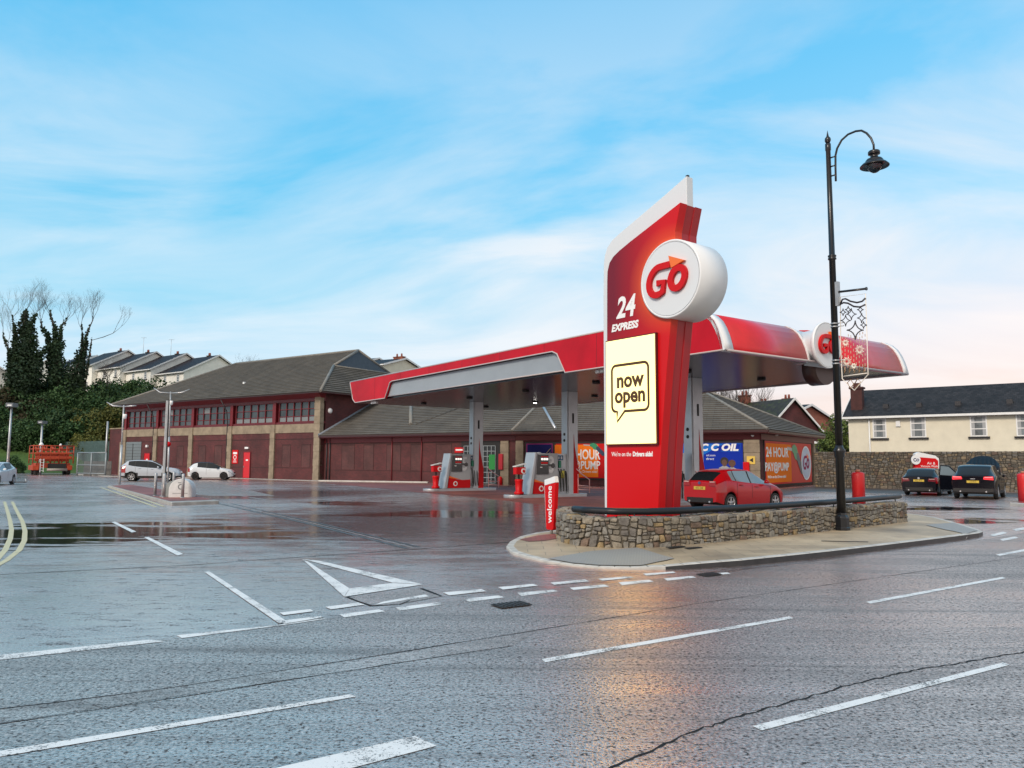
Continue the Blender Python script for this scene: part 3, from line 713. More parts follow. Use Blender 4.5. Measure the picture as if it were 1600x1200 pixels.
wl = [fp(x, y, .27) for x, y in [(943, 470), (943.5, 415), (945, 400), (949, 387), (957, 375), (968, 365), (1000, 338), (1040, 304), (1073, 275)]]
wo = [(wl[0][0], .4)] + wl + [(wl[-1][0], tl[-1][1] - .01), (tl[-1][0] - .12, tl[-1][1] - .05), (tl[-1][0] - .5, tl[-1][1] - 1.0), (.4, wl[1][1] - .6), (.3, .4)]
mb = MB(mat('pale fin', (.70, .72, .74), .4)); mb.xz(wo, .262, .478); mb.build('top_fin', pyl, bevel=.012)
mb = MB(BLM); mb.box(wl[-1][0] - .1, wl[-1][0] - .04, .35, .41, wl[-1][1] - .05, wl[-1][1] + .06); mb.build('light_sensor', pyl)
# drum
LD = fp(1046, 435.5, -.10); RD = .885
dr = MB(WHT); dr.lathe([(RD * .94, -.07), (RD * .94, -.085), (RD * .965, -.10), (RD, -.085), (RD, .80), (RD * .97, .82), (RD * .9, .82)], (LD[0], 0, LD[1]), 64, 'y'); dr.build('drum', pyl)
fc = MB(mat('drum face', (.70, .72, .74), .4)); fc.lathe([(RD * .93, -.095), (RD * .93, -.072)], (LD[0], 0, LD[1]), 64, 'y', caps=True); go_mark(fc, LD[0] - .03, LD[1] - .02, RD * .94, -.096, .07); fc.build('logo_face', pyl)
# lit panel
q0, q1, q2, q3 = fp(951, 535), fp(1026.5, 522), fp(1028.5, 692), fp(952, 694.5)
xa, xb = (q0[0] + q3[0]) / 2, (q1[0] + q2[0]) / 2; za, zb = (q2[1] + q3[1]) / 2, (q0[1] + q1[1]) / 2
BRN = mat('brown print', (.04, .015, .004), .6, emit=(.12, .05, .01), estr=.3)
lp = MB(mat('panel casing', (.08, .01, .01), .4)); lp.box(xa - .03, xb + .03, -.07, -.001, za - .03, zb + .03)
lp.build('panel_casing', pyl)
lp = MB(mat('lit screen', (.02, .02, .015), .4, emit=(1, .80, .30), estr=2.3)); lp.box(xa, xb, -.085, -.0705, za, zb)
cxp = (xa + xb) / 2; wb = (xb - xa); zc_ = za + (zb - za) * .53
hw_, hh_ = wb * .375, (zb - za) * .222; r_ = .13
bub = []
for (sx_, sz_, a0) in ((1, 1, 0), (-1, 1, 90)): bub += [(x, z) for x, z in arc(cxp + sx_ * (hw_ - r_), zc_ + sz_ * (hh_ - r_), r_, r_, a0, a0 + 90, 6)]
bub += arc(cxp - hw_ + r_, zc_ - hh_ + r_, r_, r_, 180, 262, 5) + [(cxp - hw_ + .17, zc_ - hh_), (cxp - hw_ + .17, zc_ - hh_ - .24), (cxp - hw_ + .42, zc_ - hh_)]
bub += arc(cxp + hw_ - r_, zc_ - hh_ + r_, r_, r_, 275, 360, 5)
lp.use(BRN); lp.ribbon2(bub, .066, -.086, .004, closed=True)
lp.text('now', .50, cxp, zc_ + .17, -.088, .006, .98, bold=.017); lp.text('open', .50, cxp, zc_ - .19, -.088, .006, .98, bold=.017)
lp.build('lit_screen', pyl)
# face lettering
lt_ = MB(WTX); p24 = fp(977, 481); lt_.text('24', .70, p24[0], p24[1], -.004, .012, .86, shear=.20, bold=.020)
pe = fp(975, 510.5); lt_.text('EXPRESS', .235, pe[0] + .02, pe[1], -.004, .012, 1.0, shear=.2, bold=.011); lt_.build('lettering', pyl); lt_ = MB(WTX)
pw = fp(955, 710); lt_.text("We're on the", .148, pw[0] + .02, pw[1], -.004, .01, .80, align='LEFT'); pw2 = fp(990, 710.5); lt_.text('Drivers side!', .15, pw2[0] - .02, pw[1], -.004, .01, .80, bold=.006, align='LEFT')
lt_.build('lettering', pyl)

# ------------------------------------------------------------------ canopy
TC = R(-55)
ZB = 5.15; CA = G(1135.5, 547, ZB); CA0 = Vector((CA.x, CA.y, 0))
can = thing('forecourt_canopy', 'long red and grey forecourt canopy over the fuel pumps, carried on silver columns', 'canopy', CA0, TC)
cx_ = Vector((math.cos(TC), math.sin(TC), 0)); cy_ = Vector((-math.sin(TC), math.cos(TC), 0)); LC = loc_of(CA0, TC)
def cf(px, py, y=0): q = LC(PL(px, py, CA0 + cy_ * y, cy_)); return (q.x, q.z)
LL = -cf(553, 622)[0]; ZT = ZB + 1.32
rq = LC(PL(1418, 585, CA0, cx_)); CW = rq.y
print('canopy', LL, CW, CA, 'red bottom z', cf(560, 625)[1], cf(945, 567)[1], cf(945, 511)[1], rq.z)
CRD2 = mat('side fascia red', (.50, .004, .016), .45, spec=.2, var=.25, vscale=.35)
CRED = mat('canopy red', (.60, .008, .016), .30, coat=.2, var=.25, vscale=.35)
n1 = cf(605, 614)[0]; n2 = cf(611, 588)[0]; n3 = cf(874, 540)[0]; n4 = cf(887, 575)[0]
ngr = ZT - .40
face = [(-LL, ZB + .55), (-LL + .12, ZB + .25), (-LL + .5, ZB + .02), (n1, ZB + .03), (n2 + .0, ngr - .25), (n2 + .12, ngr - .06), (n2 + .4, ngr), (n3 - .3, ngr), (n3, ngr - .12), (n4, ZB), (-.05, ZB), (-.10, ZB + .3), (-.22, ZB + .68), (-.36, ZB + .95), (-.56, ZB + 1.16), (-.8, ZT), (-LL - .35, ZT)]
mb = MB(CRD2)
# red fascia: upper band plus two blocks round the notch
mb.xz(face, -.12, .0); mb.use(mat('fascia joint', (.10, .004, .01), .6))
for k in range(1, 9):
    x = -LL + 3.2 * k; mb.box(x - .008, x + .008, -.1235, -.1205, ZT - .36 if n1 < x < n4 + .3 else ZB + .05, ZT - .02)
mb.build('side_fascia', can)
mb = MB(GRY); mb.xz([(n1 + .12, ZB + .16), (n2 + .12, ngr - .05), (n3 - .05, ngr - .03), (n4 - .02, ZB + .13)], .02, .1); mb.build('sign_panel', can)
tr = MB(PNK)
P3 = lambda pts, y: [(a, y, b) for a, b in pts]
tr.tube(P3(face[:10] + face[10:11], -.13), .03, 6); tr.tube(P3([face[-1], face[0]], -.13), .03, 6)
tr.tube(P3([(-LL - .35, ZT + .02), (-.8, ZT + .02)], -.10), .035, 6); tr.tube(P3([(n1 + .12, ZB + .13), (n4, ZB + .11)], .0), .03, 6); tr.build('edge_trim', can)
prof = [(0, ZB), (-.05, ZB + .22), (-.13, ZB + .48), (-.24, ZB + .74), (-.38, ZB + .97), (-.58, ZB + 1.16), (-.84, ZT - .02), (-1.15, ZT + .02)]
def barrel(y0, y1, dx, m, name):
    mb = MB(m); mb.smooth = True; b = len(mb.v); n = len(prof)
    for y in (y0, y1):
        for (x, z) in prof: mb.v.append((x + dx, y, z + dx * .5))
        for (x, z) in prof: mb.v.append((x - .12, y, z - .04))
    for i in range(n - 1): mb.face((b + i, b + i + 1, b + 2 * n + i + 1, b + 2 * n + i)); mb.face((b + n + i + 1, b + n + i, b + 3 * n + i, b + 3 * n + i + 1))
    mb.smooth = False
    for k in (0, 2 * n):
        for i in range(n - 1): mb.face((b + k + i, b + k + n + i, b + k + n + i + 1, b + k + i + 1))
    for i in (0, n - 1): mb.face((b + i, b + 2 * n + i, b + 3 * n + i, b + n + i))
    return mb.build(name, can)
yd = LC(PL(1279, 541, CA0, cx_)); DY = yd.y; DZ = yd.z
barrel(.30, DY - .62, 0, CRED, 'road_fascia'); barrel(DY + .62, CW - .28, 0, CRED, 'road_fascia')
barrel(-.12, .299, .03, WHT, 'end_rib'); barrel(DY - .615, DY - .5, .03, WHT, 'end_rib'); barrel(DY - .5, DY + .615, -.25, mat('disc housing', (.55, .60, .62), .4), 'disc_housing'); barrel(CW - .275, CW + .05, .03, WHT, 'end_rib')
# round sign on the road fascia; modelled facing -y then turned to face +x
def face_x(mb, x, y, z): mb.xf(Matrix.Translation((x, y, z)) @ Matrix.Rotation(R(90), 4, 'Z'))
DRr = .80
mb = MB(WHT); mb.lathe([(DRr * .93, -.28), (DRr * .965, -.31), (DRr, -.29), (DRr, -.20), (DRr * .9, -.15), (DRr * .72, .0), (DRr * .7, .9)], (0, 0, 0), 48, 'y'); face_x(mb, .04, DY, DZ); mb.build('drum', can)
mb = MB('drum face'); mb.lathe([(DRr * .93, -.30), (DRr * .93, -.281)], (0, 0, 0), 48, 'y'); go_mark(mb, 0, 0, DRr * .92, -.301, .09); face_x(mb, .04, DY, DZ); mb.build('logo_face', can)
mb = MB(mat('dark underside', (.07, .035, .03), .4)); mb.lathe([(.62, -.05), (.62, .5)], (0, 0, 0), 40, 'y'); face_x(mb, -.55, DY + 1.15, ZB - .05); mb.build('lower_drum', can)
# soffit: planked dark lining, real boards
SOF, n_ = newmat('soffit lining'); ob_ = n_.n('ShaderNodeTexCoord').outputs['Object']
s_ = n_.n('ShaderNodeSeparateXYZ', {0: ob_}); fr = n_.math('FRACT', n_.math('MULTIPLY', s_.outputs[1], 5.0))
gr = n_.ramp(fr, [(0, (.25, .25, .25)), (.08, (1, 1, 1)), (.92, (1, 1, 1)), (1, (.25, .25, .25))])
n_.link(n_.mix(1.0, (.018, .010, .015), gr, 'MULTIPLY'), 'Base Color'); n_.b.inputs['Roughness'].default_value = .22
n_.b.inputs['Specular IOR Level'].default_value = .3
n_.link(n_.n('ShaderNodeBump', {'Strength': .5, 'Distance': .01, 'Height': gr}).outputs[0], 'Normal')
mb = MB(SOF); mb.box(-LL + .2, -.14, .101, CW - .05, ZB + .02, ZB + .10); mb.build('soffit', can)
mb = MB(mat('roof deck', (.16, .16, .17), .7)); mb.box(-LL - .1, -1.1, .12, CW - .05, ZB + .98, ZB + 1.18); mb.build('roof_deck', can)
mb = MB(CRED); mb.box(-LL - .1, -.9, CW - .048, CW + .05, ZB + .1, ZT); mb.box(-LL - .1, -LL + .0, .01, CW - .05, ZB + .3, ZT); mb.build('rear_fascia', can)
mb = MB(PNK); mb.tube([(.02, .0, ZB), (.02, CW, ZB)], .04, 6); mb.tube([(-LL + .2, CW + .04, ZB + .06), (0, CW + .04, ZB)], .05, 6); mb.build('edge_trim', can)
for i in range(5):
    for j in range(2):
        mb = MB(BLM); x = -LL + 3 + i * 5.2; y = CW * (.3 + .42 * j); mb.lathe([(.17, ZB - .07), (.17, ZB + .02)], (x, y, 0), 14)
        if i == 1 and j == 1: mb.use(mat('lit downlight', (1, 1, 1), .4, emit=(1, .95, .88), estr=6)); mb.lathe([(.10, ZB - .10), (.10, ZB - .071)], (x, y, 0), 12)
        mb.build('downlight', can)
for px, py in ((582, 624.5), (938, 573.5)):
    q = cf(px, py); mb = MB(WPNT)
    for k in range(3): mb.box(q[0] - .35 + k * .24, q[0] - .16 + k * .24, .05, .22, ZB - .16, ZB - .02)
    mb.build('camera_cluster', can, bevel=.02)
# columns (parts of the canopy)
cols = [G(752.5, 766), G(890, 775.5)]; d_ = (cols[1] - cols[0]); cols.append(cols[1] + d_.normalized() * 8.05)
CLC = [LC(c) for c in cols]; print('cols', cols, CLC)
cyl_y = sum(c.y for c in CLC) / 3
def column(cx0):
    c = MB(SIL); a, b = .27, .34
    c.smooth = False; c.box(cx0 - a + .05, cx0 + a - .05, cyl_y - b, cyl_y + b, .15, ZB + .02); c.box(cx0 - a, cx0 + a, cyl_y - b + .06, cyl_y + b - .06, .15, ZB + .018)
    c.use(BLM); c.box(cx0 + a, cx0 + a + .006, cyl_y - .06, cyl_y + .06, 3.6, 4.1)
    for zz in (3.05, 2.75): c.lathe([(.075, cyl_y - b - .012), (.075, cyl_y - b)], (cx0, 0, zz), 12, 'y')
    o = c.build('column', can, bevel=.03)
    # silver body side facing the road, red swoosh on the far-right side
    s_ = MB(RED); pts = [(cyl_y + b + .30, .0), (cyl_y + b + .30, 1.15), (cyl_y + b + .16, 1.75), (cyl_y + b + .04, 2.3), (cyl_y + b - .02, 2.9), (cyl_y + b - .05, 0.0)]
    s_.prism([(cx0 + a + .01, p[0] - .28, p[1] + .15) for p in pts], (-.30, 0, 0)); s_.build('red_fin', o)
    return o
for c in CLC: column(c.x)
# ------------------------------------------------------------------ pumps on their islands
TU = R(35)                                   # island frame: x along u, y along v, front faces -y
digit = ['5', '3', '1']
SCR = mat('pump screen', (.02, .02, .025), .15, spec=.6)
LCD = mat('lit display', (.8, .85, .8), .3, emit=(.95, .9, .85), estr=.9)
def pump(c, num, lab_i, lab_p, lab_w, last=False):
    isl = thing('pump_island', lab_i, 'kerb island', (c.x, c.y, 0), TU, 'raised islands under the fuel pumps')
    mb = MB(SIL)
    mb.box(-3.3, .75, -.45, .55, -.02, .15); mb.lathe([(.52, -.02), (.52, .15)], (-3.3, .05, 0), 20); o = mb.build('island_base', isl, bevel=.02)
    mb = MB(mat('hoop rail', (.70, .42, .42), .35)); mb.tube([(.20, -.30, 1.35), (.45, -.34, 1.12), (.72, -.38, .95), (.95, -.40, .82), (.95, -.40, .16)], .028, 6); mb.tube([(.25, -.36, .15), (.25, -.36, 1.1)], .022, 6)
    mb.tube([(.25, -.38, .55), (.95, -.40, .5)], .02, 6); mb.tube([(.25, -.38, .35), (.95, -.40, .3)], .02, 6); mb.build('guard_rail', isl)
    p = thing('fuel_pump', lab_p, 'fuel pump', (c.x, c.y, .15), TU, 'fuel pumps under the canopy')
    z = 0
    mb = MB(mat('pump grey', (.40, .42, .44), .4, var=.05)); y0, y1 = -.28, .38
    mb.xz([(-2.55, 0), (-2.28, 1.95), (-.95, 1.95), (-.95, 0)], y0, y1); mb.build('cabinet', p, bevel=.02)
    mb = MB(SIL); mb.xz([(-2.72, 0), (-2.36, 1.99), (-2.26, 1.99), (-2.53, 0)], y0 - .05, y1 + .05); mb.build('side_cheek', p, bevel=.015)
    mb = MB(SIL); mb.box(-.94, -.30, y0 + .12, y1 - .12, 0, 1.93); mb.build('hose_cabinet', p)
    mb = MB(SCR); mb.xz([(-2.26, .95), (-2.17, 1.88), (-1.55, 1.88), (-1.55, .95)], y0 - .025, y0 - .001)
    mb.use(LCD)
    for k in range(3): mb.box(-2.0 + k * .15, -1.88 + k * .15, y0 - .032, y0 - .0255, 1.62, 1.72)
    mb.use(RED); mb.box(-2.0, -1.58, y0 - .032, y0 - .0255, 1.76, 1.81); mb.box(-2.0, -1.6, y0 - .032, y0 - .0255, 1.45, 1.53)
    mb.use(WTX); mb.box(-2.0, -1.62, y0 - .032, y0 - .0255, 1.40, 1.415); mb.box(-2.05, -1.93, y0 - .032, y0 - .0255, 1.26, 1.30); mb.build('display', p)
    mb = MB(mat('number grey', (.62, .64, .66), .4)); mb.text(num, 1.1, -1.35, 1.36, y0 - .004, .012, .72, bold=.02)
    mb.use(SCR); mb.box(-1.56, -1.34, y0 - .02, y0 - .004, 1.34, 1.43); mb.lathe([(.13, y0 - .02), (.13, y0 - .004)], (-1.27, 0, 1.36), 6, 'y'); mb.build('number_plate', p)
    mb = MB(RED)
    mb.xz([(-2.50, .02), (-2.42, .62), (-2.2, .60), (-1.85, .50), (-1.5, .47), (-.97, .50), (-.97, .02)], y0 - .018, y0 - .001)
    mb.use(ORG); mb.xz([(-2.42, .60), (-2.40, .72), (-2.0, .60), (-1.6, .50), (-1.95, .54)], y0 - .022, y0 - .0185)
    mb.use(WTX); mb.lathe([(.14, y0 - .026), (.14, y0 - .019)], (-1.98, 0, .27), 20, 'y'); mb.use(RED); mb.lathe([(.085, y0 - .03), (.085, y0 - .0265)], (-1.98, 0, .27), 16, 'y'); mb.build('skirt_panel', p)
    mb = MB(mat('grip green', (.02, .20, .12), .4))
    mb.box(-.86, -.72, y0 + .02, y0 + .119, 1.25, 1.6); mb.build('nozzle', p, bevel=.02)
    mb = MB(mat('grip yellow', (.45, .42, .05), .4) if num == '3' else BLM); mb.box(-.66, -.52, y0 + .02, y0 + .119, .75, 1.12); mb.build('nozzle', p, bevel=.02)
    mb = MB(mat('blue label', (.03, .12, .25), .4)); mb.box(-.90, -.55, y0 + .09, y0 + .118, 1.62, 1.86); mb.use(WTX); mb.box(-.86, -.8, y0 + .08, y0 + .089, 1.68, 1.8); mb.box(-.7, -.63, y0 + .08, y0 + .089, 1.68, 1.8); mb.build('grade_label', p)
    for k in range(3):
        mb = MB(RUB); x = -.85 + k * .18; mb.tube([(x, y0 + .10, 1.2), (x - .02, y0 - .02, .9), (x + .02, y0 - .04, .35), (x + .08, y0 + .0, .12), (x + .12, y0 + .05, .5), (x + .10, y0 + .10, 1.1)], .02, 6); mb.build('hose', p)
    tb = LP
    q = thing('wash_stand', lab_w, 'wash stand', (c.x, c.y, .15), TU, 'red windscreen wash stands')
    mb = MB(RED); mb.lathe([(.20, 0), (.23, .03), (.23, .12), (.16, .16), (.19, .62), (.21, .68), (.17, .72)], (-3.15, -.1, 0), 18); mb.build('bucket', q)
    mb = MB(BLM); mb.tube([(-3.08, .02, .02), (-3.08, .02, 1.3)], .04, 8); mb.build('post', q)
    mb = MB(RED); mb.box(-3.38, -2.86, -.22, .05, .95, 1.28); mb.use(WTX); mb.lathe([(.13, -.25), (.13, -.221)], (-2.98, 0, 1.1), 18, 'y'); mb.use(RED); mb.lathe([(.07, -.262), (.07, -.2505)], (-2.98, 0, 1.1), 14, 'y')
    mb.use(WPNT); mb.xz([(-3.42, 1.29), (-2.82, 1.42), (-2.82, 1.46), (-3.42, 1.33)], -.22, .05); mb.build('dispenser', q)
pump(cols[0], '5', 'low silver island under the leftmost pump', 'silver and red fuel pump farthest left under the canopy', 'red wash bucket and sign at the left end of the leftmost pump island')
pump(cols[1], '3', 'low silver island behind the welcome sign', 'silver and red fuel pump directly behind the welcome sign', 'red wash bucket and sign just left of the welcome sign')
pump(cols[2], '1', 'silver island behind the totem and the red hatchback', 'fuel pump mostly hidden between the totem and the red hatchback', 'red wash bucket hidden behind the totem by the last pump')
def clip_(poly, f, keep):
    out = []
    for i in range(len(poly)):
        a, b = poly[i], poly[(i + 1) % len(poly)]; fa, fb = f(a), f(b); ia, ib = (fa >= 0) == keep, (fb >= 0) == keep
        if ia: out.append(a)
        if ia != ib and abs(fa - fb) > 1e-9: out.append(a + (b - a) * (fa / (fa - fb)))
    return out
def tiled(mb, pts, course=.34, lift=.045):
    """lay overlapping tile courses over a roof plane: each course tilts up to a thick lower edge"""
    P = [Vector(p) for p in pts]; n = (P[1] - P[0]).cross(P[2] - P[0]).normalized()
    if n.z < 0: n = -n
    up = (Vector((0, 0, 1)) - n * n.z).normalized(); s = [p.dot(up) for p in P]; s0, s1 = min(s), max(s)
    c = s0
    while c < s1 - .02:
        d = min(c + course, s1); q = clip_(clip_(P, lambda p: p.dot(up) - c, True), lambda p: p.dot(up) - d - 1e-6, False)
        if len(q) > 2:
            w = [p + n * (lift * (1 - (p.dot(up) - c) / course) + .01) for p in q]; mb.poly(w)
            low = [p for p in q if abs(p.dot(up) - c) < 1e-4]
            if len(low) >= 2:
                a, b = low[0], low[-1]; mb.poly([a, b, b + n * (lift + .01), a + n * (lift + .01)])
        c = d
# ------------------------------------------------------------------ two-storey brick building
TB = R(-34.5)
BO = G(499, 750); BO.z = 0
bx = Vector((math.cos(TB), math.sin(TB), 0)); by = Vector((-math.sin(TB), math.cos(TB), 0)); LB = loc_of(BO, TB)
def bf(px, py, y=0): q = LB(PL(px, py, BO + by * y, by)); return (q.x, q.z)
print('BO', BO, 'left end', bf(188, 700), 'eave', bf(500, 608, -1), bf(190, 634, -1), 'pillars', [round(bf(x, 700)[0], 2) for x in (417, 354, 293, 241, 192)], 'band', bf(495, 660), bf(495, 676))
print('bf side', bf(165, 667), bf(800, 671)); 
bld = thing('brick_building', 'two storey dark red brick building with stone pillars, red framed windows, grey tiled roof', 'building', BO, TB)
BW = 6.4; NB = 5; BL = BW * NB; DP = 18
EZ = 7.7
BRK = MATS['dark red brick']
mb = MB(BRK)                                  # walls
mb.box(-BL, 0, 0, DP, -.1, 4.2); mb.box(-BL + .02, -.02, .5, DP - .02, 4.2, 7.75)
mb.build('wall', bld)
mb = MB(mat('window spandrel red', (.11, .008, .014), .45)); mb.box(-BL, -.02, .05, .499, 4.95, 5.15); mb.box(-BL, -.02, .0, .499, 6.95, 7.62)
mb.build('fascia', bld)
mb = MB(BRK); mb.box(-.018, .0, .55, DP, 4.2, 7.7); mb.build('side_wall', bld)
mb = MB(STN)
for i in range(NB):
    mb.box(-BL + BW * i + .3, -BL + BW * (i + 1) - .3, -.06, .4, 4.16, 4.94)
mb.build('stone_band', bld)
for i in range(NB + 1):
    x = -BL + BW * i; mb = MB(STN); w = .33 if i < NB else .38; top = 4.97 if i < NB else 7.3
    if i == 0: x += .3
    if i == NB: x -= .38
    k = 0; z = -.02
    while z < top - .05:
        h = min(.62, top - z); j = .015 * (k % 2); mb.box(x - w + j, x + w - j, -.16 + j, .3, z, z + h - .018); z += h; k += 1
    mb.box(x - w + .03, x + w - .03, -.13, .28, 0, top - .03); mb.build('stone_pillar', bld, bevel=.015)
# blind brick recesses, doors, shutter
def recess(x0, x1, z0, z1):
    mb = MB('recess brick'); mb.box(x0, x1, -.012, .0, z0, z1); mb.use(mat('recess line', (.035, .012, .012), .8))
    for a in ((x0 - .04, x0), (x1, x1 + .04)): mb.box(a[0], a[1], -.02, .0, z0, z1)
    mb.box(x0 - .04, x1 + .04, -.035, .0, z1, z1 + .06); mb.build('blind_opening', bld)
for i in range(NB):
    b = -BL + BW * i
    if i in (1, 2, 4):
        recess(b + 1.35, b + 2.45, 1.1, 3.05); recess(b + 4.0, b + 5.1, 1.1, 3.05)
mb = MB('recess line'); mb.box(-BL, 0, -.014, -.001, 3.55, 3.62); mb.box(-BL, 0, -.014, -.001, 1.0, 1.04); mb.build('string_course', bld)
def door(x0, x1, z1, nm='door'):
    d = MB(mat('door red', (.62, .012, .02), .35)); d.box(x0, x1, -.06, -.001, .02, z1); o = d.build(nm, bld, bevel=.01)
    f = MB(DRED); f.box(x0 - .08, x0, -.08, 0, 0, z1 + .08); f.box(x1, x1 + .08, -.08, 0, 0, z1 + .08); f.box(x0, x1, -.08, 0, z1, z1 + .08); f.build('door_frame', o)
    h = MB(SIL); h.box(x0 + .1, x0 + .16, -.11, -.061, 1.0, 1.15); h.build('handle', o)
    n = MB(WTX); n.box((x0 + x1) / 2 - .12, (x0 + x1) / 2 + .2, -.066, -.0605, 1.62, 1.76); n.build('notice', o)
dx = bf(386, 725)[0]; print('door x', dx); door(dx - .47, dx + .47, 2.42)
mb = MB(WTX); mb.box(dx - .25, dx + .25, -.16, -.01, 2.75, 2.93); mb.build('wall_light', bld)
sx0, sz0 = bf(368, 719); mb = MB(RED); mb.box(sx0 - .5, sx0 + .42, -.05, -.001, 1.35, 2.65); mb.use(WTX)
mb.box(sx0 - .34, sx0 + .26, -.054, -.0505, 2.25, 2.45); mb.ribbon2(arc(sx0 - .04, 1.95, .2, .2, 0, 340, 14), .07, -.0505, .004, closed=True)
mb.box(sx0 - .30, sx0 + .22, -.054, -.0505, 1.48, 1.53); mb.box(sx0 - .26, sx0 + .18, -.054, -.0505, 1.6, 1.64); mb.build('wall_sign', bld)
s0 = bf(196, 700)[0]; s1 = bf(221, 700)[0]; mb = MB(mat('shutter grey', (.20, .235, .25), .5, metal=.3)); z = .1
while z < 3.4: mb.xz([(s0, z), (s1, z), (s1, z + .3), (s0, z + .3)], -.05, -.001); z += .32
mb.use(BLM); mb.box((s0 + s1) / 2 - .05, (s0 + s1) / 2 + .05, -.07, -.051, .1, 3.4); mb.build('roller_shutter', bld, bevel=.02)
dl = bf(230, 720)[0]; door(dl - .5, dl + .5, 2.35)
mb = MB(WTX); mb.box(dl - .15, dl + .15, -.2, -.01, 3.0, 3.25); mb.build('wall_light', bld)
# upper windows
fr_ = MATS['frame red']; WG = mat('upper window glass', (.035, .045, .05), .10, spec=.6, var=.5, vscale=.7)
PV = [mat('blind pale', (.20, .22, .23), .5), mat('blind grey', (.08, .09, .10), .4)]
rnd = random.Random(5)
for i in range(NB):
    a = -BL + BW * i + .55; b = -BL + BW * (i + 1) - .35; z0, z1 = 5.15, 6.95
    if i == NB - 1: b = -.85
    f = MB(fr_); wn = 5; zz = [z0, z0 + .50, z0 + 1.15, z1]
    for k in range(wn + 1): x = a + (b - a) * k / wn; f.box(x - .04, x + .04, .12, .30, z0 + .04, z1 - .04)
    for z in (z0, z1): f.box(a - .04, b + .04, .115, .30, z - .04, z + .04)
    for z in zz[1:3]: f.box(a + .04, b - .04, .14, .28, z - .025, z + .025)
    wo_ = f.build('window', bld)
    g = MB(WG); g.box(a, b, .22, .24, z0, z1)
    for k in range(wn):
        x0 = a + (b - a) * k / wn + .05; x1 = a + (b - a) * (k + 1) / wn - .05
        if i >= 3 or rnd.random() < .3: g.use(PV[0] if i >= 3 else PV[1]); g.box(x0, x1, .205, .219, z0 + .05, z0 + .45)
        if rnd.random() < .14: g.use(rnd.choice(PV)); g.box(x0, x1, .205, .219, zz[2] + .03 if rnd.random() < .5 else zz[1] + .03, z1 - .05)
        g.use(WG)
    g.build('pane', wo_)
for i in range(NB):
    mb = MB(fr_); x = -BL + BW * i + (.2 if i == 0 else .05); mb.box(x - .20, x + .20, -.02, .35, 4.98, 7.0); mb.build('mullion_post', bld)
# gutter, downpipes, alarm
mb = MB(mat('gutter', (.045, .014, .016), .4)); mb.box(-BL - 1, 1.0, -1.06, -.94, EZ - .16, EZ - .02); mb.box(.94, 1.06, -.94, DP + 1, EZ - .16, EZ - .02); mb.build('gutter', bld)
mb = MB(mat('soffit red', (.13, .010, .016), .5)); mb.box(-BL - .95, .93, -.93, DP + .9, EZ - .12, EZ - .06); mb.use(fr_); mb.hexa([(-BL, -.02, 7.2), (-.0, -.02, 7.2), (0, .3, 7.2), (-BL, .3, 7.2)], [(-BL, -.7, EZ - .121), (.3, -.7, EZ - .121), (.3, .3, EZ - .121), (-BL, .3, EZ - .121)]); mb.build('eaves', bld)
for i in (1, 3):
    x = -BL + BW * i - .42; mb = MB(PIPE); mb.tube([(x, -.1, 0), (x, -.1, 5.3), (x, -.25, 6.4), (x, -.95, 7.5)], .055, 8); mb.build('downpipe', bld)
mb = MB(WTX); mb.smooth = True; mb.lathe([(.02, .14), (.16, .12), (.24, .04), (.26, 0)], (0, 1.0, 6.1), 8, 'x'); mb.build('alarm_box', bld)
# roof: hips, ridge, gablet
YR = 9.0; ZRG = 12.85; XJ, YJ = -4.2, 5.1; ZJ = EZ + (YJ + 1) * (ZRG - EZ) / (YR + 1); XL = -24.9; XRr = -4.9
TL = MATS['grey roof tile']
mb = MB(TL)
A = (-BL - 1.2, -1.15, EZ - .05); Bc = (1.1, -1.15, EZ - .05); Jf = (XJ, YJ, ZJ); Rr = (XRr, YR, ZRG); Rl = (XL, YR, ZRG)
D = (-BL - 1.2, 2 * YR + 1.15, EZ - .05); E = (1.1, 2 * YR + 1.15, EZ - .05); Jb = (XJ, 2 * YR - YJ, ZJ)
mb.poly([A, Bc, Jf, Rr, Rl]); mb.poly([Bc, E, Jb, Jf]); tiled(mb, [A, Bc, Jf, Rr, Rl], .42, .05); tiled(mb, [Bc, E, Jb, Jf], .42, .05); mb.poly([E, D, Rl, Rr, Jb]); mb.poly([D, A, Rl]); mb.poly([A, D, E, Bc])
mb.build('roof', bld, fix=False)
mb = MB(mat('slate blue', (.035, .042, .055), .5, var=.2)); mb.poly([Jf, Jb, Rr]); mb.xf(Matrix.Translation((.03, 0, .01))); mb.build('gablet', bld)
RT = mat('ridge tile', (.20, .19, .17), .65, var=.25, vscale=4)
mb = MB(RT)
for a, b in ((Rl, Rr), (A, Rl), (Bc, Jf), (Jf, Rr), (Jb, Rr), (E, Jb)): mb.tube([Vector(a) + Vector((0, 0, .03)), Vector(b) + Vector((0, 0, .03))], .13, 6)
mb.build('ridge_tiles', bld)
mb = MB(RT); mb.tube([Vector(Jf) + Vector((.06, 0, 0)), Vector(Jb) + Vector((.06, 0, 0))], .09, 6); mb.build('flashing', bld)
mb = MB(WTX); q = (-14, 2.2, EZ + 3.2 * .515); mb.box(q[0] - .12, q[0] + .12, q[1] - .1, q[1] + .1, q[2], q[2] + .18); mb.build('roof_vent', bld)
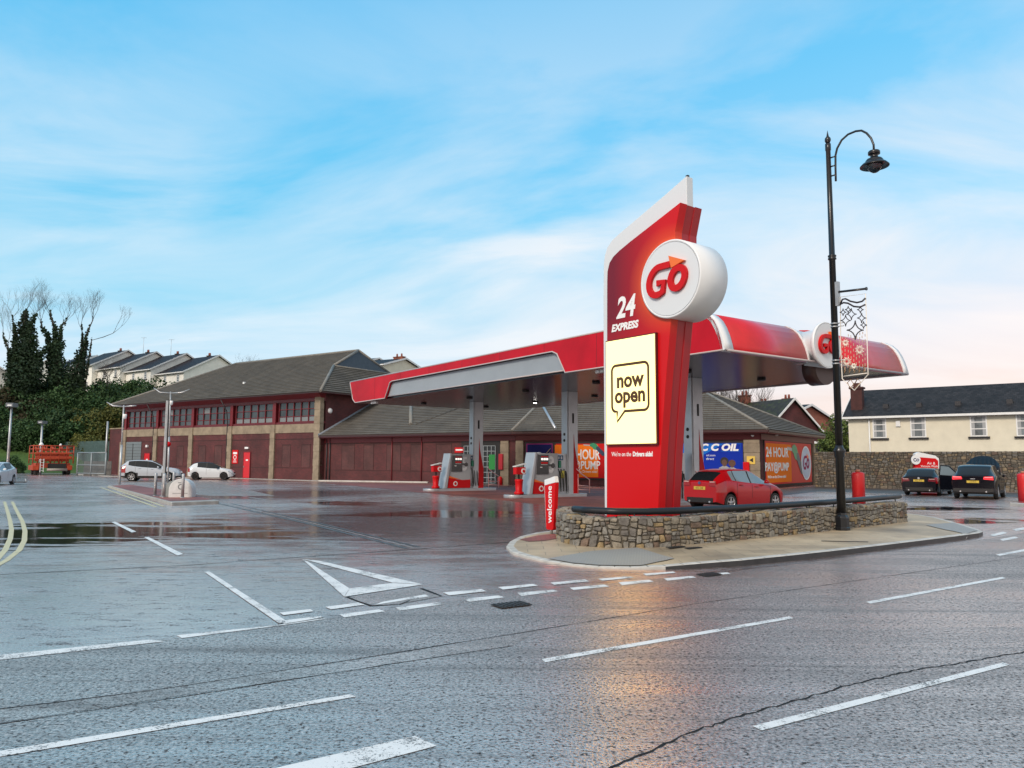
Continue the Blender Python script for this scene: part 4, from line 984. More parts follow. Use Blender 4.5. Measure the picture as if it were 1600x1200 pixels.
# low brick wall and pipe at the far left
wl_ = thing('brick_yard_wall', 'tall blank dark red brick wall adjoining the left end of the brick building', 'wall', BO + bx * (-BL - 1.6), TB)
mb = MB(BRK); mb.box(-1.9, 1.3, .3, .65, -.1, 5.1); mb.build('brickwork', wl_); mb = MB(STN); mb.box(-1.95, 1.32, .25, .70, 5.1, 5.22); mb.build('coping', wl_)
mb = MB(GALV); mb.tube([(-2.15, .1, 0), (-2.15, .1, 6.0)], .11, 8); mb.build('pipe', wl_); mb = MB(STN); mb.box(1.0, 1.3, -.1, .25, 0, 3.6); mb.build('pier', wl_)

# ------------------------------------------------------------------ single-storey shop
shop = thing('petrol_shop', 'single storey brick filling station shop with low tiled hipped roof and bright poster panels', 'building', BO, TB)
SZ = 3.85
p0 = Vector((0.0, 0.5, 0)); p1 = LB(PL(806, 700, BO + by * .5, by)); p1.z = 0
_c = G(1189.5, 764); p2 = LB(_c); p2.z = 0
_d = G(1273, 757.5); p3 = LB(_d); p3.z = 0; p3 = p2 + (p3 - p2).normalized() * min((p3 - p2).length, 13)
print('shop', p0, p1, p2, p3, (p2 - p1).length, (p3 - p2).length)
p4 = Vector((p3.x - 22, p3.y + 9, 0)); p5 = Vector((0, 14, 0))
fp_ = [p0, p1, p2, p3, p4, p5]
mb = MB(BRK); mb.prism([(p.x, p.y, -.1) for p in fp_], (0, 0, SZ - .15)); mb.build('wall', shop)
def outw(a, b): t = (b - a).normalized(); return Vector((t.y, -t.x, 0))
OV = .7
def off_corner(a, b, c, d):
    n1, n2 = outw(a, b), outw(b, c); m_ = (n1 + n2).normalized(); return b + m_ * d / max(.3, m_.dot(n1))
e0 = p0 + outw(p0, p1) * OV; e1 = off_corner(p0, p1, p2, OV); e2 = off_corner(p1, p2, p3, OV); e3 = p3 + outw(p2, p3) * OV + (p3 - p2).normalized() * OV
IN = 7.0; RZ = SZ + IN * .50
q0 = p0 - outw(p0, p1) * (IN - OV) + Vector((0, 0, 0)); q1 = off_corner(p0, p1, p2, -(IN - OV)); m23 = off_corner(p1, p2, p3, -(IN - OV))
def zz(p, z): return Vector((p.x, p.y, z))
# apex over the right-hand end
apx = (e2 + e3) / 2 - outw(p2, p3) * (IN); 
back3 = e3 + (e3 - e2).normalized() * .1
r0, r1, ra_ = zz(q0, RZ), zz(q1, RZ), zz(m23, RZ)
E0, E1, E2, E3 = (zz(e, SZ) for e in (e0, e1, e2, e3)); E4 = zz(p4, SZ); E5 = zz(p5, SZ)
mb = MB('shop roof tile')
mb.poly([E0, E1, r1, r0]); mb.poly([E1, E2, ra_, r1]); mb.poly([E2, E3, ra_])
for pp_ in ([E0, E1, r1, r0], [E1, E2, ra_, r1], [E2, E3, ra_]): tiled(mb, pp_, .36, .06)
mb.poly([E3, E4, E5, E0 * 0 + zz(q0, RZ), r1, ra_]) if False else None
mb.poly([E3, E4, r1, ra_]); mb.poly([E4, E5, r0, r1])
mb.build('roof', shop, fix=False)
def planept(px, py, A_, B_, C_):
    wa, wb, wc = [Matrix.Translation(BO) @ Matrix.Rotation(TB, 4, 'Z') @ v for v in (A_, B_, C_)]
    n = (wb - wa).cross(wc - wa).normalized(); return LB(PL(px, py, wa, n)), (LB(BO + n) - LB(BO))
mb = MB(RT)
up_ = Vector((0, 0, .04))
for a, b in ((E1, r1), (E2, ra_), (E3, ra_), (r0, r1), (r1, ra_)): mb.tube([a + up_, b + up_], .12, 6)
mb.build('ridge_tiles', shop)
fl = mat('lead flashing', (.16, .19, .23), .5)
mb = MB(fl); mb.tube([E0 + up_, r0 + up_], .14, 6); mb.build('flashing', shop)
for (a, b), m_, rr in ((((642, 664), (642, 628)), RT, .17), (((650, 664), (729, 634)), mat('valley', (.05, .045, .04), .7), .08)):
    u_, n_0 = planept(*a, E0, E1, r0); v_, _ = planept(*b, E0, E1, r0); mb = MB(m_); mb.tube([u_ + up_, v_ + up_], rr, 6); mb.build('valley_flashing', shop)
u_, _ = planept(868, 672, E1, E2, r1); v_, _ = planept(848, 636, E1, E2, r1); mb = MB(SIL); mb.tube([u_ + Vector((0, 0, .1)), v_ + Vector((0, 0, .1))], .10, 6); mb.build('roof_pipe', shop)
mb = MB('gutter')
for a, b in ((E0, E1), (E1, E2), (E2, E3)):
    o = outw(a, b) * .07; mb.prism([a + o + Vector((0, 0, -.16)), b + o + Vector((0, 0, -.16)), b - o * .4 + Vector((0, 0, -.16)), a - o * .4 + Vector((0, 0, -.16))], (0, 0, .14))
mb.build('gutter', shop)
mb = MB('soffit red')
for a, b, c, d in ((p0, p1, e0, e1), (p1, p2, e1, e2), (p2, p3, e2, e3)):
    mb.prism([zz(c, SZ - .22), zz(d, SZ - .22), zz(b, SZ - .22), zz(a, SZ - .22)], (0, 0, .05))
    o = outw(a, b) * .08; mb.prism([zz(a + o, SZ - .62), zz(b + o, SZ - .62), zz(b, SZ - .62), zz(a, SZ - .62)], (0, 0, .38))
mb.build('eaves', shop)
# frames on each wall: child coordinates via matrix
def wallM(a, b):
    t = (b - a).normalized(); ang = math.atan2(t.y, t.x); return Matrix.Translation(a) @ Matrix.Rotation(ang, 4, 'Z')
MA, MBm, MC = wallM(p0, p1), wallM(p1, p2), wallM(p2, p3)
LW = {}
def wpx(Mx, px, py, y=0):
    W4 = Matrix.Translation(BO) @ Matrix.Rotation(TB, 4, 'Z') @ Mx
    o = W4 @ Vector((0, y, 0)); n = (W4.to_3x3() @ Vector((0, 1, 0))); q = W4.inverted() @ PL(px, py, o, n); return (q.x, q.z)
def wb_(mb, Mx, name, **k): mb.xf(Mx); return mb.build(name, shop, **k)
LA = (p1 - p0).length; LBW = (p2 - p1).length; LCW = (p3 - p2).length
for k in range(6):
    x = 2.2 + k * 2.65; w = 1.5 if k % 2 == 0 else 1.1
    mb = MB('recess brick'); mb.box(x, x + w, -.012, 0, .95, 3.0); mb.use('recess line'); mb.box(x - .04, x, -.02, 0, .95, 3.0); mb.box(x + w, x + w + .04, -.02, 0, .95, 3.0); mb.box(x - .04, x + w + .04, -.035, 0, 3.0, 3.06); wb_(mb, MA, 'blind_opening')
mb = MB('recess line'); mb.box(0, LA - 4.5, -.014, -.001, 3.12, 3.17); mb.box(0, LA - 4.5, -.014, -.001, .86, .9); wb_(mb, MA, 'string_course')
for x in (.35, .75, 8.1, 11.3):
    mb = MB(PIPE if x < 1 else DRED); mb.tube([(x, -.07, 0), (x, -.07, SZ - .2)], .05, 8); wb_(mb, MA, 'downpipe')
# glazed door with white grid, dark recess, green poster
g0 = wpx(MA, 726, 700)[0]; g1 = wpx(MA, 775, 700)[0]
mb = MB(BLM); mb.box(g0 - .3, LA - 1.4, -.03, 0, 0, 3.3); wb_(mb, MA, 'door_recess')
mb = MB(GLS); mb.box(g0, g1, -.06, -.031, .1, 2.85); d_o = wb_(mb, MA, 'glazed_door')
mb = MB(mat('grid grey', (.30, .34, .36), .5))
for k in range(9): x = g0 + (g1 - g0) * k / 8; mb.box(x - .022, x + .022, -.09, -.061, .1, 2.85)
for k in range(8): z = .1 + 2.75 * k / 7; mb.box(g0, g1, -.095, -.0905, z - .02, z + .02)
mb.xf(MA); mb.build('security_grid', d_o)
xg = wpx(MA, 770, 715)[0]; mb = MB(mat('poster green', (.015, .22, .04), .5)); mb.box(xg - .28, xg + .28, -.12, -.10, 1.1, 2.2); wb_(mb, MA, 'green_poster')
xr = wpx(MA, 785.5, 715)[0]; mb = MB(mat('fire point red', (.40, .01, .02), .4)); mb.box(xr - .18, xr + .18, -.3, -.04, 1.1, 2.25); wb_(mb, MA, 'fire_point_box', bevel=.02)
mb = MB(RED); mb.lathe([(.17, 0), (.17, .5), (.08, .6)], (xr - .02, -.3, 0), 12); wb_(mb, MA, 'fire_bucket')
xs = wpx(MA, 735, 700)[0]; mb = MB(RED); mb.box(xs - 1.5, xs - .6, -.03, -.005, 2.35, 2.75); mb.use(WTX); mb.box(xs - 1.4, xs - .72, -.034, -.0305, 2.5, 2.62); wb_(mb, MA, 'wall_sign')
# stone pillars at the corners
def pier(Mx, x0, x1, nm='stone_pillar', y1=.2):
    mb = MB(STN); z = -.02; k = 0
    while z < SZ - .65: h = min(.6, SZ - .62 - z); j = .012 * (k % 2); mb.box(x0 + j, x1 - j, -.16 + j, y1, z, z + h - .02); z += h; k += 1
    mb.box(x0 + .03, x1 - .03, -.13, y1 - .02, 0, SZ - .64); return wb_(mb, Mx, nm, bevel=.015)
pier(MA, LA - 1.3, LA - .55); pier(MBm, .02, .62)
pier(MBm, LBW - 1.05, LBW - .02); pier(MC, LCW - .55, LCW)
mb = MB(STN); mb.box(LBW - 3.6 - LBW * .0, LBW - 3.3, 0, 0, 0, 0)
# posters
def poster(Mx, px0, px1, z0, z1, base, name='poster'):
    x0, x1 = wpx(Mx, px0, 720)[0], wpx(Mx, px1, 720)[0]
    mb = MB(BLM); mb.box(x0 - .12, x1 + .12, -.07, -.001, z0 - .12, z1 + .12); f = wb_(mb, Mx, 'poster_frame')
    mb = MB(base); mb.box(x0, x1, -.085, -.071, z0, z1); return mb, x0, x1, f
def post_done(mb, Mx, f): mb.xf(Mx); return mb.build('poster', f)
ZP0, ZP1 = .62, 3.0
NVY = mat('navy print', (.012, .014, .10), .65, spec=.15)
mb, x0, x1, f = poster(MBm, 823, 864, ZP0, ZP1, mat('pink border', (.30, .03, .16), .65, spec=.15)); mb.use(NVY); mb.box(x0 + .07, x1 - .07, -.09, -.0855, ZP0 + .07, ZP1 - .07)
cxp = x0 + (x1 - x0) * .48; mb.use(WTX); mb.lathe([(.33, -.11), (.33, -.091)], (cxp, 0, 2.05), 28, 'y'); go_mark(mb, cxp, 2.05, .30, -.111, .01, RED)
mb.use(mat('gold print', (.55, .36, .12), .65, spec=.15))
for k in range(5): mb.ribbon2([(cxp + .42, 2.0 - .14 * k + .15), (x1 - .15, 2.65 - .26 * k)], .03, -.0905, .006)
post_done(mb, MBm, f)
ORB = mat('orange print', (.88, .20, .015), .65, spec=.15); GRN = mat('nozzle green', (.02, .26, .12), .4); DGR = mat('nozzle dark', (.02, .04, .09), .4); SKN = mat('hand print', (.55, .30, .18), .5)
def nozzle(mb, x, z, s, y, flip=1, rot=0):
    P = lambda L: [(x + (a * math.cos(rot) - b * math.sin(rot)) * s * flip, z + (a * math.sin(rot) + b * math.cos(rot)) * s) for a, b in L]
    mb.use(mat('nozzle metal', (.42, .40, .40), .35)); mb.xz(P([(-1.3, .28), (-.45, .22), (-.45, .08), (-1.2, .12)]), y - .005, y)
    mb.use(GRN); mb.xz(P([(-.5, .32), (-.1, .42), (.25, .3), (.55, -.1), (.3, -.38), (-.05, -.30), (-.3, -.02), (-.5, .06)]), y - .009, y - .0055)
    mb.use(DGR); mb.xz(P([(.22, -.02), (.5, .02), (1.25, -.75), (1.1, -1.05), (.9, -1.0), (.25, -.35)]), y - .013, y - .0095)
# poster with 24 HOUR PAY@PUMP seen between pumps and totem (runs on behind the totem)
mb, x0, x1, f = poster(MBm, 869, 985, ZP0 - .05, ZP1 - .02, RED)
xa_ = wpx(MBm, 880, 720)[0]; xb_ = wpx(MBm, 935, 720)[0]; mb.use(ORB); mb.box(xa_ - .6, xb_, -.092, -.0855, ZP0 + .02, ZP1 - .1)
xt = wpx(MBm, 940, 716)[0]; mb.use(WTX)
mb.text('24 HOUR', .98, wpx(MBm, 938, 714)[0], wpx(MBm, 925, 711)[1], -.096, .008, .62, align='RIGHT', bold=.02)
mb.text('PAY@PUMP', .80, wpx(MBm, 938, 714)[0], wpx(MBm, 925, 727.5)[1], -.096, .008, .70, align='RIGHT', bold=.015)
mb.text("We're on the Drivers side!", .26, wpx(MBm, 934, 714)[0], wpx(MBm, 925, 737)[1], -.096, .008, .8, align='RIGHT')
for k, py in enumerate((707, 716.5, 725.5, 734, 743)): mb.use(WTX); mb.text('Go', .36, wpx(MBm, 951, 714)[0], wpx(MBm, 948, py)[1], -.096, .008, .8)
nx, nz_ = wpx(MBm, 929, 698); nozzle(mb, nx, nz_, .62, -.1)
post_done(mb, MBm, f)
# blue poster
BLU = mat('blue print', (.005, .03, .36), .65, spec=.15)
mb, x0, x1, f = poster(MBm, 1060, 1161, ZP0, ZP1 - .0, BLU)
BL2 = mat('blue glow print', (.01, .16, .62), .65, spec=.15); mb.use(BL2); mb.xz([(x0 + .2, ZP1 - .05), (x1 - 1.2, ZP1 - .05), (x0 + .2, 1.4)], -.087, -.0855)
tx, tz = wpx(MBm, 1153, 699.5); mb.use(WTX); mb.text('C C OIL', .62, tx, tz, -.094, .008, 1.12, shear=.2, bold=.03, align='RIGHT')
bx0, bz0 = wpx(MBm, 1127, 705); bx1, bz1 = wpx(MBm, 1157, 693.5)
mb.use(BL2); mb.ribbon2([(bx0, bz0), (bx1 - .06, bz0), (bx1 + .02, bz1), (bx0 + .06, bz1)], .03, -.0875, .004, closed=True)
mb.use(WTX)
for a, s_, sz in (((1118, 711.5), 'oil.com', .2), ((1116, 717), 'direct', .22)): tx, tz = wpx(MBm, *a); mb.text(s_, sz, tx, tz, -.094, .006, 1, align='RIGHT')
SKD = mat('skin print', (.10, .045, .03), .5); HRD = mat('hair print', (.012, .01, .012), .6); CLP = mat('cloth print', (.32, .32, .34), .5)
def bust(px, py, s, hair):
    x, z = wpx(MBm, px, py); 
    mb.use(hair); mb.lathe([(.27 * s, -.092), (.27 * s, -.088)], (x, 0, z + .06 * s), 18, 'y')
    mb.use(CLP); mb.xz([(x - .42 * s, ZP0 + .05), (x - .36 * s, z - .38 * s), (x - .1 * s, z - .25 * s), (x + .12 * s, z - .25 * s), (x + .4 * s, z - .42 * s), (x + .46 * s, ZP0 + .05)], -.095, -.0925)
    mb.use(SKD); mb.xz([(x + .17 * s * math.cos(t), z - .05 * s + .23 * s * math.sin(t)) for t in [i * math.pi / 8 for i in range(16)]], -.1, -.0955)
bust(1132, 722, 1.0, HRD); bust(1144, 725, .85, mat('brown print hair', (.10, .04, .02), .6))
post_done(mb, MBm, f)
# orange poster on the right-hand wall
ZQ0, ZQ1 = wpx(MC, 1193, 760)[1], wpx(MC, 1193, 686.5)[1]; print('right poster z', ZQ0, ZQ1, wpx(MC, 1267, 757)[1], wpx(MC, 1267, 695)[1])
ZQ0 = max(.25, ZQ0); ZQ1 = min(SZ - .68, ZQ1)
mb, x0, x1, f = poster(MC, 1194, 1266, ZQ0, ZQ1, RED); wd = x1 - x0
mb.use(ORB); mb.box(x0 + .15, x0 + wd * .52, -.092, -.0855, ZQ0 + .12, ZQ1 - .15)
mb.use(WTX)
def wt(s_, size, px, py, xs, bold): x, z = wpx(MC, px, py, -.08); mb.text(s_, size, x, z, -.098, .01, xs, bold=bold)
wt('24 HOUR', .92, 1214.5, 707.5, 1.30, .02); wt('PAY@PUMP', .78, 1214.5, 730, 1.27, .02); wt("We're on the Drivers side!", .27, 1214, 745, 1.36, .005)
cx0, cz0 = wpx(MC, 1259, 723.5, -.08); mb.use(WTX); mb.lathe([(1.28, -.12), (1.28, -.0925)], (cx0, 0, cz0), 40, 'y'); mb.use(mat('disc print', (.55, .6, .72), .65, spec=.15)); mb.lathe([(1.17, -.124), (1.17, -.1205)], (cx0, 0, cz0), 40, 'y')
go_mark(mb, cx0, cz0, 1.15, -.1245, .012, mat('violet red print', (.28, .02, .09), .65, spec=.15), ORG)
nx, nz_ = wpx(MC, 1244, 713, -.08); nozzle(mb, nx - .3, nz_ + .25, 1.5, -.1)
post_done(mb, MC, f)
mb = MB(RED); ex, ez = wpx(MBm, 1172, 738); mb.box(ex - .42, ex - .02, -.34, -.17, 1.0, 1.75); wb_(mb, MBm, 'extinguisher_cabinet', bevel=.02)
mb = MB(mat('sign yellow', (.75, .52, .10), .4)); ex, ez = wpx(MBm, 1174.5, 719); mb.box(ex - .30, ex + .22, -.2, -.165, ez - .26, ez + .26); mb.use(BLM); mb.xz([(ex + .1, ez + .15), (ex - .15, ez), (ex + .1, ez - .15)], -.205, -.2005); wb_(mb, MBm, 'hazard_sign')
for px, py, Mx in ((1176, 680, MBm), (1208, 679, MC)): 
    x, z = wpx(Mx, px, py); mb = MB(WTX); mb.lathe([(.0, z - .12), (.09, z - .08), (.11, z)], (x, -.25, 0), 12); wb_(mb, Mx, 'dome_camera')
# ------------------------------------------------------------------ houses
def gable_house(name, label, cat, c, rz, L_, W2, ze, zr, wallm, roofm, group=None, base=0, over=.35, trim=WPNT, chim=(), wins=(), gwins=(), chm='orange brick'):
    """ridge along local x; gable ends at x=0 and x=-L; front faces -y"""
    t = thing(name, label, cat, c, rz, group)
    mb = MB(wallm); mb.box(-L_, 0, 0, W2, base, ze); mb.prism([(0, 0, ze), (0, W2, ze), (0, W2 / 2, zr - .08)], (-L_, 0, 0)); mb.build('wall', t)
    mb = MB(roofm); sl = (zr - ze) / (W2 / 2); o = over
    for sg in (0, 1):
        a = (0 - o, ze - sl * o) if sg == 0 else (W2 + o, ze - sl * o); r = (W2 / 2, zr)
        mb.hexa([(o, a[0], a[1]), (-L_ - o, a[0], a[1]), (-L_ - o, r[0], r[1]), (o, r[0], r[1])], [(o, a[0], a[1] + .14), (-L_ - o, a[0], a[1] + .14), (-L_ - o, r[0], r[1] + .14), (o, r[0], r[1] + .14)])
    rf = mb.build('roof', t)
    for xg in (o + .01, -L_ - o - .07):
        mb = MB(trim)
        for sg in (0, 1):
            a = Vector((xg, -o, ze - sl * o - .06)) if sg == 0 else Vector((xg, W2 + o, ze - sl * o - .06)); r = Vector((xg, W2 / 2, zr - .06))
            mb.prism([a, r, r + Vector((0, 0, .26)), a + Vector((0, 0, .26))], (.06, 0, 0))
        mb.build('bargeboard', t)
    mb = MB(trim); mb.box(-L_ - o, o, -o - .12, -o - .01, ze - sl * o - .05, ze - sl * o + .12); mb.build('gutter', t)
    for (x, y, h, w) in chim:
        mb = MB(chm); zb = zr - abs(y - W2 / 2) * sl - .5; mb.box(x - w, x + w, y - .35, y + .35, zb, zr + h); mb.box(x - w - .08, x + w + .08, y - .43, y + .43, zr + h, zr + h + .12); ch = mb.build('chimney', rf)
        mb = MB(mat('clay pot', (.22, .06, .04), .8)); mb.lathe([(.15, zr + h + .12), (.12, zr + h + .6)], (x - w * .5, y, 0), 10); mb.lathe([(.15, zr + h + .12), (.12, zr + h + .6)], (x + w * .5, y, 0), 10); mb.build('chimney_pot', rf)
    def win(Mx, x, z, w, h, sill=True):
        mb = MB(WPNT); f_ = .09
        for a, b, c2, d in ((x - w, x - w + f_, z, z + h), (x + w - f_, x + w, z, z + h), (x - w + f_, x + w - f_, z, z + f_), (x - w + f_, x + w - f_, z + h - f_, z + h), (x - w + f_, x + w - f_, z + h * .36 - .03, z + h * .36 + .04), (x - w + f_, x + w - f_, z + h * .68 - .03, z + h * .68 + .04)):
            mb.box(a, b, -.05, .03, c2, d)
        mb.xf(Mx); wo = mb.build('window', t)
        mb = MB(mat('curtained pane', (.13, .15, .16), .12, spec=.7, var=.8, vscale=.9)); mb.box(x - w + .04, x + w - .04, -.02, -.002, z + .03, z + h - .03)
        mb.use(mat('net curtain', (.34, .35, .36), .4)); mb.box(x - w + f_, x - w * .45, -.028, -.0205, z + .1, z + h - .1); mb.box(x + w * .45, x + w - f_, -.028, -.0205, z + .1, z + h - .1)
        mb.xf(Mx); mb.build('pane', wo)
        if sill: mb = MB(BLM); mb.box(x - w - .15, x + w + .15, -.16, 0, z - .14, z - .01); mb.xf(Mx); mb.build('sill', wo)
    for x, z, w, h in wins: win(Matrix(), x, z, w, h)
    Mg = Matrix.Rotation(R(90), 4, 'Z')
    for y, z, w, h in gwins: win(Mg, y, z, w, h, False)
    return t
# cream rendered house behind the stone wall on the right
hc0 = AT(1327, 700, 64); hc1 = AT(1600, 700, 56.5); v = (hc1 - hc0); v.z = 0; rzc = math.atan2(v.y, v.x); dl_ = v.length
HO = Vector((hc0.x, hc0.y, 0)) + v.normalized() * 26
LH = loc_of(HO, rzc); vx = v.normalized(); vy = Vector((-vx.y, vx.x, 0))
def hf_(px, py): q = LH(PL(px, py, HO, vy)); return (q.x, q.z)
ze_ = hf_(1327, 650)[1]; zr2 = LH(PL(1340, 613, HO + vy * 3.6, vy)).z; print('cream', ze_, zr2, hf_(1600, 639), hf_(1376, 654), hf_(1376, 684), hf_(1436, 651), hf_(1532, 650))
wins = []
for px, y0_, y1_ in ((1375, 684.5, 654), (1435.5, 683.5, 651), (1530, 682, 649), (1603, 681.5, 646.5)):
    a = hf_(px, y0_); b = hf_(px, y1_); wins.append((a[0], a[1], .52 if px < 1400 else .56, b[1] - a[1]))
hs_ = gable_house('cream_house', 'long cream rendered house with dark slate roof and white sash windows above the stone wall', 'house', HO, rzc, 26, 7.2, ze_, zr2, CREAM, MATS['dark slate'], chim=[], wins=wins, trim=WPNT)
mb = MB(mat('chimney brick red', (.06, .018, .016), .8, var=.3)); cxx, czz = hf_(1338, 640); mb.box(-25.9, -25.0, .6, 1.3, ze_, ze_ + 2.3); mb.box(-26, -24.9, .5, 1.4, ze_ + 2.3, ze_ + 2.45); mb.box(-25.7, -25.2, .75, 1.15, ze_ + 2.45, ze_ + 2.8); mb.use(WPNT); mb.box(-26.0, -24.9, .45, .62, ze_ + .2, ze_ + .35); mb.build('chimney', hs_)
mb = MB(WPNT); xd = hf_(1360, 700)[0]; mb.tube([(xd, -.1, 0), (xd, -.1, ze_ - .1)], .06, 8); mb.build('downpipe', hs_)
mb = MB(WPNT); xd, zd = hf_(1403.5, 662); mb.box(xd - .16, xd + .16, -.12, -.001, zd - .22, zd + .22); mb.build('alarm_box', hs_)
for px in (1384, 1436, 1497, 1578):
    q = LH(PL(px, 633, HO + vy * .9, vy)); sl = (zr2 - ze_) / 3.6; mb = MB(PIPE); mb.box(q.x - .2, q.x + .2, .75, 1.1, ze_ + sl * .75, ze_ + sl * 1.1 + .25); mb.build('roof_vent', hs_)
# brick houses behind the shop roof
h1 = AT(1205, 655, 84); TR1 = R(-30)
def placed(px, py, D, z=None): p = AT(px, py, D); return p
def zat(py, D, px=1200): return AT(px, py, D).z
# nearer house: gable with white verge, apex at (1238,622)
D1 = 78; ap = AT(1238, 623, D1); ez1 = AT(1222, 655, D1).z; er = AT(1262, 673, D1 + 1)
rz1 = R(-12); W1 = 7.6; vv = Vector((math.cos(rz1), math.sin(rz1), 0)); 
def gable_front(name, label, apx_, W2, ze, L_, rzf, wallm, roofm, **k):
    """gable end faces the camera; apx_ = apex point of that gable; rzf = direction of local x (ridge), pointing to the camera"""
    lx_ = Vector((math.cos(rzf), math.sin(rzf), 0)); ly_ = Vector((-math.sin(rzf), math.cos(rzf), 0)); c = Vector((apx_.x, apx_.y, 0)) - ly_ * (W2 / 2)
    return gable_house(name, label, 'house', c, rzf, L_, W2, ze, apx_.z, wallm, roofm, **k)
gable_front('brick_house', 'brown brick gabled house with mossy dark roof and chimney behind the shop roof', AT(1238, 624, 80), 7.6, AT(1238, 676, 80).z, 12, R(-68), MATS['dark red brick'], MATS['mossy tile'], chim=[(-7.6, 3.8, .9, .65)], group='brick houses behind the shop')
gable_front('brick_house', 'orange brick gabled house with twin chimney stacks behind the shop, nearest the cream house', AT(1264, 633.5, 92), 10.5, AT(1262, 655, 92).z, 8, R(-52), MATS['orange brick'], MATS['dark slate'], chim=[(-2.2, 4.2, .8, .45), (-5.5, 4.2, .5, .45)], group='brick houses behind the shop', gwins=[])
# low garages between
gp = AT(1290, 700, 74); gt = thing('garage', 'low dark garage with white fascia between the brick house and the cream house', 'garage', (gp.x, gp.y, 0), R(-35))
mb = MB(BLM); mb.box(-4, 5.5, 0, 6, 0, AT(1290, 693, 74).z); mb.build('wall', gt); mb = MB(WPNT); mb.box(-4.1, 5.6, -.1, 0, AT(1290, 693, 74).z, AT(1290, 689.5, 74).z); mb.build('fascia', gt)
# dark roofed houses behind the main building, by the canopy end
gable_front('slate_house', 'dark slate roofed house with white verge and chimney behind the grey tiled roof', AT(632, 561, 118), 10, AT(632, 575, 118).z, 16, R(-30), CREAM, MATS['terrace tile'], base=6, chim=[(-1, 5, .3, .9), (-13.5, 5, .3, .8)], group='slate houses on the rise behind')
gable_front('slate_house', 'farther slate roofed house, just its gable peak showing beside the grey roof ridge', AT(590, 560.5, 128), 9, AT(590, 572, 128).z, 10, R(-30), CREAM, MATS['terrace tile'], base=6, chim=[(-6, 4.5, .2, .5)], group='slate houses on the rise behind')
# white terrace on the hill
peaks = [(341, 556, 132, 'nearest and rightmost white terraced house on the hill, bare tree before its gable'), (290, 553, 136, 'second white terraced house from the right on the hill'), (243, 550.5, 140, 'third white terraced house from the right on the hill'), (199, 548, 144, 'white terraced house on the hill with long pale gable just right of the ivy trees'), (150, 556, 150, 'white terraced house on the hill partly behind the ivy clad tree')]
for i, (px, py, Dd, lb) in enumerate(peaks):
    a = AT(px, py, Dd); rz = R(-36); lx_ = Vector((math.cos(rz), math.sin(rz), 0)); ly_ = Vector((-math.sin(rz), math.cos(rz), 0)); W2 = 12.5
    c = Vector((a.x, a.y, 0)) - ly_ * (W2 / 2); zr_ = a.z; ze = zr_ - 3.3
    gable_house('terraced_house', lb, 'house', c, rz, 8.2, W2, ze, zr_, mat('white render', (.86, .84, .78), .9, var=.1, vscale=.8), MATS['terrace tile'], group='white terraced houses on the hill', base=9, chim=[(-3, 6.5, .15, .3)], wins=[(-1.6, ze - 1.7, .45, 1.25), (-5.6, ze - 1.7, .45, 1.25), (-1.6, ze - 4.3, .45, 1.25), (-5.6, ze - 4.3, .45, 1.25)], chm='mortar')
for (px, py, Dd, lb) in ((75, 562, 140, 'dark roofed white house on the hill seen between the two ivy clad trees'), (-6, 571, 120, 'white house with dark gabled roof cut off at the left of the view')):
    a = AT(px, py, Dd); gable_front('hill_house', lb, a, 9, a.z - 3, 9, R(-50), MATS['white render'], MATS['terrace tile'], base=8, group='houses behind the ivy trees')
# ------------------------------------------------------------------ stone boundary wall on the right, raised bed wall with rail
b0 = G(1274, 760.5); b1 = G(1600, 768.5); bd = (b1 - b0).normalized(); b2 = b1 + bd * 14
bw = rubble([b0, b1, b2], 2.5, .45, 18, .2, .46, 'boundary stone', MORD, 3, 0, .03, back=False)
o = bw.build('stone_boundary_wall', fix=False, uv=False); tag(o, 'long tall grey brown rubble wall behind the parked black cars', 'wall')
wp = [(884, 828), (872, 834), (871, 840), (880, 846), (900, 850.5), (930, 853), (960, 854.5), (1000, 855), (1040, 854), (1090, 850.5), (1160, 844), (1240, 836), (1320, 827), (1417.5, 815.5)]
WP = [G(x, y, .10) for x, y in wp]
WP = [Vector((p.x, p.y, 0)) for p in WP]
wall = rubble(WP, lambda s: .585 + .012 * math.sin(s * 3.1) + .01 * math.sin(s * 7.7), .42, 6, .12, .30, 'rubble stone', MORT, 8, .06, .028)
o = wall.build('rubble_wall', fix=False, uv=False); tag(o, 'low curved rubble stone wall with a black rail on the corner pavement', 'wall')
# rail
rp_ = [(897, 797.5), (915, 797), (960, 799.5), (1010, 801), (1060, 800), (1120, 796.5), (1200, 791.5), (1300, 784), (1403, 775.5)]
nw = [Vector((p[0], p[1], 0)) for p in WP]
def wallray(px):                                          # wall centre line point under pixel column px
    best = None
    for a, b in zip(nw, nw[1:]):
        t = (b - a).normalized(); n = Vector((t.y, -t.x, 0)); a2, b2_ = a - n * .21, b - n * .21
        d = ray(px, 720); d2 = Vector((d.x, d.y)); e = (b2_ - a2)
        den = d2.x * e.y - d2.y * e.x
        if abs(den) < 1e-6: continue
        s_ = (a2.x * e.y - a2.y * e.x) / den; u = (a2.x * d2.y - a2.y * d2.x) / den
        pen = max(0, -u, u - 1)
        if s_ > 0 and (best is None or (round(pen, 2), s_) < best[0]): best = ((round(pen, 2), s_), a2 + e * u)
    return best[1]
RP = []
for px, py in rp_:
    q = wallray(max(px, 885)); D = q.y; p = AT(px, py, D); RP.append(Vector((q.x, q.y, p.z)))
print('rail z', [round(p.z, 2) for p in RP])
zs = [.93] * len(RP)
RP = [Vector((p.x, p.y, max(.75, min(.79, p.z)))) for p in RP]
rail = thing('guard_rail', 'thick black tubular guard rail running along the top of the low stone wall', 'rail', (RP[4].x, RP[4].y, 0)); ro = Vector((RP[4].x, RP[4].y, 0))
fine = []
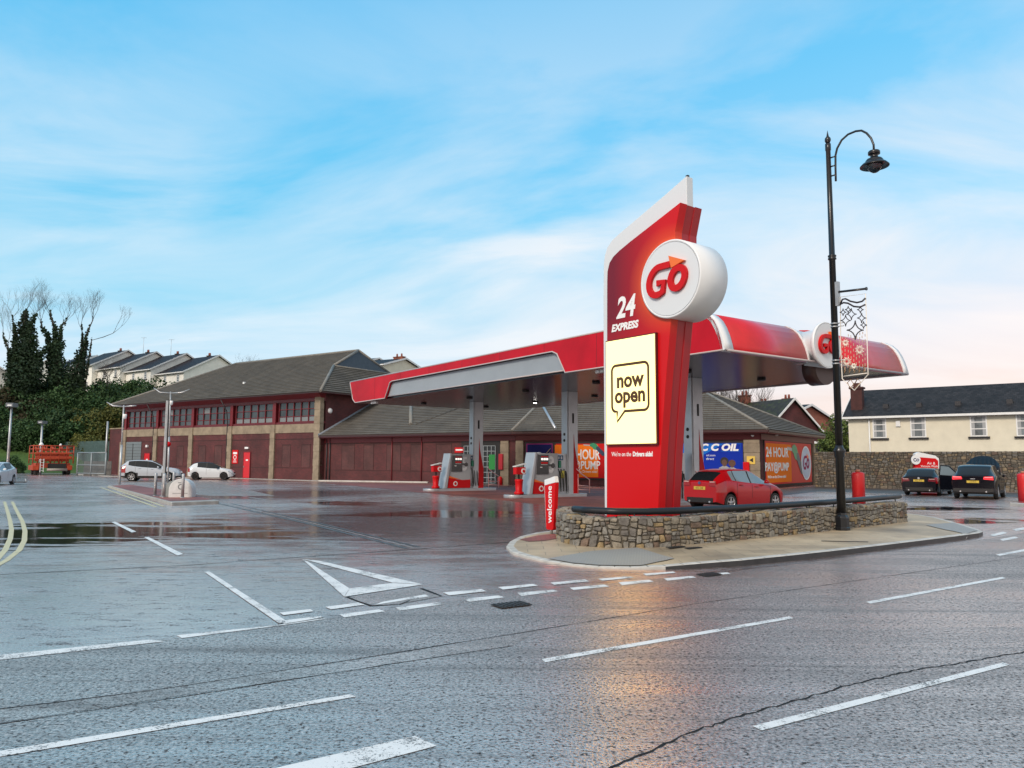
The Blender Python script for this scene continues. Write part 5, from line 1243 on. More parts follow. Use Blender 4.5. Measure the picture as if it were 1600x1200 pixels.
for a, b in zip(RP, RP[1:]):
    for k in range(4): fine.append(a.lerp(b, k / 4))
fine.append(RP[-1])
mb = MB(mat('rail black', (.012, .014, .018), .38, spec=.35)); L0 = fine[0] + (fine[0] - fine[1]).normalized() * .03
mb.tube([p - ro for p in [L0] + fine], [.035] + [.068] * len(fine), 14); mb.build('rail', rail)
for px in (913, 990, 1062, 1119, 1169, 1215, 1258, 1300, 1335, 1396):
    q = wallray(px); k = min(fine, key=lambda f: (Vector((f.x, f.y, 0)) - q).length); mb = MB(BLK); mb.tube([(q.x - ro.x, q.y - ro.y, .62), (q.x - ro.x, q.y - ro.y, k.z - .04)], .014, 6); mb.build('post', rail)
# ------------------------------------------------------------------ heritage lamp post with banner frame
LPp = G(1316, 829, .1); lamp = thing('street_lamp', 'tall black heritage lamp post with curved arm and lantern before the low stone wall', 'street lamp', (LPp.x, LPp.y, .1), TP)
def lf(px, py): q = loc_of((LPp.x, LPp.y, .1), TP)(PL(px, py, Vector((LPp.x, LPp.y, 0)), ly)); return (q.x, q.z)
H = lf(1296, 222)[1]; print('lamp H', H)
mb = MB(BLK); mb.lathe([(.18, 0), (.18, .07), (.165, .09), (.165, .30), (.15, .34), (.12, .37), (.115, .42)], n=8, smooth=False); mb.build('base', lamp, bevel=.006)
zc1 = lf(1312, 705)[1]
mb = MB(BLK); mb.lathe([(.105, .42), (.095, zc1 - .15), (.12, zc1 - .13), (.12, zc1 - .04), (.14, zc1 - .02), (.14, zc1 + .03), (.10, zc1 + .08), (.085, zc1 + .14)], n=20); mb.build('lower_shaft', lamp)
z2 = lf(1302, 402)[1]
mb = MB(BLK); mb.lathe([(.085, zc1 + .14), (.075, z2 - .06), (.10, z2 - .05), (.10, z2 - .02), (.08, z2), (.10, z2 + .02), (.10, z2 + .05), (.07, z2 + .07), (.058, H - .22), (.07, H - .2), (.07, H - .04), (.045, H - .02)], n=16); mb.build('upper_shaft', lamp)
mb = MB(BLK); mb.lathe([(.045, H - .02), (.075, H + .05), (.07, H + .11), (.03, H + .16), (.0, H + .33)], n=14); mb.build('finial', lamp)
ap_ = [lf(x, y) for x, y in [(1306, 283), (1305.5, 262), (1305.5, 243), (1308, 232), (1315, 219), (1325, 210), (1337, 205), (1346, 204), (1354, 208), (1361, 216), (1365, 226), (1365.5, 236)]]
mb = MB(BLK); mb.tube([(a, 0, b) for a, b in ap_], .026, 10)
for py in (244, 258, 273): q = lf(1305.5, py); mb.tube([(.03, 0, q[1]), (q[0], 0, q[1])], .018, 6)
mb.build('arm', lamp)
lc = lf(1365.5, 236); q = lf(1365, 262); s_l = lc[1] - q[1]
mb = MB(BLK); hx = lc[0]; zt_ = lc[1]
mb.lathe([(.05, zt_ + .02), (.12, zt_), (.135, zt_ - .02), (.135, zt_ - .08), (.12, zt_ - .09), (.085, zt_ - .10), (.085, zt_ - .17), (.17, zt_ - .20), (.20, zt_ - .24), (.20, zt_ - .27), (.27, zt_ - .31), (.325, zt_ - .37), (.325, zt_ - .385), (.18, zt_ - .30)], (hx, 0, 0), 28, caps=False); mb.build('lantern', lamp)
GLB, n_ = newmat('clear bowl'); n_.b.inputs['Transmission Weight'].default_value = 1; n_.b.inputs['Roughness'].default_value = .05; n_.b.inputs['IOR'].default_value = 1.15; n_.b.inputs['Base Color'].default_value = (.95, .97, 1, 1)
mb = MB(GLB); mb.lathe([(.16, zt_ - .36), (.15, zt_ - .43), (.11, zt_ - .49), (.05, zt_ - .53), (.0, zt_ - .54)], (hx, 0, 0), 20, caps=False); mb.build('bowl', lamp)
mb = MB(mat('lamp gear', (.35, .34, .33), .4)); mb.lathe([(.15, zt_ - .345), (.15, zt_ - .355)], (hx, 0, 0), 20); mb.build('reflector', lamp)
# banner frame hung on the post: bracket arm, rope-light frame, iron tracery
bn = thing('festive_light_frame', 'wire frame of black scroll and gold light motifs hanging from the black lamp post', 'decoration', (LPp.x, LPp.y, .1), TP)
a0 = lf(1309, 456); a1 = lf(1354, 451)
mb = MB(BLK); mb.tube([(.05, 0, a0[1]), (a1[0], 0, a1[1])], .028, 8); mb.tube([(a1[0] - .02, 0, a1[1]), (a1[0] + .01, 0, a1[1])], .042, 8); mb.build('bracket_arm', bn)
mb = MB(GALV); mb.box(.07, .15, -.05, .05, a0[1] - .35, a0[1] + .25)
mb.build('control_box', bn)
for py in (505, 510, 563, 568): mb = MB(GALV); z = lf(1310, py)[1]; mb.lathe([(.095, z - .015), (.095, z + .015)], n=12); mb.tube([(.05, 0, z), (.24, 0, z)], .013, 6); mb.build('clamp', bn)
RL = mat('rope light', (.80, .74, .66), .4, emit=(1, .85, .7), estr=.08)
fr = [lf(*p) for p in [(1313, 464), (1352.5, 459), (1356.5, 585), (1335, 610), (1316, 592), (1313.5, 545)]]
mb = MB(RL); mb.tube([(a, 0, b) for a, b in fr], .012, 5, closed=True); a, b = lf(1318, 588), lf(1355, 583); mb.tube([(a[0], 0, a[1]), (b[0], 0, b[1])], .012, 5)
mb.build('outline', bn)
IRN = mat('scroll iron', (.03, .025, .03), .4)
mb = MB(IRN)
def sc(pts, r=.013):
    q = [lf(*p) for p in pts]; mb.tube([(a, -.02, b) for a, b in q], r, 5)
sc([(1314, 474), (1317, 468), (1322, 467), (1330, 471), (1340, 473), (1348, 471), (1353, 466)], .022); sc([(1313, 476), (1319, 473), (1326, 474), (1335, 479), (1345, 480), (1353, 476)], .022)
for (cx_0, cy_0, s_) in ((1331, 491, 8), (1322, 501, 8), (1337, 516, 13), (1347, 497, 7), (1318, 488, 5), (1345, 484, 5), (1326, 484, 5), (1350, 508, 5)):
    for sx_, sy_ in ((1, 1), (-1, 1), (-1, -1), (1, -1)):        # concave four-pointed star of four arcs
        P = []
        for k in range(7): t = R(90 * k / 6); P.append((cx_0 + sx_ * s_ * (1 - math.sin(t)), cy_0 + sy_ * s_ * 1.15 * (1 - math.cos(t))))
        sc(P, .011 if s_ < 9 else .015)
mb.build('scroll_tracery', bn)
mb = MB(mat('gold bulbs', (.60, .42, .30), .4)); rr_ = random.Random(2)
for k in range(9):
    x = 1316 + k * 4.5; y = 522 + rr_.uniform(-2, 6)
    while y < 578: q = lf(x + rr_.uniform(-.6, .6), y); mb.box(q[0] - .006, q[0] + .006, -.006, .006, q[1] - .03, q[1] + .03); y += rr_.uniform(5.5, 9)
mb.build('curtain_lights', bn)
mb = MB(mat('star bulbs', (.85, .80, .66), .4, emit=(1, .9, .7), estr=.15))
for cx_0, cy_0, s_ in ((1344, 547, 8), (1322, 536, 6), (1324, 565, 8), (1335, 572, 5)):
    for k in range(16):
        t = k * 22.5; r0_ = s_ * (.25 if k % 2 else .4); r1_ = s_ * (.95 if k % 2 else .75); a = lf(cx_0 + r0_ * math.cos(R(t)), cy_0 + r0_ * math.sin(R(t))); b = lf(cx_0 + r1_ * math.cos(R(t)), cy_0 + r1_ * math.sin(R(t))); mb.tube([(a[0], -.03, a[1]), (b[0], -.03, b[1])], .008, 4)
mb.build('star_lights', bn)
mb = MB(mat('lower net', (.30, .17, .08), .5))
for k in range(0, 10, 2):
    for j in range(3):
        a = lf(1318 + k * 3.8, 583 - j * 4); b = lf(1320.5 + k * 3.8, 578 - j * 4); mb.tube([(a[0], .02, a[1]), (b[0], .02, b[1])], .010, 4)
for P in ([(1329, 607), (1334, 600), (1329, 593), (1324, 598), (1329, 607)], [(1335, 600), (1340, 592), (1345, 597), (1336, 606)]):
    q = [lf(*p) for p in P]; mb.tube([(a, 0, b) for a, b in q], .012, 4)
mb.build('lower_motif', bn)
# ------------------------------------------------------------------ welcome totem, bollards
wl0 = G(861.5, 833, .08); wt_ = thing('welcome_sign', 'small tapered red post sign reading welcome at the tip of the pavement', 'sign', (wl0.x, wl0.y, .07), TP)
def wf(px, py): q = loc_of((wl0.x, wl0.y, .07), TP)(PL(px, py, Vector((wl0.x, wl0.y, 0)), ly)); return (q.x, q.z)
mb = MB(GALV); mb.tube([(0, 0, 0), (0, 0, .16)], .035, 8); mb.build('foot', wt_)
b_ = [wf(856, 829), wf(866, 829.5), wf(874, 757), wf(852, 760)]
mb = MB(RED); mb.xz([(-.13, .12), (-.10, .085), (.10, .085), (.13, .12), (.205, 1.16), (-.185, 1.08)], -.055, .055); mb.build('panel', wt_, bevel=.012)
mb = MB(WHT); mb.xz([(-.187, 1.085), (.207, 1.165), (.17, 1.30), (-.195, 1.21)], -.05, .05); mb.xz([(-.134, .14), (-.131, .14), (-.188, 1.08), (-.196, 1.08)], -.05, .05); mb.build('cap', wt_, bevel=.01)
Mw = Matrix.Translation((.01, 0, .66)) @ Matrix.Rotation(R(-90), 4, 'Y')
mb = MB(WTX); mb.text('welcome', .225, 0, 0, -.058, .006, 1.02, bold=.003, M4=Mw); mb.build('lettering', wt_)
def bollard(px, py, h, r, label, group='red bollards'):
    p = G(px, py); t = thing('red_bollard', label, 'bollard', (p.x, p.y, 0), 0, group)
    mb = MB(mat('bollard red', (.60, .015, .018), .4)); mb.lathe([(r, 0), (r, h - .10), (r * .92, h - .05), (r * .55, h - .02)], n=24); mb.build('body', t)
    mb = MB(mat('bollard cap', (.42, .16, .10), .5)); mb.lathe([(r * .4, h - .02), (r * .4, h + .06), (r * .3, h + .08)], n=16); mb.build('cap', t); return t
bollard(1342.5, 792, 1.38, .24, 'fat red bollard standing behind the black rail beside the lamp post')
bollard(1601, 783, 1.3, .25, 'fat red bollard cut off at the right of the view beside the black car')
# ------------------------------------------------------------------ objects on the left island
def twin_lamp(base, top, z_arm_px, heads, label, ball=None, bent=0):
    p = G(*base); t = thing('car_park_light', label, 'light column', (p.x, p.y, .12 if bent else 0), 0, 'thin twin headed car park lights')
    D = p.y; tp = AT(top[0], top[1], D); q = tp - p
    mb = MB(GALV); mb.tube([(0, 0, 0), (q.x * .5, 0, q.z * .5)], .075, 8); mb.tube([(q.x * .5, 0, q.z * .5), (q.x, 0, q.z)], .05, 8); mb.build('column', t)
    for hx, hy in heads:
        h = AT(hx, hy, D) - p; mb = MB(GALV); m = Vector((q.x, 0, q.z)).lerp(h, .62); m.z = q.z - .05
        mb.tube([(q.x, 0, q.z - .1), (m.x, 0, m.z), (h.x, 0, h.z)], [.035, .05, .03], 6); mb.build('lamp_head', t)
    c = AT(*z_arm_px, D) - p; mb = MB(WTX); mb.lathe([(.0, c.z - .22), (.10, c.z - .16), (.12, c.z), (.12, c.z + .12)], (c.x + .1, -.1, 0), 10); mb.build('dome_camera', t)
    if ball: c = AT(*ball, D) - p; mb = MB(RED); mb.smooth = True; mb.lathe([(0, c.z - .2), (.14, c.z - .15), (.2, c.z), (.14, c.z + .15), (0, c.z + .2)], (c.x, -.05, 0), 12); mb.build('red_ball', t)
    return t
twin_lamp((186.5, 757.5), (193.5, 633), (194, 650), [(167, 628.5), (213, 634)], 'twin headed light column at the far tip of the red paved island')
twin_lamp((262, 754), (266.5, 612), (266.5, 629), [(240, 606), (296, 608.5)], 'twin headed light column with a red ball behind the flat steel post', ball=(263.5, 694))
def post_flat(px, py, ptop, w, d, label):
    p = G(px, py, .12); H_ = AT(ptop[0], ptop[1], p.y).z - .12; t = thing('steel_post', label, 'post', (p.x, p.y, .12), R(20))
    mb = MB(GALV); mb.box(-w / 2, w / 2, -d / 2, d / 2, 0, H_); mb.build('shaft', t, bevel=.01)
    mb = MB(BLM); mb.box(w / 2, w / 2 + .04, -d / 2, d / 2, 0, H_ + .05); mb.build('edge_channel', t)
    mb = MB(SIL); mb.box(-w / 2 - .06, w / 2 + .02, -d / 2 - .05, d / 2 + .05, 0, .05); mb.build('base_plate', t)
    return t
post_flat(254, 776.5, (258.5, 626), .10, .12, 'tall flat grey steel post standing on the red paved island')
pb = G(242, 775, .12); bol = thing('steel_bollard', 'slim steel bollard leftmost of the four on the paved island', 'bollard', (pb.x, pb.y, .12), 0, 'slim steel bollards on the island')
mb = MB(GALV); mb.lathe([(.062, 0), (.062, .96), (.05, .99), (0, 1.0)], n=14); mb.build('tube', bol); mb = MB(SIL); mb.lathe([(.09, 0), (.09, .02)], n=14); mb.build('base_ring', bol)
for px, py, lb in ((255.5, 777, 'slim steel bollard touching the foot of the flat steel post'), (270.5, 771, 'slim steel bollard rising behind the pale arched block'), (285, 778, 'slim steel bollard in front of the pale arched block')):
    q = G(px, py, .12); copy_tree(bol, (q.x, q.y, .12), 0, lb)
dm = G(281, 777.5, .12); dt = thing('arched_block', 'pale concrete arched block with a dark ring emblem on the paved island', 'marker block', (dm.x, dm.y, .12), R(8))
PC = mat('pale concrete', (.66, .67, .67), .6, var=.15, vscale=4)
hw2 = .46; Hh = .78; pf = [(-hw2, 0)] + arc(0, .32, hw2, Hh - .32, 180, 0, 14) + [(hw2, 0)]
mb = MB(PC); mb.xz(pf, 0, .7); mb.build('arch', dt, bevel=.02)
mb = MB(mat('grey concrete', (.24, .26, .26), .6, var=.2)); pf2 = [(-hw2 - .32, 0)] + arc(-.2, .32, .56, .40, 180, 30, 10) + [(hw2 - .1, 0)]; mb.xz(pf2, .3, 1.0); mb.build('rear_hood', dt, bevel=.02)
mb = MB(mat('emblem grey', (.16, .17, .18), .5)); mb.ribbon2(arc(.02, .45, .10, .10, 0, 360, 18)[:-1], .035, -.001, .006, closed=True); mb.box(-.10, .02, -.007, -.001, .60, .63); mb.box(-.3, .3, -.006, -.001, .17, .185); mb.build('emblem', dt)
# floodlight poles on the far left
for (bxp, byp, tx_, ty_, sz, lb) in ((11, 742, 18, 636, .38, 'tall grey floodlight pole by the white car at the left'), (62, 742, 66, 662, .26, 'shorter grey floodlight pole beside the orange lift machine')):
    p = G(bxp, byp); t = thing('floodlight_pole', lb, 'floodlight', (p.x, p.y, 0), 0, 'grey floodlight poles in front of the bank'); q = AT(tx_, ty_, p.y) - p
    mb = MB(GALV); mb.tube([(0, 0, -.3), (q.x, 0, q.z)], [.16, .09], 8); mb.build('pole', t); mb = MB(mat('lamp box', (.12, .14, .16), .4)); mb.box(q.x - sz, q.x + sz, -.4, .5, q.z, q.z + sz * 1.1); mb.use(WTX); mb.box(q.x - sz * .5, q.x + sz * .7, -.42, -.401, q.z + .1, q.z + sz * .6); mb.build('lamp_housing', t, bevel=.05)
# ------------------------------------------------------------------ orange lift machine
om = G(82, 742); lm = thing('lift_machine', 'orange caged boom lift machine parked before the fence and bank', 'machine', (om.x, om.y, 0), R(38))
OR2 = mat('machine orange', (.42, .05, .012), .5, var=.2, vscale=3)
mb = MB(OR2); mb.box(-1.6, 1.6, 0, 3.6, .75, 1.25); mb.box(-1.9, -1.3, -.2, 3.4, .5, 1.0); mb.box(1.3, 1.8, -.2, 3.4, .5, 1.0); mb.box(-1.7, 1.7, -.15, -.0, 1.7, 2.0); mb.box(-1.7, 1.7, -.25, -.1, 2.2, 2.4); mb.build('chassis', lm, bevel=.04)
mb = MB(RUB)
for x in (-1.65, 1.35):
    for y in (.5, 3.0): mb = MB(RUB); mb.lathe([(.2, x), (.48, x), (.48, x + .32), (.2, x + .32)], (0, y, .48), 18, 'x'); mb.build('wheel', lm)
mb = MB(OR2)
for x in (-1.9, -1.1, -.3, .5, 1.2, 1.85):
    mb.tube([(x, -.1, 1.2), (x, -.1, 3.1)], .06, 6); mb.tube([(x, 3.2, 1.2), (x, 3.2, 3.1)], .05, 6)
for z in (1.7, 2.3, 2.75, 3.1):
    mb.tube([(-1.9, -.1, z), (1.85, -.1, z)], .05, 6); mb.tube([(-1.9, -.1, z), (-1.9, 3.2, z)], .05, 6); mb.tube([(1.85, -.1, z), (1.85, 3.2, z)], .05, 6)
for x in (-1.5, -.7, .1, .85): mb.tube([(x, 0, 1.4), (x + .5, .4, 2.9)], .07, 6); mb.tube([(x + .6, 1.2, 1.3), (x, 2.0, 3.0)], .09, 6)
for z in (1.45, 2.0, 2.55): mb.box(-1.6, 1.6, 1.0, 1.25, z, z + .22)
mb.build('cage', lm)
mb = MB(mat('machine pipe', (.34, .30, .27), .5)); mb.tube([(-.6, -.35, .55), (1.3, -.35, .55)], .14, 10); mb.use(BLM); mb.box(-.5, 1.2, -.2, 0, .7, 1.2); mb.build('counterweight', lm)
mb = MB(WTX); mb.box(-1.25, -1.2, -.4, -.3, .3, 1.7); mb.box(-.95, -.9, -.4, -.3, .3, 1.7)
for k in range(5): mb.box(-1.2, -.95, -.38, -.32, .45 + k * .28, .49 + k * .28)
mb.build('ladder', lm)
mb = MB(WTX); mb.smooth = True; mb.lathe([(.25, 3.1), (.2, 3.3), (.05, 3.45)], (-1.2, .1, 0), 12); mb.lathe([(.14, 3.1), (.12, 3.25), (.03, 3.35)], (.6, .1, 0), 12); mb.build('beacon', lm)
# palisade fence, mesh gate, low walls
f0 = G(86, 737); f1 = G(166, 739.5); fv = f1 - f0; fz = AT(120, 689.5, (f0.y + f1.y) / 2).z; FL_ = fv.length
fe = thing('palisade_fence', 'grey green steel palisade fence between the lift machine and the brick wall', 'fence', (f0.x, f0.y, 0), math.atan2(fv.y, fv.x))
FM = mat('fence steel', (.13, .20, .19), .5, metal=.4, var=.2, vscale=2); x = 0; mb = MB(FM)
while x < FL_: mb.xz([(x, .1), (x + .1, .1), (x + .1, fz - .12), (x + .05, fz), (x, fz - .12)], 0, .03); x += .2
for z in (.6, fz - .5): mb.box(0, FL_, .031, .08, z - .04, z + .04)
mb.build('pales', fe)
for k in range(3): mb = MB(FM); mb.box(FL_ * k / 2 - .06, FL_ * k / 2 + .06, .09, .2, 0, fz - .1); mb.build('post', fe)
g0_ = G(120, 743); g1_ = G(164, 744.5); gv = g1_ - g0_; gz = AT(140, 707.5, g0_.y).z
gt_ = thing('mesh_gate', 'grey steel mesh gates in front of the palisade fence', 'gate', (g0_.x, g0_.y, 0), math.atan2(gv.y, gv.x)); Lg = gv.length; GM = mat('gate grey', (.24, .28, .30), .5, metal=.3)
mb = MB(GM)
for x in (0, .5 * Lg, Lg): mb.tube([(x, 0, 0), (x, 0, gz)], .09, 6)
for z in (.25, 1.1, gz): mb.tube([(0, 0, z), (Lg, 0, z)], .06, 6)
mb.build('gate_frame', gt_)
mb = MB(GM); x = .15
while x < Lg: mb.box(x - .012, x + .012, -.01, .01, .25, gz); x += .16
mb.build('mesh_infill', gt_)
mb = MB(mat('scrub board', (.14, .13, .12), .8, var=.3)); mb.box(.1, Lg - .1, .6, .65, 0, 1.5); o = mb.build('hoarding', gt_)
s0_ = G(30, 735); s1_ = G(56, 736.5); mb = MB(mat('drab board', (.17, .12, .09), .8, var=.3)); sv = s1_ - s0_; mb.prism([(s0_.x, s0_.y, 0), (s1_.x, s1_.y, 0), (s1_.x, s1_.y + .25, 0), (s0_.x, s0_.y + .25, 0)], (0, 0, 1.7)); tag(mb.build('low_wall', bevel=.03), 'low drab brown wall at the foot of the grass bank left of the lift machine', 'wall')
# wheel stop hoops by the white car
p = G(32, 754); t = thing('trolley_rail', 'low bent steel rail on the tarmac beside the white car at the left', 'rail', (p.x, p.y, 0), 0)
mb = MB(GALV); mb.tube([(-.5, 0, 0), (-.62, 0, .28), (-.55, .1, .3)], .035, 6); mb.tube([(.45, 0, 0), (.32, 0, .28)], .035, 6); mb.build('upright', t); mb = MB(BLM); mb.tube([(-.5, 0, .03), (.45, 0, .03)], .04, 6); mb.build('base_bar', t)
# air and water sign
ap2 = G(1447, 766); at_ = thing('air_water_sign', 'slanted red and white air and vacuum sign behind the black estate car', 'sign', (ap2.x, ap2.y, 0), R(0))
def af(px, py): q = AT(px, py, ap2.y) - ap2; return (q.x, q.z)
rzs = R(-24)
P = [af(*p) for p in ((1430, 714), (1431, 762), (1466, 762), (1466, 720), (1462, 716.5))]
mb = MB(RED); mb.xz(P, 0, .3); mb.build('panel', at_, bevel=.01)
P = [af(*p) for p in ((1430.5, 714), (1430.5, 709), (1436, 706.5), (1462, 712), (1467.5, 716.5), (1468, 722), (1467, 762), (1466.2, 762), (1466.2, 720), (1462, 716.4))]
mb = MB(WHT); mb.xz(P, .03, .34); mb.build('cap', at_, bevel=.01)
c = af(1430.5, 718.5); mb = MB(WHT); mb.lathe([(.30, -.06), (.30, -.001)], (c[0], 0, c[1]), 24, 'y'); mb.use(mat('logo blue', (.03, .03, .12), .4)); mb.ribbon2(arc(c[0] - .06, c[1], .09, .09, 40, 330, 10), .05, -.061, .008); mb.ribbon2(arc(c[0] + .11, c[1] - .01, .07, .07, 0, 340, 10), .045, -.061, .008, closed=True); mb.build('logo_disc', at_)
mb = MB(WTX); c = af(1455, 724); mb.text('Air &', .24, c[0], c[1], -.004, .008, 1); c = af(1452, 728.5); mb.text('Vacuum Wash', .19, c[0], c[1], -.004, .008, 1); mb.build('lettering', at_)
# ------------------------------------------------------------------ cars
def lerpT(T, x):
    if x <= T[0][0]: return T[0][1]
    for (a, b), (c, d) in zip(T, T[1:]):
        if x <= c: return b + (d - b) * (x - a) / (c - a)
    return T[-1][1]
def smoothT(T, x):                                  # monotone-ish smooth interpolation
    if x <= T[0][0]: return T[0][1]
    for i in range(len(T) - 1):
        a, b = T[i]; c, d = T[i + 1]
        if x <= c:
            h = c - a; t = (x - a) / h
            m0 = (d - b) / h if i == 0 else ((d - b) / h + (b - T[i - 1][1]) / (a - T[i - 1][0])) / 2
            m1 = (d - b) / h if i == len(T) - 2 else ((T[i + 2][1] - d) / (T[i + 2][0] - c) + (d - b) / h) / 2
            s0 = (d - b) / h
            if abs(s0) < 1e-6: m0 = m1 = 0
            else:
                m0 = max(min(m0 / s0, 2.5), 0) * s0; m1 = max(min(m1 / s0, 2.5), 0) * s0
            return (2 * t ** 3 - 3 * t * t + 1) * b + (t ** 3 - 2 * t * t + t) * h * m0 + (-2 * t ** 3 + 3 * t * t) * d + (t ** 3 - t * t) * h * m1
    return T[-1][1]
def make_car(name, label, cat, loc, az, S, group=None):
    """x forward from the rear bumper (x=0) to the nose; az = heading measured from +Y towards +X in degrees"""
    t = thing(name, label, cat, (loc[0], loc[1], 0), R(90 - az), group)
    L, Wd, H = S['L'], S['W'] / 2, S['H']; off = L / 2
    top, belt, plan, tw = S['top'], S['belt'], S['plan'], S['tw']; xr, xf = S['axles']; RA = S['ra']; gc = S.get('gc', .2)
    xs = set([0, .03, .08, .15, L - .15, L - .08, L - .03, L]); k = 0
    while k < L: xs.add(round(k, 3)); k += .09
    for a, b in S['side']: xs |= {a, b}
    for a in S['screen'] + S['rearwin']: xs.add(a)
    for a, _ in top: xs.add(a)
    for xc in (xr, xf): xs |= {xc - RA - .01, xc + RA + .01, xc}
    xs = sorted(x for x in xs if 0 <= x <= L); xs = [x for i, x in enumerate(xs) if i == 0 or x - xs[i - 1] > .012]
    def bot(x):
        b = gc + .10 * max(0, (x - (L - .5)) / .5) + .12 * max(0, (.4 - x) / .4)
        for xc in (xr, xf):
            d = abs(x - xc)
            if d < RA: b = max(b, .32 + math.sqrt(RA * RA - d * d))
        return b
    rows = []
    for x in xs:
        hw = Wd * lerpT(plan, x); b = bot(x); zt = smoothT(top, x); zb = min(smoothT(belt, x), zt - .05); g = min(1, (zt - zb) / .35); w_t = hw * (lerpT(tw, x) if g > .3 else .80 + (lerpT(tw, x) - .80) * max(0, (g - .14) / .16)) if g > .14 else hw * .80
        zm = max(b + .03, .42); zm2 = max(zm + .02, min(zb - .12, .66))
        hb = hw * .965
        pts = [(0, b), (hw * .80, b), (hw * .955, b + .02), (hw * .99, max(zm, b + .03)), (hw * 1.0, max(zm2, b + .05)), (hw * .985, zb - .05), (hb * .955, zb), (w_t + (hb * .93 - w_t) * .45, zb + (zt - .07 * g - zb) * .55), (w_t, zt - .055 * g - .01), (w_t * .93, zt - .022 * g), (w_t * .6, zt - .002), (0, zt + .006)]
        rows.append(pts)
    n = len(rows[0]); V = []; idx = {}
    for i, (x, pts) in enumerate(zip(xs, rows)):
        for j, (y, z) in enumerate(pts):
            for sd in (1, -1):
                if j in (0, n - 1) and sd < 0: idx[i, j, -1] = idx[i, j, 1]; continue
                idx[i, j, sd] = len(V); V.append((x - off, y * sd, z))
    B = {}
    def put(bk, f): B.setdefault(bk, []).append(f)
    ins = lambda x, rs: any(a <= x <= b for a, b in rs)
    for i in range(len(xs) - 1):
        xm = (xs[i] + xs[i + 1]) / 2; gz = smoothT(top, xm) - smoothT(belt, xm)
        for j in range(n - 1):
            for sd in (1, -1):
                f = (idx[i, j, sd], idx[i + 1, j, sd], idx[i + 1, j + 1, sd], idx[i, j + 1, sd]); f = tuple(dict.fromkeys(f))
                if sd < 0: f = f[::-1]
                bk = 'body'
                if j in (6, 7) and ins(xm, S['side']) : bk = 'side_window'
                elif j in (6, 7) and S['side'][0][0] < xm < S['side'][-1][1]: bk = 'pillar'
                elif j in (8, 9, 10) and S['screen'][0] < xm < S['screen'][1]: bk = 'windscreen' if j > 8 else 'roof'
                elif j in (8, 9, 10) and S['rearwin'][0] < xm < S['rearwin'][1]: bk = 'rear_window'
                elif j >= 8 and S['rearwin'][1] <= xm <= S['screen'][0] + .01: bk = 'roof'
                elif j == 0 or (j <= 1): bk = 'underside'
                elif j <= 2 and S.get('clad') : bk = 'cladding'
                elif S.get('clad') and j == 3 and (abs(xm - xr) < RA + .07 or abs(xm - xf) < RA + .07): bk = 'cladding'
                elif xm < S.get('tl', (.3, 0))[0] and j in (4, 5) and S.get('tl', (0, 1))[1]: bk = 'tail_light'
                elif xm > L - .42 and j == 5 and S.get('hl', 1): bk = 'headlight'
                if bk == 'side_window': bk = (bk, sd, [a <= xm <= b for a, b in S['side']].index(True))
                elif bk in ('tail_light', 'headlight', 'cladding', 'pillar'): bk = (bk, sd, int(xm > L / 2) if bk != 'pillar' else next(k for k, (a, b) in enumerate(S['side']) if xm < b))
                if len(f) >= 3: put(bk, f)
    put('body', tuple([idx[0, j, 1] for j in range(n)] + [idx[0, j, -1] for j in range(n - 2, 0, -1)]))
    e = len(xs) - 1; put('body', tuple([idx[e, j, 1] for j in range(n)][::-1] + [idx[e, j, -1] for j in range(1, n - 1)]))
    mm = dict(body=S['paint'], roof=S.get('roofp', S['paint']), side_window=S.get('glass', GLS), windscreen=S.get('glass', GLS), rear_window=S.get('rglass', GLS), pillar=S.get('pillar', BLM), underside=BLM, cladding=BLM, tail_light=mat('tail red', (.32, .004, .008), .1, spec=.8), headlight=mat('headlamp', (.45, .48, .5), .12, metal=.3))
    for bk, F_ in B.items():
        if isinstance(bk, tuple): bk = bk[0]
        used = sorted({i for f in F_ for i in f}); mp_ = {u: k for k, u in enumerate(used)}
        me = bpy.data.meshes.new(bk); me.from_pydata([V[u] for u in used], [], [tuple(mp_[i] for i in f) for f in F_]); me.materials.append(mm[bk])
        me.polygons.foreach_set('use_smooth', [len(p.vertices) < 6 for p in me.polygons]); me.update()
        o = bpy.data.objects.new(bk, me); COL.objects.link(o); o.parent = t
        if bk in ('body', 'roof'): o.modifiers.new('e', 'EDGE_SPLIT').split_angle = R(58)
        if bk in ('roof', 'pillar') and bk != 'body': pass
    # wheels
    rim = mat(S.get('rim', 'alloy'), S.get('rimc', (.42, .43, .45)), .3, metal=.7); wr = S.get('wr', .31)
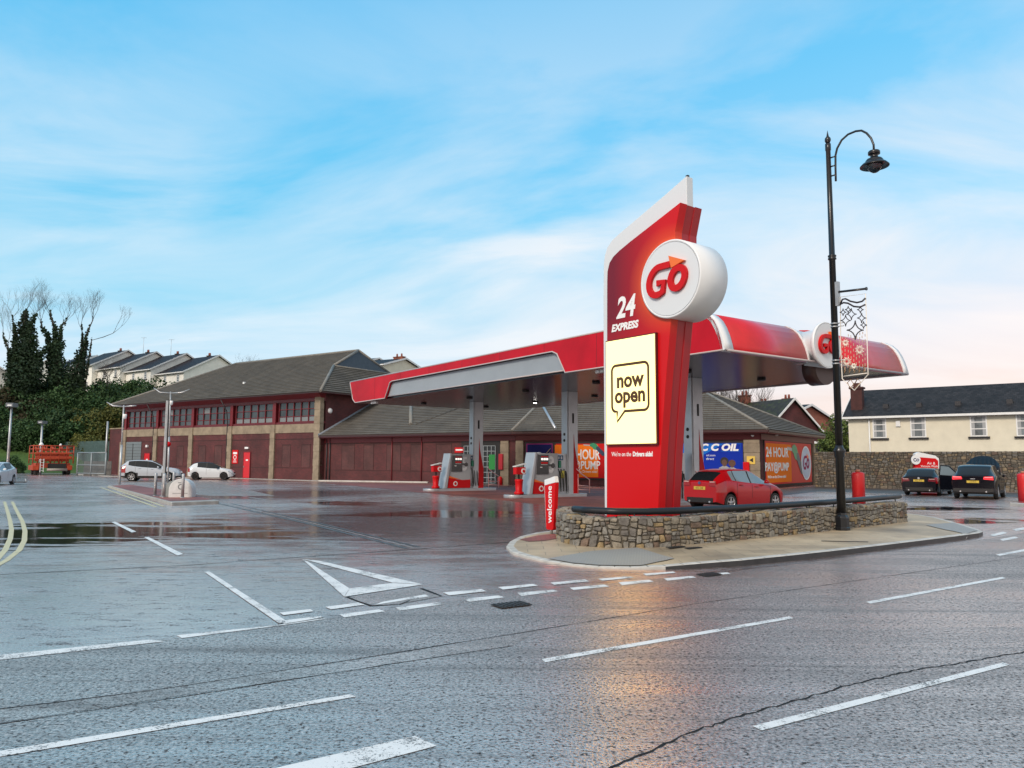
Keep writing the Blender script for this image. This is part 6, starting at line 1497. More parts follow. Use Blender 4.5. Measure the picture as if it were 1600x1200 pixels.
    for xc in (xr, xf):
        for sd in (1, -1):
            y1 = Wd * .965 * sd; y0 = y1 - .2 * sd
            m_ = MB(RUB); pr = [(wr * .66, y1), (wr * .93, y1), (wr, y1 - .035 * sd), (wr, y0 + .03 * sd), (wr * .9, y0), (.05, y0)]
            m_.lathe(pr if sd < 0 else pr, (xc - off, 0, wr), 26, 'y', caps=False); w_o = m_.build('wheel', t)
            m_ = MB(BLM); m_.lathe([(.0, y1 - .05 * sd), (wr * .66, y1 - .05 * sd)], (xc - off, 0, wr), 22, 'y', caps=False); m_.use(rim)
            m_.lathe([(wr * .68, y1 + .002 * sd), (wr * .62, y1 + .004 * sd), (wr * .60, y1 - .045 * sd)], (xc - off, 0, wr), 26, 'y', caps=False)
            for k in range(S.get('spk', 5)):
                a = 2 * math.pi * k / S.get('spk', 5) + .3
                for da in ((-.13, .13),):
                    c0 = Vector((math.cos(a), 0, math.sin(a))); c1 = Vector((-math.sin(a), 0, math.cos(a))); C_ = Vector((xc - off, y1 - .028 * sd, wr))
                    m_.prism([C_ + c0 * .03 + c1 * .04, C_ + c0 * wr * .63 + c1 * .022, C_ + c0 * wr * .63 - c1 * .022, C_ + c0 * .03 - c1 * .04], (0, .022 * sd, 0))
            m_.lathe([(.055, y1 - .03 * sd), (.05, y1 + .004 * sd), (.0, y1 + .006 * sd)], (xc - off, 0, wr), 14, 'y', caps=False); m_.build('rim', w_o)
    # mirrors, handles
    xm_ = S['side'][-1][1] - .22
    for sd in (1, -1):
        zb_ = smoothT(belt, xm_); y = Wd * lerpT(plan, xm_) * .95
        m_ = MB(S['paint'] if not S.get('bmir') else BLM); m_.smooth = True
        m_.hexa([(xm_ - off - .05, y * sd, zb_ + .02), (xm_ - off + .08, y * sd, zb_ + .02), (xm_ - off + .09, (y + .19) * sd, zb_ + .03), (xm_ - off - .06, (y + .19) * sd, zb_ + .03)], [(xm_ - off - .05, (y + .03) * sd, zb_ + .16), (xm_ - off + .06, (y + .03) * sd, zb_ + .15), (xm_ - off + .05, (y + .17) * sd, zb_ + .15), (xm_ - off - .06, (y + .18) * sd, zb_ + .17)])
        m_.build('mirror', t, bevel=.03)
    for hx in S['handles']:
        for sd in (1, -1):
            z_ = smoothT(belt, hx) - .11; y = Wd * lerpT(plan, hx) * .992; m_ = MB(S.get('handm', S['paint'])); m_.box(hx - off - .09, hx - off + .09, min(y * sd, (y + .025) * sd), max(y * sd, (y + .025) * sd), z_ - .018, z_ + .018); m_.build('handle', t, bevel=.008)
    # door shut lines
    m_ = MB(mat('shut line', (.01, .01, .01), .8))
    for hx in S['cuts']:
        for sd in (1, -1):
            y = Wd * lerpT(plan, hx)
            zs_ = [.30, .45, .66, smoothT(belt, hx) - .05]
            ys_ = [y * .957, y * .992, y * 1.002, y * .987]
            for a in range(3): m_.hexa([(hx - off - .006, ys_[a] * sd - .004 * sd, zs_[a]), (hx - off + .006, ys_[a] * sd - .004 * sd, zs_[a]), (hx - off + .006, ys_[a] * sd + .002 * sd, zs_[a]), (hx - off - .006, ys_[a] * sd + .002 * sd, zs_[a])], [(hx - off - .006, ys_[a + 1] * sd - .004 * sd, zs_[a + 1]), (hx - off + .006, ys_[a + 1] * sd - .004 * sd, zs_[a + 1]), (hx - off + .006, ys_[a + 1] * sd + .002 * sd, zs_[a + 1]), (hx - off - .006, ys_[a + 1] * sd + .002 * sd, zs_[a + 1])])
    m_.build('door_seam', t)
    # rear furniture; MB faces -y -> turn to face -x
    Mr = Matrix.Translation((-off - .002, 0, 0)) @ Matrix.Rotation(R(-90), 4, 'Z')
    hw0 = Wd * lerpT(plan, 0)
    pz = S.get('plate', .82); m_ = MB(mat('yellow plate', (.62, .44, .06), .4)); m_.box(-.26, .26, -.012, 0, pz - .056, pz + .056); m_.use(BLM); m_.text(S.get('reg', 'HIG 2348'), .115, 0, pz, -.0125, .002, .72); m_.xf(Mr); m_.build('number_plate', t)
    rl = S.get('rl', (.34, .70, .86)); 
    for sd in (1, -1):
        m_ = MB(S.get('rlm', MATS.get('tail red') or mat('tail red', (.32, .004, .008), .1, spec=.8))); x1 = hw0 * .985; x0 = x1 - rl[0]
        pts = [(x0 * sd, rl[1] + .03), (x1 * sd, rl[1]), (x1 * sd * .985, rl[2]), (x0 * 1.05 * sd, rl[2] - .015)]
        m_.xz(pts, -.022, .0); m_.use(S.get('rlm2', mat('tail pale', (.75, .55, .50), .15))); m_.xz([(x0 * 1.12 * sd, rl[2] - .05), (x1 * .96 * sd, rl[2] - .045), (x1 * .96 * sd, rl[2] - .02), (x0 * 1.12 * sd, rl[2] - .03)], -.026, -.0225)
        m_.xf(Mr); m_.build('tail_light', t)
    m_ = MB(BLM); m_.box(-hw0 * .8, hw0 * .8, -.015, 0, gc + .10, gc + .27); 
    if S.get('clad'): m_.box(-hw0 * .97, hw0 * .97, -.02, 0, gc + .12, .52)
    m_.xf(Mr); m_.build('bumper_insert', t)
    if S.get('strip'): m_ = MB(SIL); m_.box(-S['strip'], S['strip'], -.02, -.001, pz + .11, pz + .135); m_.xf(Mr); m_.build('tailgate_trim', t)
    if S.get('badge'): m_ = MB(S.get('badgem', SIL)); m_.lathe([(.055, -.02), (.055, -.001)], (0, 0, S['badge']), 14, 'y'); m_.xf(Mr); m_.build('badge', t)
    for sd in (1, -1): m_ = MB(SIL); m_.lathe([(.035, -.04), (.035, 0)], (sd * hw0 * .62, 0, gc + .13), 10, 'y'); m_.xf(Mr); m_.build('exhaust', t)
    # front furniture
    Mf = Matrix.Translation((off + .002, 0, 0)) @ Matrix.Rotation(R(90), 4, 'Z'); m_ = MB(BLM); m_.box(-.5, .5, -.012, 0, .24, .40); m_.box(-.34, .34, -.012, 0, .56, .66); m_.use(mat('white plate', (.7, .7, .7), .4)); m_.box(-.26, .26, -.016, -.0121, .44, .55); m_.xf(Mf); m_.build('grille', t)
    return t
def paint(name, c, **k): return mat(name, c, k.pop('rough', .22), coat=.6, **k)
REDP = mat('red car paint', (.42, .003, .007), .3, spec=.4, coat=.25); WP_ = paint('white car paint', (.68, .70, .72)); SLP = paint('silver white paint', (.46, .49, .54)); DKP = mat('navy black paint', (.004, .005, .009), .12, spec=.35, coat=.1); BKP = paint('black roof paint', (.008, .008, .009))
PGL = mat('reflecting glass', (.20, .26, .30), .05, spec=1.0)
hatch = dict(L=3.95, W=1.72, H=1.48, ra=.335, axles=(.68, 3.17), wr=.30,
    top=[(0, .98), (.06, 1.06), (.45, 1.36), (.62, 1.425), (1.1, 1.475), (1.6, 1.475), (2.05, 1.42), (2.5, 1.22), (2.95, 1.0), (3.3, .93), (3.65, .82), (3.88, .68), (3.95, .58)],
    belt=[(0, .94), (.5, 1.10), (.9, 1.06), (1.6, .99), (2.6, .92), (3.3, .84), (3.95, .5)],
    plan=[(0, .86), (.08, .93), (.3, .97), (.8, 1), (3.2, 1), (3.6, .95), (3.85, .80), (3.95, .62)], tw=[(0, .66), (.5, .66), (1.2, .70), (2.1, .68), (2.9, .72)],
    side=[(.78, .98), (1.03, 1.78), (1.86, 2.78)], screen=(2.05, 2.93), rearwin=(.07, .48), handles=[1.2, 2.05], cuts=[1.0, 1.82, 2.85], rl=(.30, .86, 1.06), plate=.80)
S = dict(hatch); S.update(paint=REDP, glass=PGL, rglass=GLS, reg='KFZ 2348', tl=(.42, 1), badge=.98, badgem=mat('badge blue', (.05, .08, .2), .3))
rc_ = G(1142, 799); hx_, hy_ = math.sin(R(55)), math.cos(R(55)); rear_c = rc_
# rear right wheel ground contact -> car centre
nr = Vector((hy_, -hx_, 0)); fd = Vector((hx_, hy_, 0)); cc = rc_ - nr * .8 + fd * (3.95 / 2 - .68)
make_car('red_hatchback', 'bright red five door hatchback parked at the pump beside the totem', 'car', cc, 55, S)
bm = MB(WTX)
suv = dict(L=4.41, W=1.82, H=1.66, ra=.40, axles=(.88, 3.52), wr=.345, gc=.24, clad=1,
    top=[(0, 1.06), (.06, 1.16), (.40, 1.50), (.6, 1.60), (1.2, 1.655), (1.9, 1.64), (2.4, 1.55), (2.85, 1.33), (3.2, 1.13), (3.7, 1.05), (4.1, .96), (4.33, .80), (4.41, .66)],
    belt=[(0, 1.04), (.5, 1.26), (.95, 1.18), (1.8, 1.08), (2.9, 1.0), (3.6, .93), (4.41, .6)],
    plan=[(0, .87), (.08, .93), (.3, .97), (.8, 1), (3.6, 1), (4.0, .95), (4.3, .82), (4.41, .66)], tw=[(0, .70), (1.0, .74), (3.2, .76)],
    side=[(.62, 1.08), (1.14, 1.98), (2.06, 3.02)], screen=(2.35, 3.2), rearwin=(.07, .42), handles=[1.45, 2.35], cuts=[1.15, 2.02, 3.1], rl=(.36, .96, 1.16), plate=.88)
S = dict(suv); S.update(paint=SLP, glass=GLS, tl=(.45, 1), spk=6)
cc = G(237, 751.5); make_car('silver_suv', 'silver white family SUV parked against the brick building behind the red paved island', 'car', cc, 76, S)
mini = dict(hatch); mini.update(L=3.66, axles=(.62, 2.92), top=[(0, .98), (.06, 1.06), (.40, 1.38), (.6, 1.46), (1.1, 1.50), (1.6, 1.49), (2.0, 1.41), (2.5, 1.14), (2.75, 1.0), (3.1, .94), (3.45, .84), (3.6, .70), (3.66, .58)],
    belt=[(0, .94), (.5, 1.08), (.9, 1.06), (1.6, .99), (2.5, .93), (3.1, .84), (3.66, .5)], plan=[(0, .84), (.1, .92), (.35, .98), (2.9, 1), (3.3, .95), (3.55, .8), (3.66, .62)],
    side=[(.75, 1.45), (1.55, 2.55)], screen=(1.95, 2.70), rearwin=(.07, .45), handles=[1.75], cuts=[1.5, 2.62], paint=WP_, roofp=BKP, pillar=BKP, rimc=(.03, .03, .03), rim='black alloy', bmir=1, tl=(.2, 1))
cc = G(331, 749.5); make_car('white_hatchback', 'small white hatchback with black roof and bonnet parked beside the red door', 'car', cc, 79, mini)
S = dict(hatch); S.update(paint=WP_, glass=PGL)
cc = AT(-13, 755, 50.5); cc.z = 0; make_car('white_car', 'white car cut off at the left of the view, facing us', 'car', cc, 166, S)
est = dict(L=4.84, W=1.85, H=1.47, ra=.36, axles=(1.02, 3.9), wr=.325, gc=.17,
    top=[(0, 1.0), (.06, 1.05), (.55, 1.37), (.7, 1.42), (1.5, 1.47), (2.1, 1.465), (2.6, 1.40), (3.05, 1.17), (3.4, 1.0), (4.0, .94), (4.5, .82), (4.76, .70), (4.84, .58)],
    belt=[(0, .96), (.6, 1.02), (1.5, .98), (3.0, .93), (4.0, .86), (4.84, .52)],
    plan=[(0, .88), (.1, .94), (.35, .98), (.9, 1), (4.0, 1), (4.4, .95), (4.7, .82), (4.84, .66)], tw=[(0, .72), (1.2, .72), (3.4, .74)],
    side=[(.62, 1.3), (1.36, 2.15), (2.23, 3.18)], screen=(2.55, 3.38), rearwin=(.10, .54), handles=[1.65, 2.5], cuts=[1.4, 2.2, 3.2], rl=(.36, .74, .92), plate=.80, strip=.0, badge=.93)
S = dict(est); S.update(paint=DKP, glass=GLS, tl=(.25, 1), reg='BGZ 4127', rlm=mat('dull tail', (.16, .012, .02), .15, coat=.5))
cc = G(1440, 774.5) + Vector((math.sin(R(37)), math.cos(R(37)), 0)) * 2.3; make_car('black_estate', 'navy black estate car parked facing the boundary wall under the red air sign', 'car', cc, 39, S)
q7 = dict(suv); q7.update(L=4.75, W=1.95, H=1.70, axles=(.95, 3.78), top=[(0, 1.10), (.06, 1.16), (.55, 1.52), (.7, 1.60), (1.4, 1.68), (2.1, 1.67), (2.6, 1.58), (3.05, 1.33), (3.4, 1.13), (3.7, 1.08), (4.3, 1.0), (4.68, .84), (4.75, .7)], side=[(.7, 1.3), (1.36, 2.2), (2.28, 3.18)], screen=(2.55, 3.38), rearwin=(.10, .54), cuts=[1.3, 2.24, 3.2], handles=[1.6, 2.5],
    plan=[(0, .90), (.1, .95), (.35, .98), (.9, 1), (3.9, 1), (4.3, .95), (4.65, .84), (4.75, .7)], rl=(.42, .93, 1.10), plate=.84, strip=0, badge=0, paint=DKP, belt=[(0, 1.08), (.6, 1.14), (1.5, 1.08), (3.0, 1.02), (4.0, .96), (4.75, .64)], reg='LUI 8075',
    rlm=mat('lit tail', (.5, .01, .02), .2, emit=(1, .05, .06), estr=.9), rlm2=mat('lit tail core', (.8, .2, .2), .2, emit=(1, .25, .25), estr=1.6), tl=(.25, 0))
cc = G(1525, 780) + Vector((math.sin(R(36)), math.cos(R(36)), 0)) * 2.25
au = make_car('black_suv', 'large black SUV with lit tail lights, open bonnet and its nearside door open', 'car', cc, 38, q7)
off = 4.75 / 2
m_ = MB(DKP); h0 = Vector((3.42 - off, 0, 1.16)); d_ = Vector((.58, 0, .82)).normalized() * 1.15; m_.smooth = True; PTS = []
for k in range(9): y = -.84 + 1.68 * k / 8; f = 1 - (abs(y) / .84) ** 3 * .35; PTS.append((y, f))
b = 0
for k in range(8):
    y0, f0 = PTS[k]; y1, f1 = PTS[k + 1]; bow = lambda y: -.10 * (abs(y) / .84) ** 2
    A_ = [h0 + Vector((0, y0, 0)), h0 + Vector((0, y1, 0)), h0 + d_ * f1 + Vector((0, y1 * .9, bow(y1))), h0 + d_ * f0 + Vector((0, y0 * .9, bow(y0)))]
    m_.prism(A_, (-.03, 0, .03))
m_.build('open_bonnet', au)
m_ = MB(DKP); dz = R(64); hx0 = 3.15 - off; yy = .93        # left side = +y (nearside)
dv = Vector((-math.cos(dz), math.sin(dz), 0)); dn = Vector((math.sin(dz), math.cos(dz), 0)) * .07
P = [(0, .35), (1.0, .35), (1.02, 1.1), (.98, 1.1), (.95, 1.12), (0, 1.05)]
m_.prism([Vector((hx0, yy, 0)) + dv * a + Vector((0, 0, z)) for a, z in ((0, .35), (1.0, .35), (1.03, 1.12), (0, 1.05))], dn)
fr3 = [Vector((hx0, yy, 0)) + dv * a + Vector((0, 0, z)) for a, z in ((.02, 1.06), (.55, 1.58), (.95, 1.62), (1.03, 1.12))]
m_.tube([p + dn * .5 for p in fr3], .035, 6); od = m_.build('open_door', au)
m_ = MB(PGL); m_.prism([p + dn * .4 for p in fr3], dn * .12); m_.build('side_window', od)
for i_ in range(1): 
    m_ = MB(SIL); m_.box(-.10, .10, -.02, -.001, .965, .995); m_.xf(Matrix.Translation((-off - .002, 0, 0)) @ Matrix.Rotation(R(-90), 4, 'Z')); m_.build('badge', au)
# ------------------------------------------------------------------ hill and vegetation
def hillz(x, y):
    toe = 90 if x < -44 else (90 + (x + 44) * 1.2 if x < -30 else 107)
    d = y - toe
    if d <= 0: return -.3
    fade = 1 if x < -14 else max(0.0, 1 - (x + 14) / 22)
    s = min(1, d / 34); s = s * s * (3 - 2 * s)
    return -.3 + (10.6 * s + max(0, d - 34) * .015) * fade + .25 * math.sin(x * .31) * math.sin(y * .27) * min(1, d / 8)
GRS, n_ = newmat('bank grass'); ob_ = n_.n('ShaderNodeTexCoord').outputs['Object']
a_ = n_.noise(ob_, .35, 6, .65); c_2 = n_.noise(ob_, 5, 5, .7)
n_.link(n_.mix(c_2, n_.ramp(a_, [(.35, (.022, .055, .010)), (.6, (.045, .11, .018))]), n_.ramp(a_, [(.35, (.05, .13, .02)), (.62, (.085, .15, .03))])), 'Base Color'); n_.b.inputs['Roughness'].default_value = .9
n_.link(n_.n('ShaderNodeBump', {'Strength': 1.0, 'Distance': .25, 'Height': c_2}).outputs[0], 'Normal')
mb = MB(GRS); mb.smooth = True; nx_, ny_ = 80, 56; X0, X1, Y0, Y1 = -260, 22, 88, 260
for j in range(ny_ + 1):
    for i in range(nx_ + 1):
        x = X0 + (X1 - X0) * i / nx_; y = Y0 + (Y1 - Y0) * (j / ny_) ** 1.6; mb.v.append((x, y, hillz(x, y)))
for j in range(ny_):
    for i in range(nx_): a = j * (nx_ + 1) + i; mb.face((a, a + 1, a + nx_ + 2, a + nx_ + 1))
struct(mb.build('hill', uv=False))
def leafm(name, cs, rough=.7):
    m, n = newmat(name); ob = n.n('ShaderNodeTexCoord').outputs['Object']; oi = n.n('ShaderNodeObjectInfo').outputs['Random']
    a = n.noise(ob, 1.1, 4, .6); b = n.noise(ob, 9, 2, .6)
    c = n.ramp(n.math('ADD', n.math('MULTIPLY', a, .6), n.math('MULTIPLY', b, .4)), [(.32, cs[0]), (.5, cs[1]), (.68, cs[2])])
    h = n.n('ShaderNodeHueSaturation', {'Color': c, 'Hue': .5, 'Value': n.math('MULTIPLY_ADD', oi, .5, .75)}).outputs[0]
    n.link(h, 'Base Color'); n.b.inputs['Roughness'].default_value = rough; n.b.inputs['Specular IOR Level'].default_value = .3; return m
LDK = leafm('dark bush leaf', [(.012, .034, .012), (.032, .072, .022), (.065, .12, .035)])
LBR = leafm('brown scrub leaf', [(.028, .024, .012), (.045, .038, .018), (.06, .06, .025)])
LYL = leafm('yellow green leaf', [(.03, .05, .01), (.09, .10, .02), (.15, .13, .03)])
IVY = leafm('ivy leaf', [(.008, .020, .010), (.020, .042, .018), (.040, .070, .028)], .5)
BRK_ = mat('bark', (.055, .045, .038), .9, var=.3, vscale=4)
def leaf_cloud(mb, cen_, rad, n, size, rnd, hollow=.55, clumps=9):
    cl = []
    for _ in range(clumps):
        d = Vector((rnd.gauss(0, 1), rnd.gauss(0, 1), rnd.gauss(0, 1))).normalized(); cl.append((Vector((d.x * rad[0], d.y * rad[1], d.z * rad[2])) * rnd.uniform(.35, .8), rnd.uniform(.28, .55)))
    for _ in range(n):
        c, r = rnd.choice(cl); d = Vector((rnd.gauss(0, 1), rnd.gauss(0, 1), rnd.gauss(0, 1))).normalized() * rnd.uniform(hollow, 1.08)
        p = Vector(cen_) + c + Vector((d.x * rad[0], d.y * rad[1], d.z * rad[2])) * r
        s = size * rnd.uniform(.5, 1.3); u = Vector((rnd.gauss(0, 1), rnd.gauss(0, 1), rnd.gauss(0, .7))).normalized(); v = u.orthogonal().normalized(); v = v.lerp(u.cross(v), rnd.random()).normalized()
        b = len(mb.v); mb.v += [tuple(p - u * s * .5), tuple(p + v * s * .32), tuple(p + u * s * .5), tuple(p - v * s * .32)]; mb.face((b, b + 1, b + 2, b + 3))
def bush_mesh(seed, m, rad, n, size):
    rnd = random.Random(seed); mb = MB(m); leaf_cloud(mb, (0, 0, rad[2] * .75), rad, n, size, rnd, clumps=16); return mb
bushes = {}
for k, (m, sd) in enumerate(((LDK, 1), (LDK, 2), (LDK, 3), (LBR, 4), (LYL, 5))):
    bushes[k] = bush_mesh(sd, m, (3.4, 2.8, 2.6), 4200, .42).mesh('foliage', uv=False)
STM = {}
def bush(kind, p, s, label, nm='bush', cat='bush', grp='bushes massed on the bank'):
    t = thing(nm, label, cat, (p[0], p[1], p[2]), random.uniform(0, 6), grp); t.scale = (s, s * random.uniform(.85, 1.1), s * random.uniform(.85, 1.15))
    o = bpy.data.objects.new('foliage', bushes[kind]); COL.objects.link(o); o.parent = t
    if 'm' not in STM:
        mb = MB(BRK_)
        for k in range(5): a = k * 1.3; mb.tube([(0, 0, -.4), (math.cos(a) * .5, math.sin(a) * .5, 1.2), (math.cos(a) * 1.3, math.sin(a) * 1.3, 2.8)], [.12, .08, .03], 5)
        STM['m'] = mb.mesh('stems', uv=False)
    o = bpy.data.objects.new('stems', STM['m']); COL.objects.link(o); o.parent = t
    return t
rb_ = random.Random(31)
kinds = {0: 'dark evergreen bush', 1: 'dark evergreen bush', 2: 'dark evergreen bush', 3: 'brown leafless scrub bush', 4: 'yellow green bush'}
def on_hill(px, y): d = ray(px, 700); x = d.x / d.y * y; return (x, y, hillz(x, y))
rows_ = [(126, 0, 18), (121, 9, 18), (116, 3, 18), (112, 10, 18), (108, 2, 19), (104.5, 11, 19)]
for ri, (yy_, o_, st_) in enumerate(rows_):
    px = -30 + o_
    while px < 262:
        ok = not (ri >= 5 and px > 175)
        if ok:
            y_ = yy_ + rb_.uniform(-1.5, 1.5); p = on_hill(px, y_); k = rb_.choice([0, 1, 2, 0, 1, 2, 0, 1])
            if ri >= 3 and px < 50 and rb_.random() < .35: k = 3
            if ri >= 4 and 118 < px < 190 and rb_.random() < .6: k = 4
            zone = 'left of the ivy trees' if px < 30 else ('below the ivy clad trees' if px < 130 else 'below the white terraced houses')
            row = 'on the crest of the bank' if ri < 2 else ('halfway up the bank' if ri < 4 else 'low on the bank above the grass')
            bush(k, (p[0], p[1], p[2] - .5), rb_.uniform(.72, 1.05), '%s %s %s' % (kinds[k], row, zone), grp='%s %s %s' % (kinds[k], row, zone))
        px += st_ * rb_.uniform(.75, 1.2)
for px, y_, s_, k in ((150, 100, .62, 4), (128, 101, .6, 4), (165, 99.5, .6, 4)): p = on_hill(px, y_); bush(k, (p[0], p[1], p[2] - .4), s_, {150: 'yellow green shrub above the fence, between two like it', 128: 'yellow green shrub above the left end of the palisade fence', 165: 'yellow green shrub above the fence, nearest the brick wall'}[px], grp='yellow shrubs above the fence')
p = on_hill(20, 91); bush(0, (p[0], p[1], -.3), .42, 'low dark bush at the foot of the grass bank behind the white car', grp='low bushes at the bank foot')
p = on_hill(27, 91); bush(1, (p[0], p[1], -.3), .38, 'low round bush beside the drab wall at the foot of the bank', grp='low bushes at the bank foot')
# trees
def branches(mb, p, d, L, r, depth, rnd, tips, spread=.5, up=.12, fine=.012):
    n = 3; pts = [Vector(p)]; dd = Vector(d).normalized()
    for k in range(n):
        dd = (dd + Vector((rnd.uniform(-.18, .18), rnd.uniform(-.18, .18), up * rnd.uniform(.2, 1)))).normalized(); pts.append(pts[-1] + dd * L / n)
    mb.tube(pts, [r, r * .88, r * .76, r * .62], 6 if r > .08 else 4, cap=False); tips.append((pts, r))
    if depth == 0 or r < fine: return
    for k in range(rnd.choice([2, 3, 3])):
        b = pts[-1] if k < 2 else pts[rnd.choice([1, 2])]; a = Vector((rnd.gauss(0, 1), rnd.gauss(0, 1), rnd.gauss(0, .5))).normalized()
        branches(mb, b, (dd + a * spread * rnd.uniform(.6, 1.3)).normalized(), L * rnd.uniform(.62, .85), r * rnd.uniform(.50, .66), depth - 1, rnd, tips, spread, up, fine)
def ivy_tree(px, py_base, D, label, stems, seed, ivy_n=5200, body=None, twr=1.0):
    rnd = random.Random(seed); b = AT(px, py_base, D); gz_ = hillz(b.x, b.y); t = thing('ivy_tree', label, 'tree', (b.x, b.y, gz_ - .3), 0, 'bare trees smothered in ivy on the bank crest')
    mb = MB(BRK_); tips = []; iv = MB(IVY)
    for path, r0, crown in stems:                                # path: pixel points from base up, ivy radius at each
        pts = [AT(x, y, D) - Vector((b.x, b.y, gz_ - .3)) + Vector((0, rnd.uniform(-.6, .6) * i, 0)) * .4 for i, (x, y, _) in enumerate(path)]
        pts[0].z = min(pts[0].z, 0.1)
        rs = [r0 * (1 - .6 * i / max(1, len(pts) - 1)) for i in range(len(pts))]; mb.tube(pts, rs, 8)
        for (a, c), (x, y, w1), (x2, y2, w2) in zip(zip(pts, pts[1:]), path, path[1:]):
            if w1 <= 0 and w2 <= 0: continue
            L = (c - a).length; num = int(ivy_n * L * (w1 + w2) / 2 / 30)
            for _ in range(num):
                f = rnd.random(); w = (w1 + (w2 - w1) * f) * rnd.uniform(.10, .86) * (1 + .25 * math.sin(f * 9 + x)); an = rnd.uniform(0, 6.28); p = a.lerp(c, f) + Vector((math.cos(an) * w, math.sin(an) * w, rnd.uniform(-.5, .5)))
                s = rnd.uniform(.2, .5); u = Vector((rnd.gauss(0, 1), rnd.gauss(0, 1), rnd.gauss(0, 1))).normalized(); v = u.orthogonal().normalized(); k = len(iv.v); iv.v += [tuple(p - u * s * .5), tuple(p + v * s * .4), tuple(p + u * s * .5), tuple(p - v * s * .4)]; iv.face((k, k + 1, k + 2, k + 3))
        if crown:
            for k in range(crown): d = (pts[-1] - pts[-2]).normalized() + Vector((rnd.uniform(-.6, .6), rnd.uniform(-.5, .5), .1)); branches(mb, pts[-1] if k < 2 else pts[-2].lerp(pts[-1], rnd.random()), d, 1.65 * twr, .032, 6, rnd, tips, .55, .16, .003)
    mb.build('trunk', t, uv=False, fix=False); iv.build('ivy', t, uv=False, fix=False); return t
ivy_tree(38, 606, 116, 'leftmost ivy clad tree, a broad dark cone with bare twigs on top', [([(38, 606, 2.9), (37, 580, 2.7), (36, 545, 2.0), (35, 515, 1.3), (35, 495, .7), (34, 484, .3)], .45, 3), ([(38, 570, 1.8), (48, 530, 1.2), (50, 505, .7), (51, 492, .3)], .25, 3), ([(30, 585, 1.6), (16, 550, .3), (2, 522, 0)], .16, 3), ([(32, 555, .8), (24, 510, .2), (17, 496, 0)], .10, 2), ([(40, 570, 1.9), (62, 555, 1.1), (72, 545, .3)], .16, 0), ([(32, 590, 2.0), (22, 560, .9), (26, 530, .5)], .2, 2)], 5)
ivy_tree(96, 608, 118, 'middle ivy clad tree with forked dark limbs and bare twigs', [([(94, 608, 2.8), (92, 580, 1.7), (91, 550, 1.15), (90, 530, 1.0)], .45, 0), ([(90, 535, 1.0), (86, 515, .55), (84, 508, .3), (77, 488, 0)], .22, 4), ([(91, 532, .9), (95, 515, .4), (96, 510, .2), (101, 500, 0)], .18, 4), ([(89, 545, .9), (75, 525, .55), (65, 513, .3), (62, 500, 0)], .18, 3)], 9)
ivy_tree(116, 606, 117, 'right ivy clad tree leaning right with long bare twigs', [([(112, 606, 2.6), (120, 575, 1.4), (127, 550, .8), (132, 535, .6)], .38, 0), ([(131, 538, .6), (134, 527, .25), (141, 512, 0), (147, 500, 0)], .16, 4), ([(130, 538, .5), (128, 522, .1), (126, 508, 0)], .12, 3), ([(133, 542, .3), (144, 532, 0), (160, 526, 0), (174, 520, 0)], .09, 2)], 13)
def bare_tree(px, py_base, D, H_, label, seed, depth=5, r=.2, base=None, grp='bare winter trees', spread=.5):
    rnd = random.Random(seed); b = AT(px, py_base, D); z = base if base is not None else 0; t = thing('bare_tree', label, 'tree', (b.x, b.y, z), 0, grp)
    mb = MB(BRK_); mb.tube([(0, 0, -.5), (.1, 0, H_ * .35)], [r, r * .8], 8, cap=False); mb.build('trunk', t, uv=False, fix=False)
    mb = MB(BRK_); tips = []
    for k in range(4): a = k * 1.6 + rnd.random(); branches(mb, (.1, 0, H_ * .35 * rnd.uniform(.8, 1)), (math.cos(a) * .5, math.sin(a) * .5, 1), H_ * .22, r * .55, depth, rnd, tips, spread, .1, .006)
    mb.build('limbs', t, uv=False, fix=False); return t
bare_tree(395, 600, 120, 10.6, 'bare winter tree peeping over the long grey tiled roof', 3, 6, .14, 7.5)
bare_tree(1150, 640, 88, 11.5, 'bare winter tree behind the shop roof left of the brick chimney', 7, 5, .25, 0)
bare_tree(1122, 640, 92, 11.5, 'bare winter tree behind the shop roof nearest the canopy column', 8, 5, .25, 0)
bare_tree(1172, 640, 95, 11, 'slight bare tree directly left of the mossy roofed brick house', 9, 5, .2, 0)
bare_tree(165, 600, 118, 7.0, 'small pale bare tree in front of the white terraced houses', 21, 5, .12, 10, spread=.7)
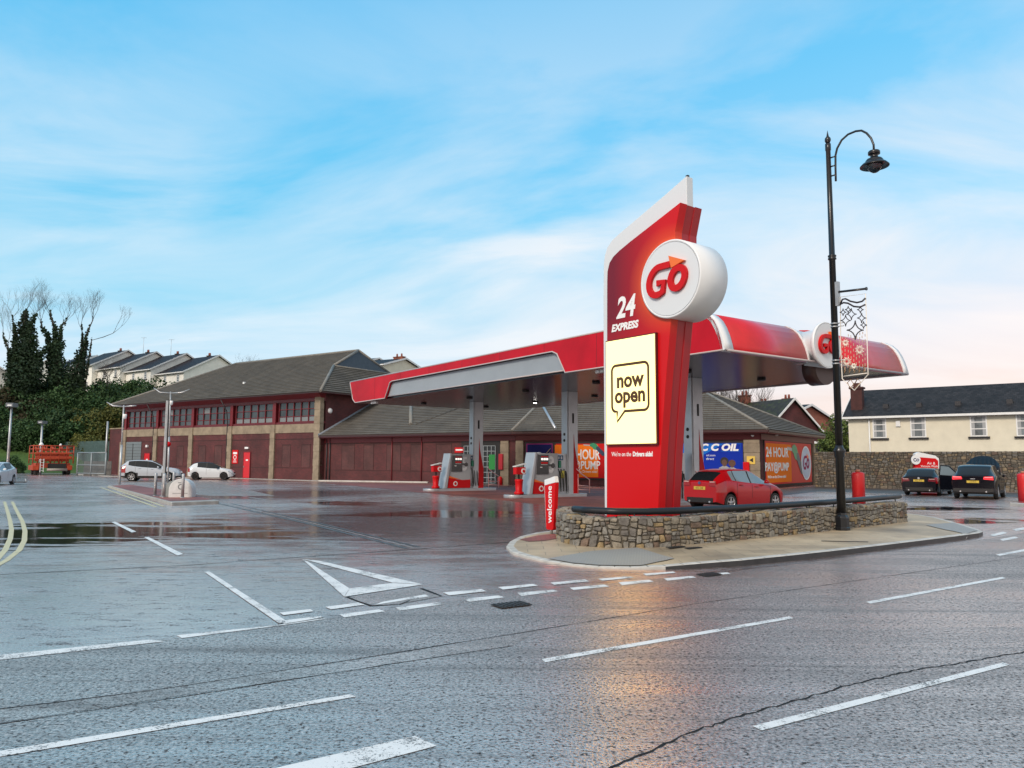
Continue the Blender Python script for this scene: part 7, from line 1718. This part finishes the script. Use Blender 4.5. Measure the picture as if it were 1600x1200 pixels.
bare_tree(345, 590, 124, 6.0, 'small bare tree against the gable of the rightmost terraced house', 22, 4, .10, 10, spread=.7)
# green tree between brick and cream houses
gb = AT(1316, 700, 72); t = thing('garden_tree', 'leafy light green garden tree between the orange brick house and the cream house', 'tree', (gb.x, gb.y, 0), 0)
mb = MB(leafm('garden leaf', [(.035, .06, .015), (.09, .13, .03), (.16, .19, .05)])); rnd = random.Random(4); leaf_cloud(mb, (0, 0, 4.3), (2.3, 2.2, 2.2), 5200, .26, rnd, clumps=18); mb.build('crown', t, uv=False, fix=False)
mb = MB(BRK_); mb.tube([(0, 0, 0), (.1, 0, 3.0)], [.16, .1], 7); tips = []
for k in range(5): branches(mb, (.1, 0, 2.6), (math.cos(k * 1.3), math.sin(k * 1.3), 1.3), 1.4, .06, 3, rnd, tips)
mb.build('trunk', t, uv=False, fix=False)
# weeds on the wall top
mb = MB(LYL); rnd = random.Random(6)
for px in (1143, 1150, 1212, 980, 1262):
    q = wallray(px)
    for k in range(9): a = rnd.uniform(0, 6.28); l = rnd.uniform(.06, .16); tip = Vector((math.cos(a) * l * .7, math.sin(a) * l * .7, l)); s_ = Vector((-math.sin(a), math.cos(a), 0)) * .008; b = Vector((q.x, q.y, .66)); mb.poly([b - s_, b + s_, b + tip])
o = mb.build('wall_weeds', uv=False, fix=False); tag(o, 'sparse weeds sprouting from the top of the low stone wall', 'weeds', kind='stuff')
# street aerials on the terrace roofs
for i, (px, py, Dd) in enumerate(((268, 530, 138), (225, 527, 141))):
    p = AT(px, py, Dd); t = thing('roof_aerial', ['thin television aerial above the second terraced house', 'thin television aerial above the third terraced house'][i], 'aerial', (p.x, p.y, p.z - 3.2), 0, 'television aerials'); mb = MB(GALV); mb.tube([(0, 0, 0), (0, 0, 3.2)], .03, 5); mb.build('mast', t); mb = MB(GALV); mb.tube([(-.5, 0, 3.1), (.5, 0, 3.1)], .02, 4)
    for k in range(5): mb.tube([(-.4 + k * .2, -.2, 3.1), (-.4 + k * .2, .2, 3.1)], .015, 4)
    mb.build('antenna', t)
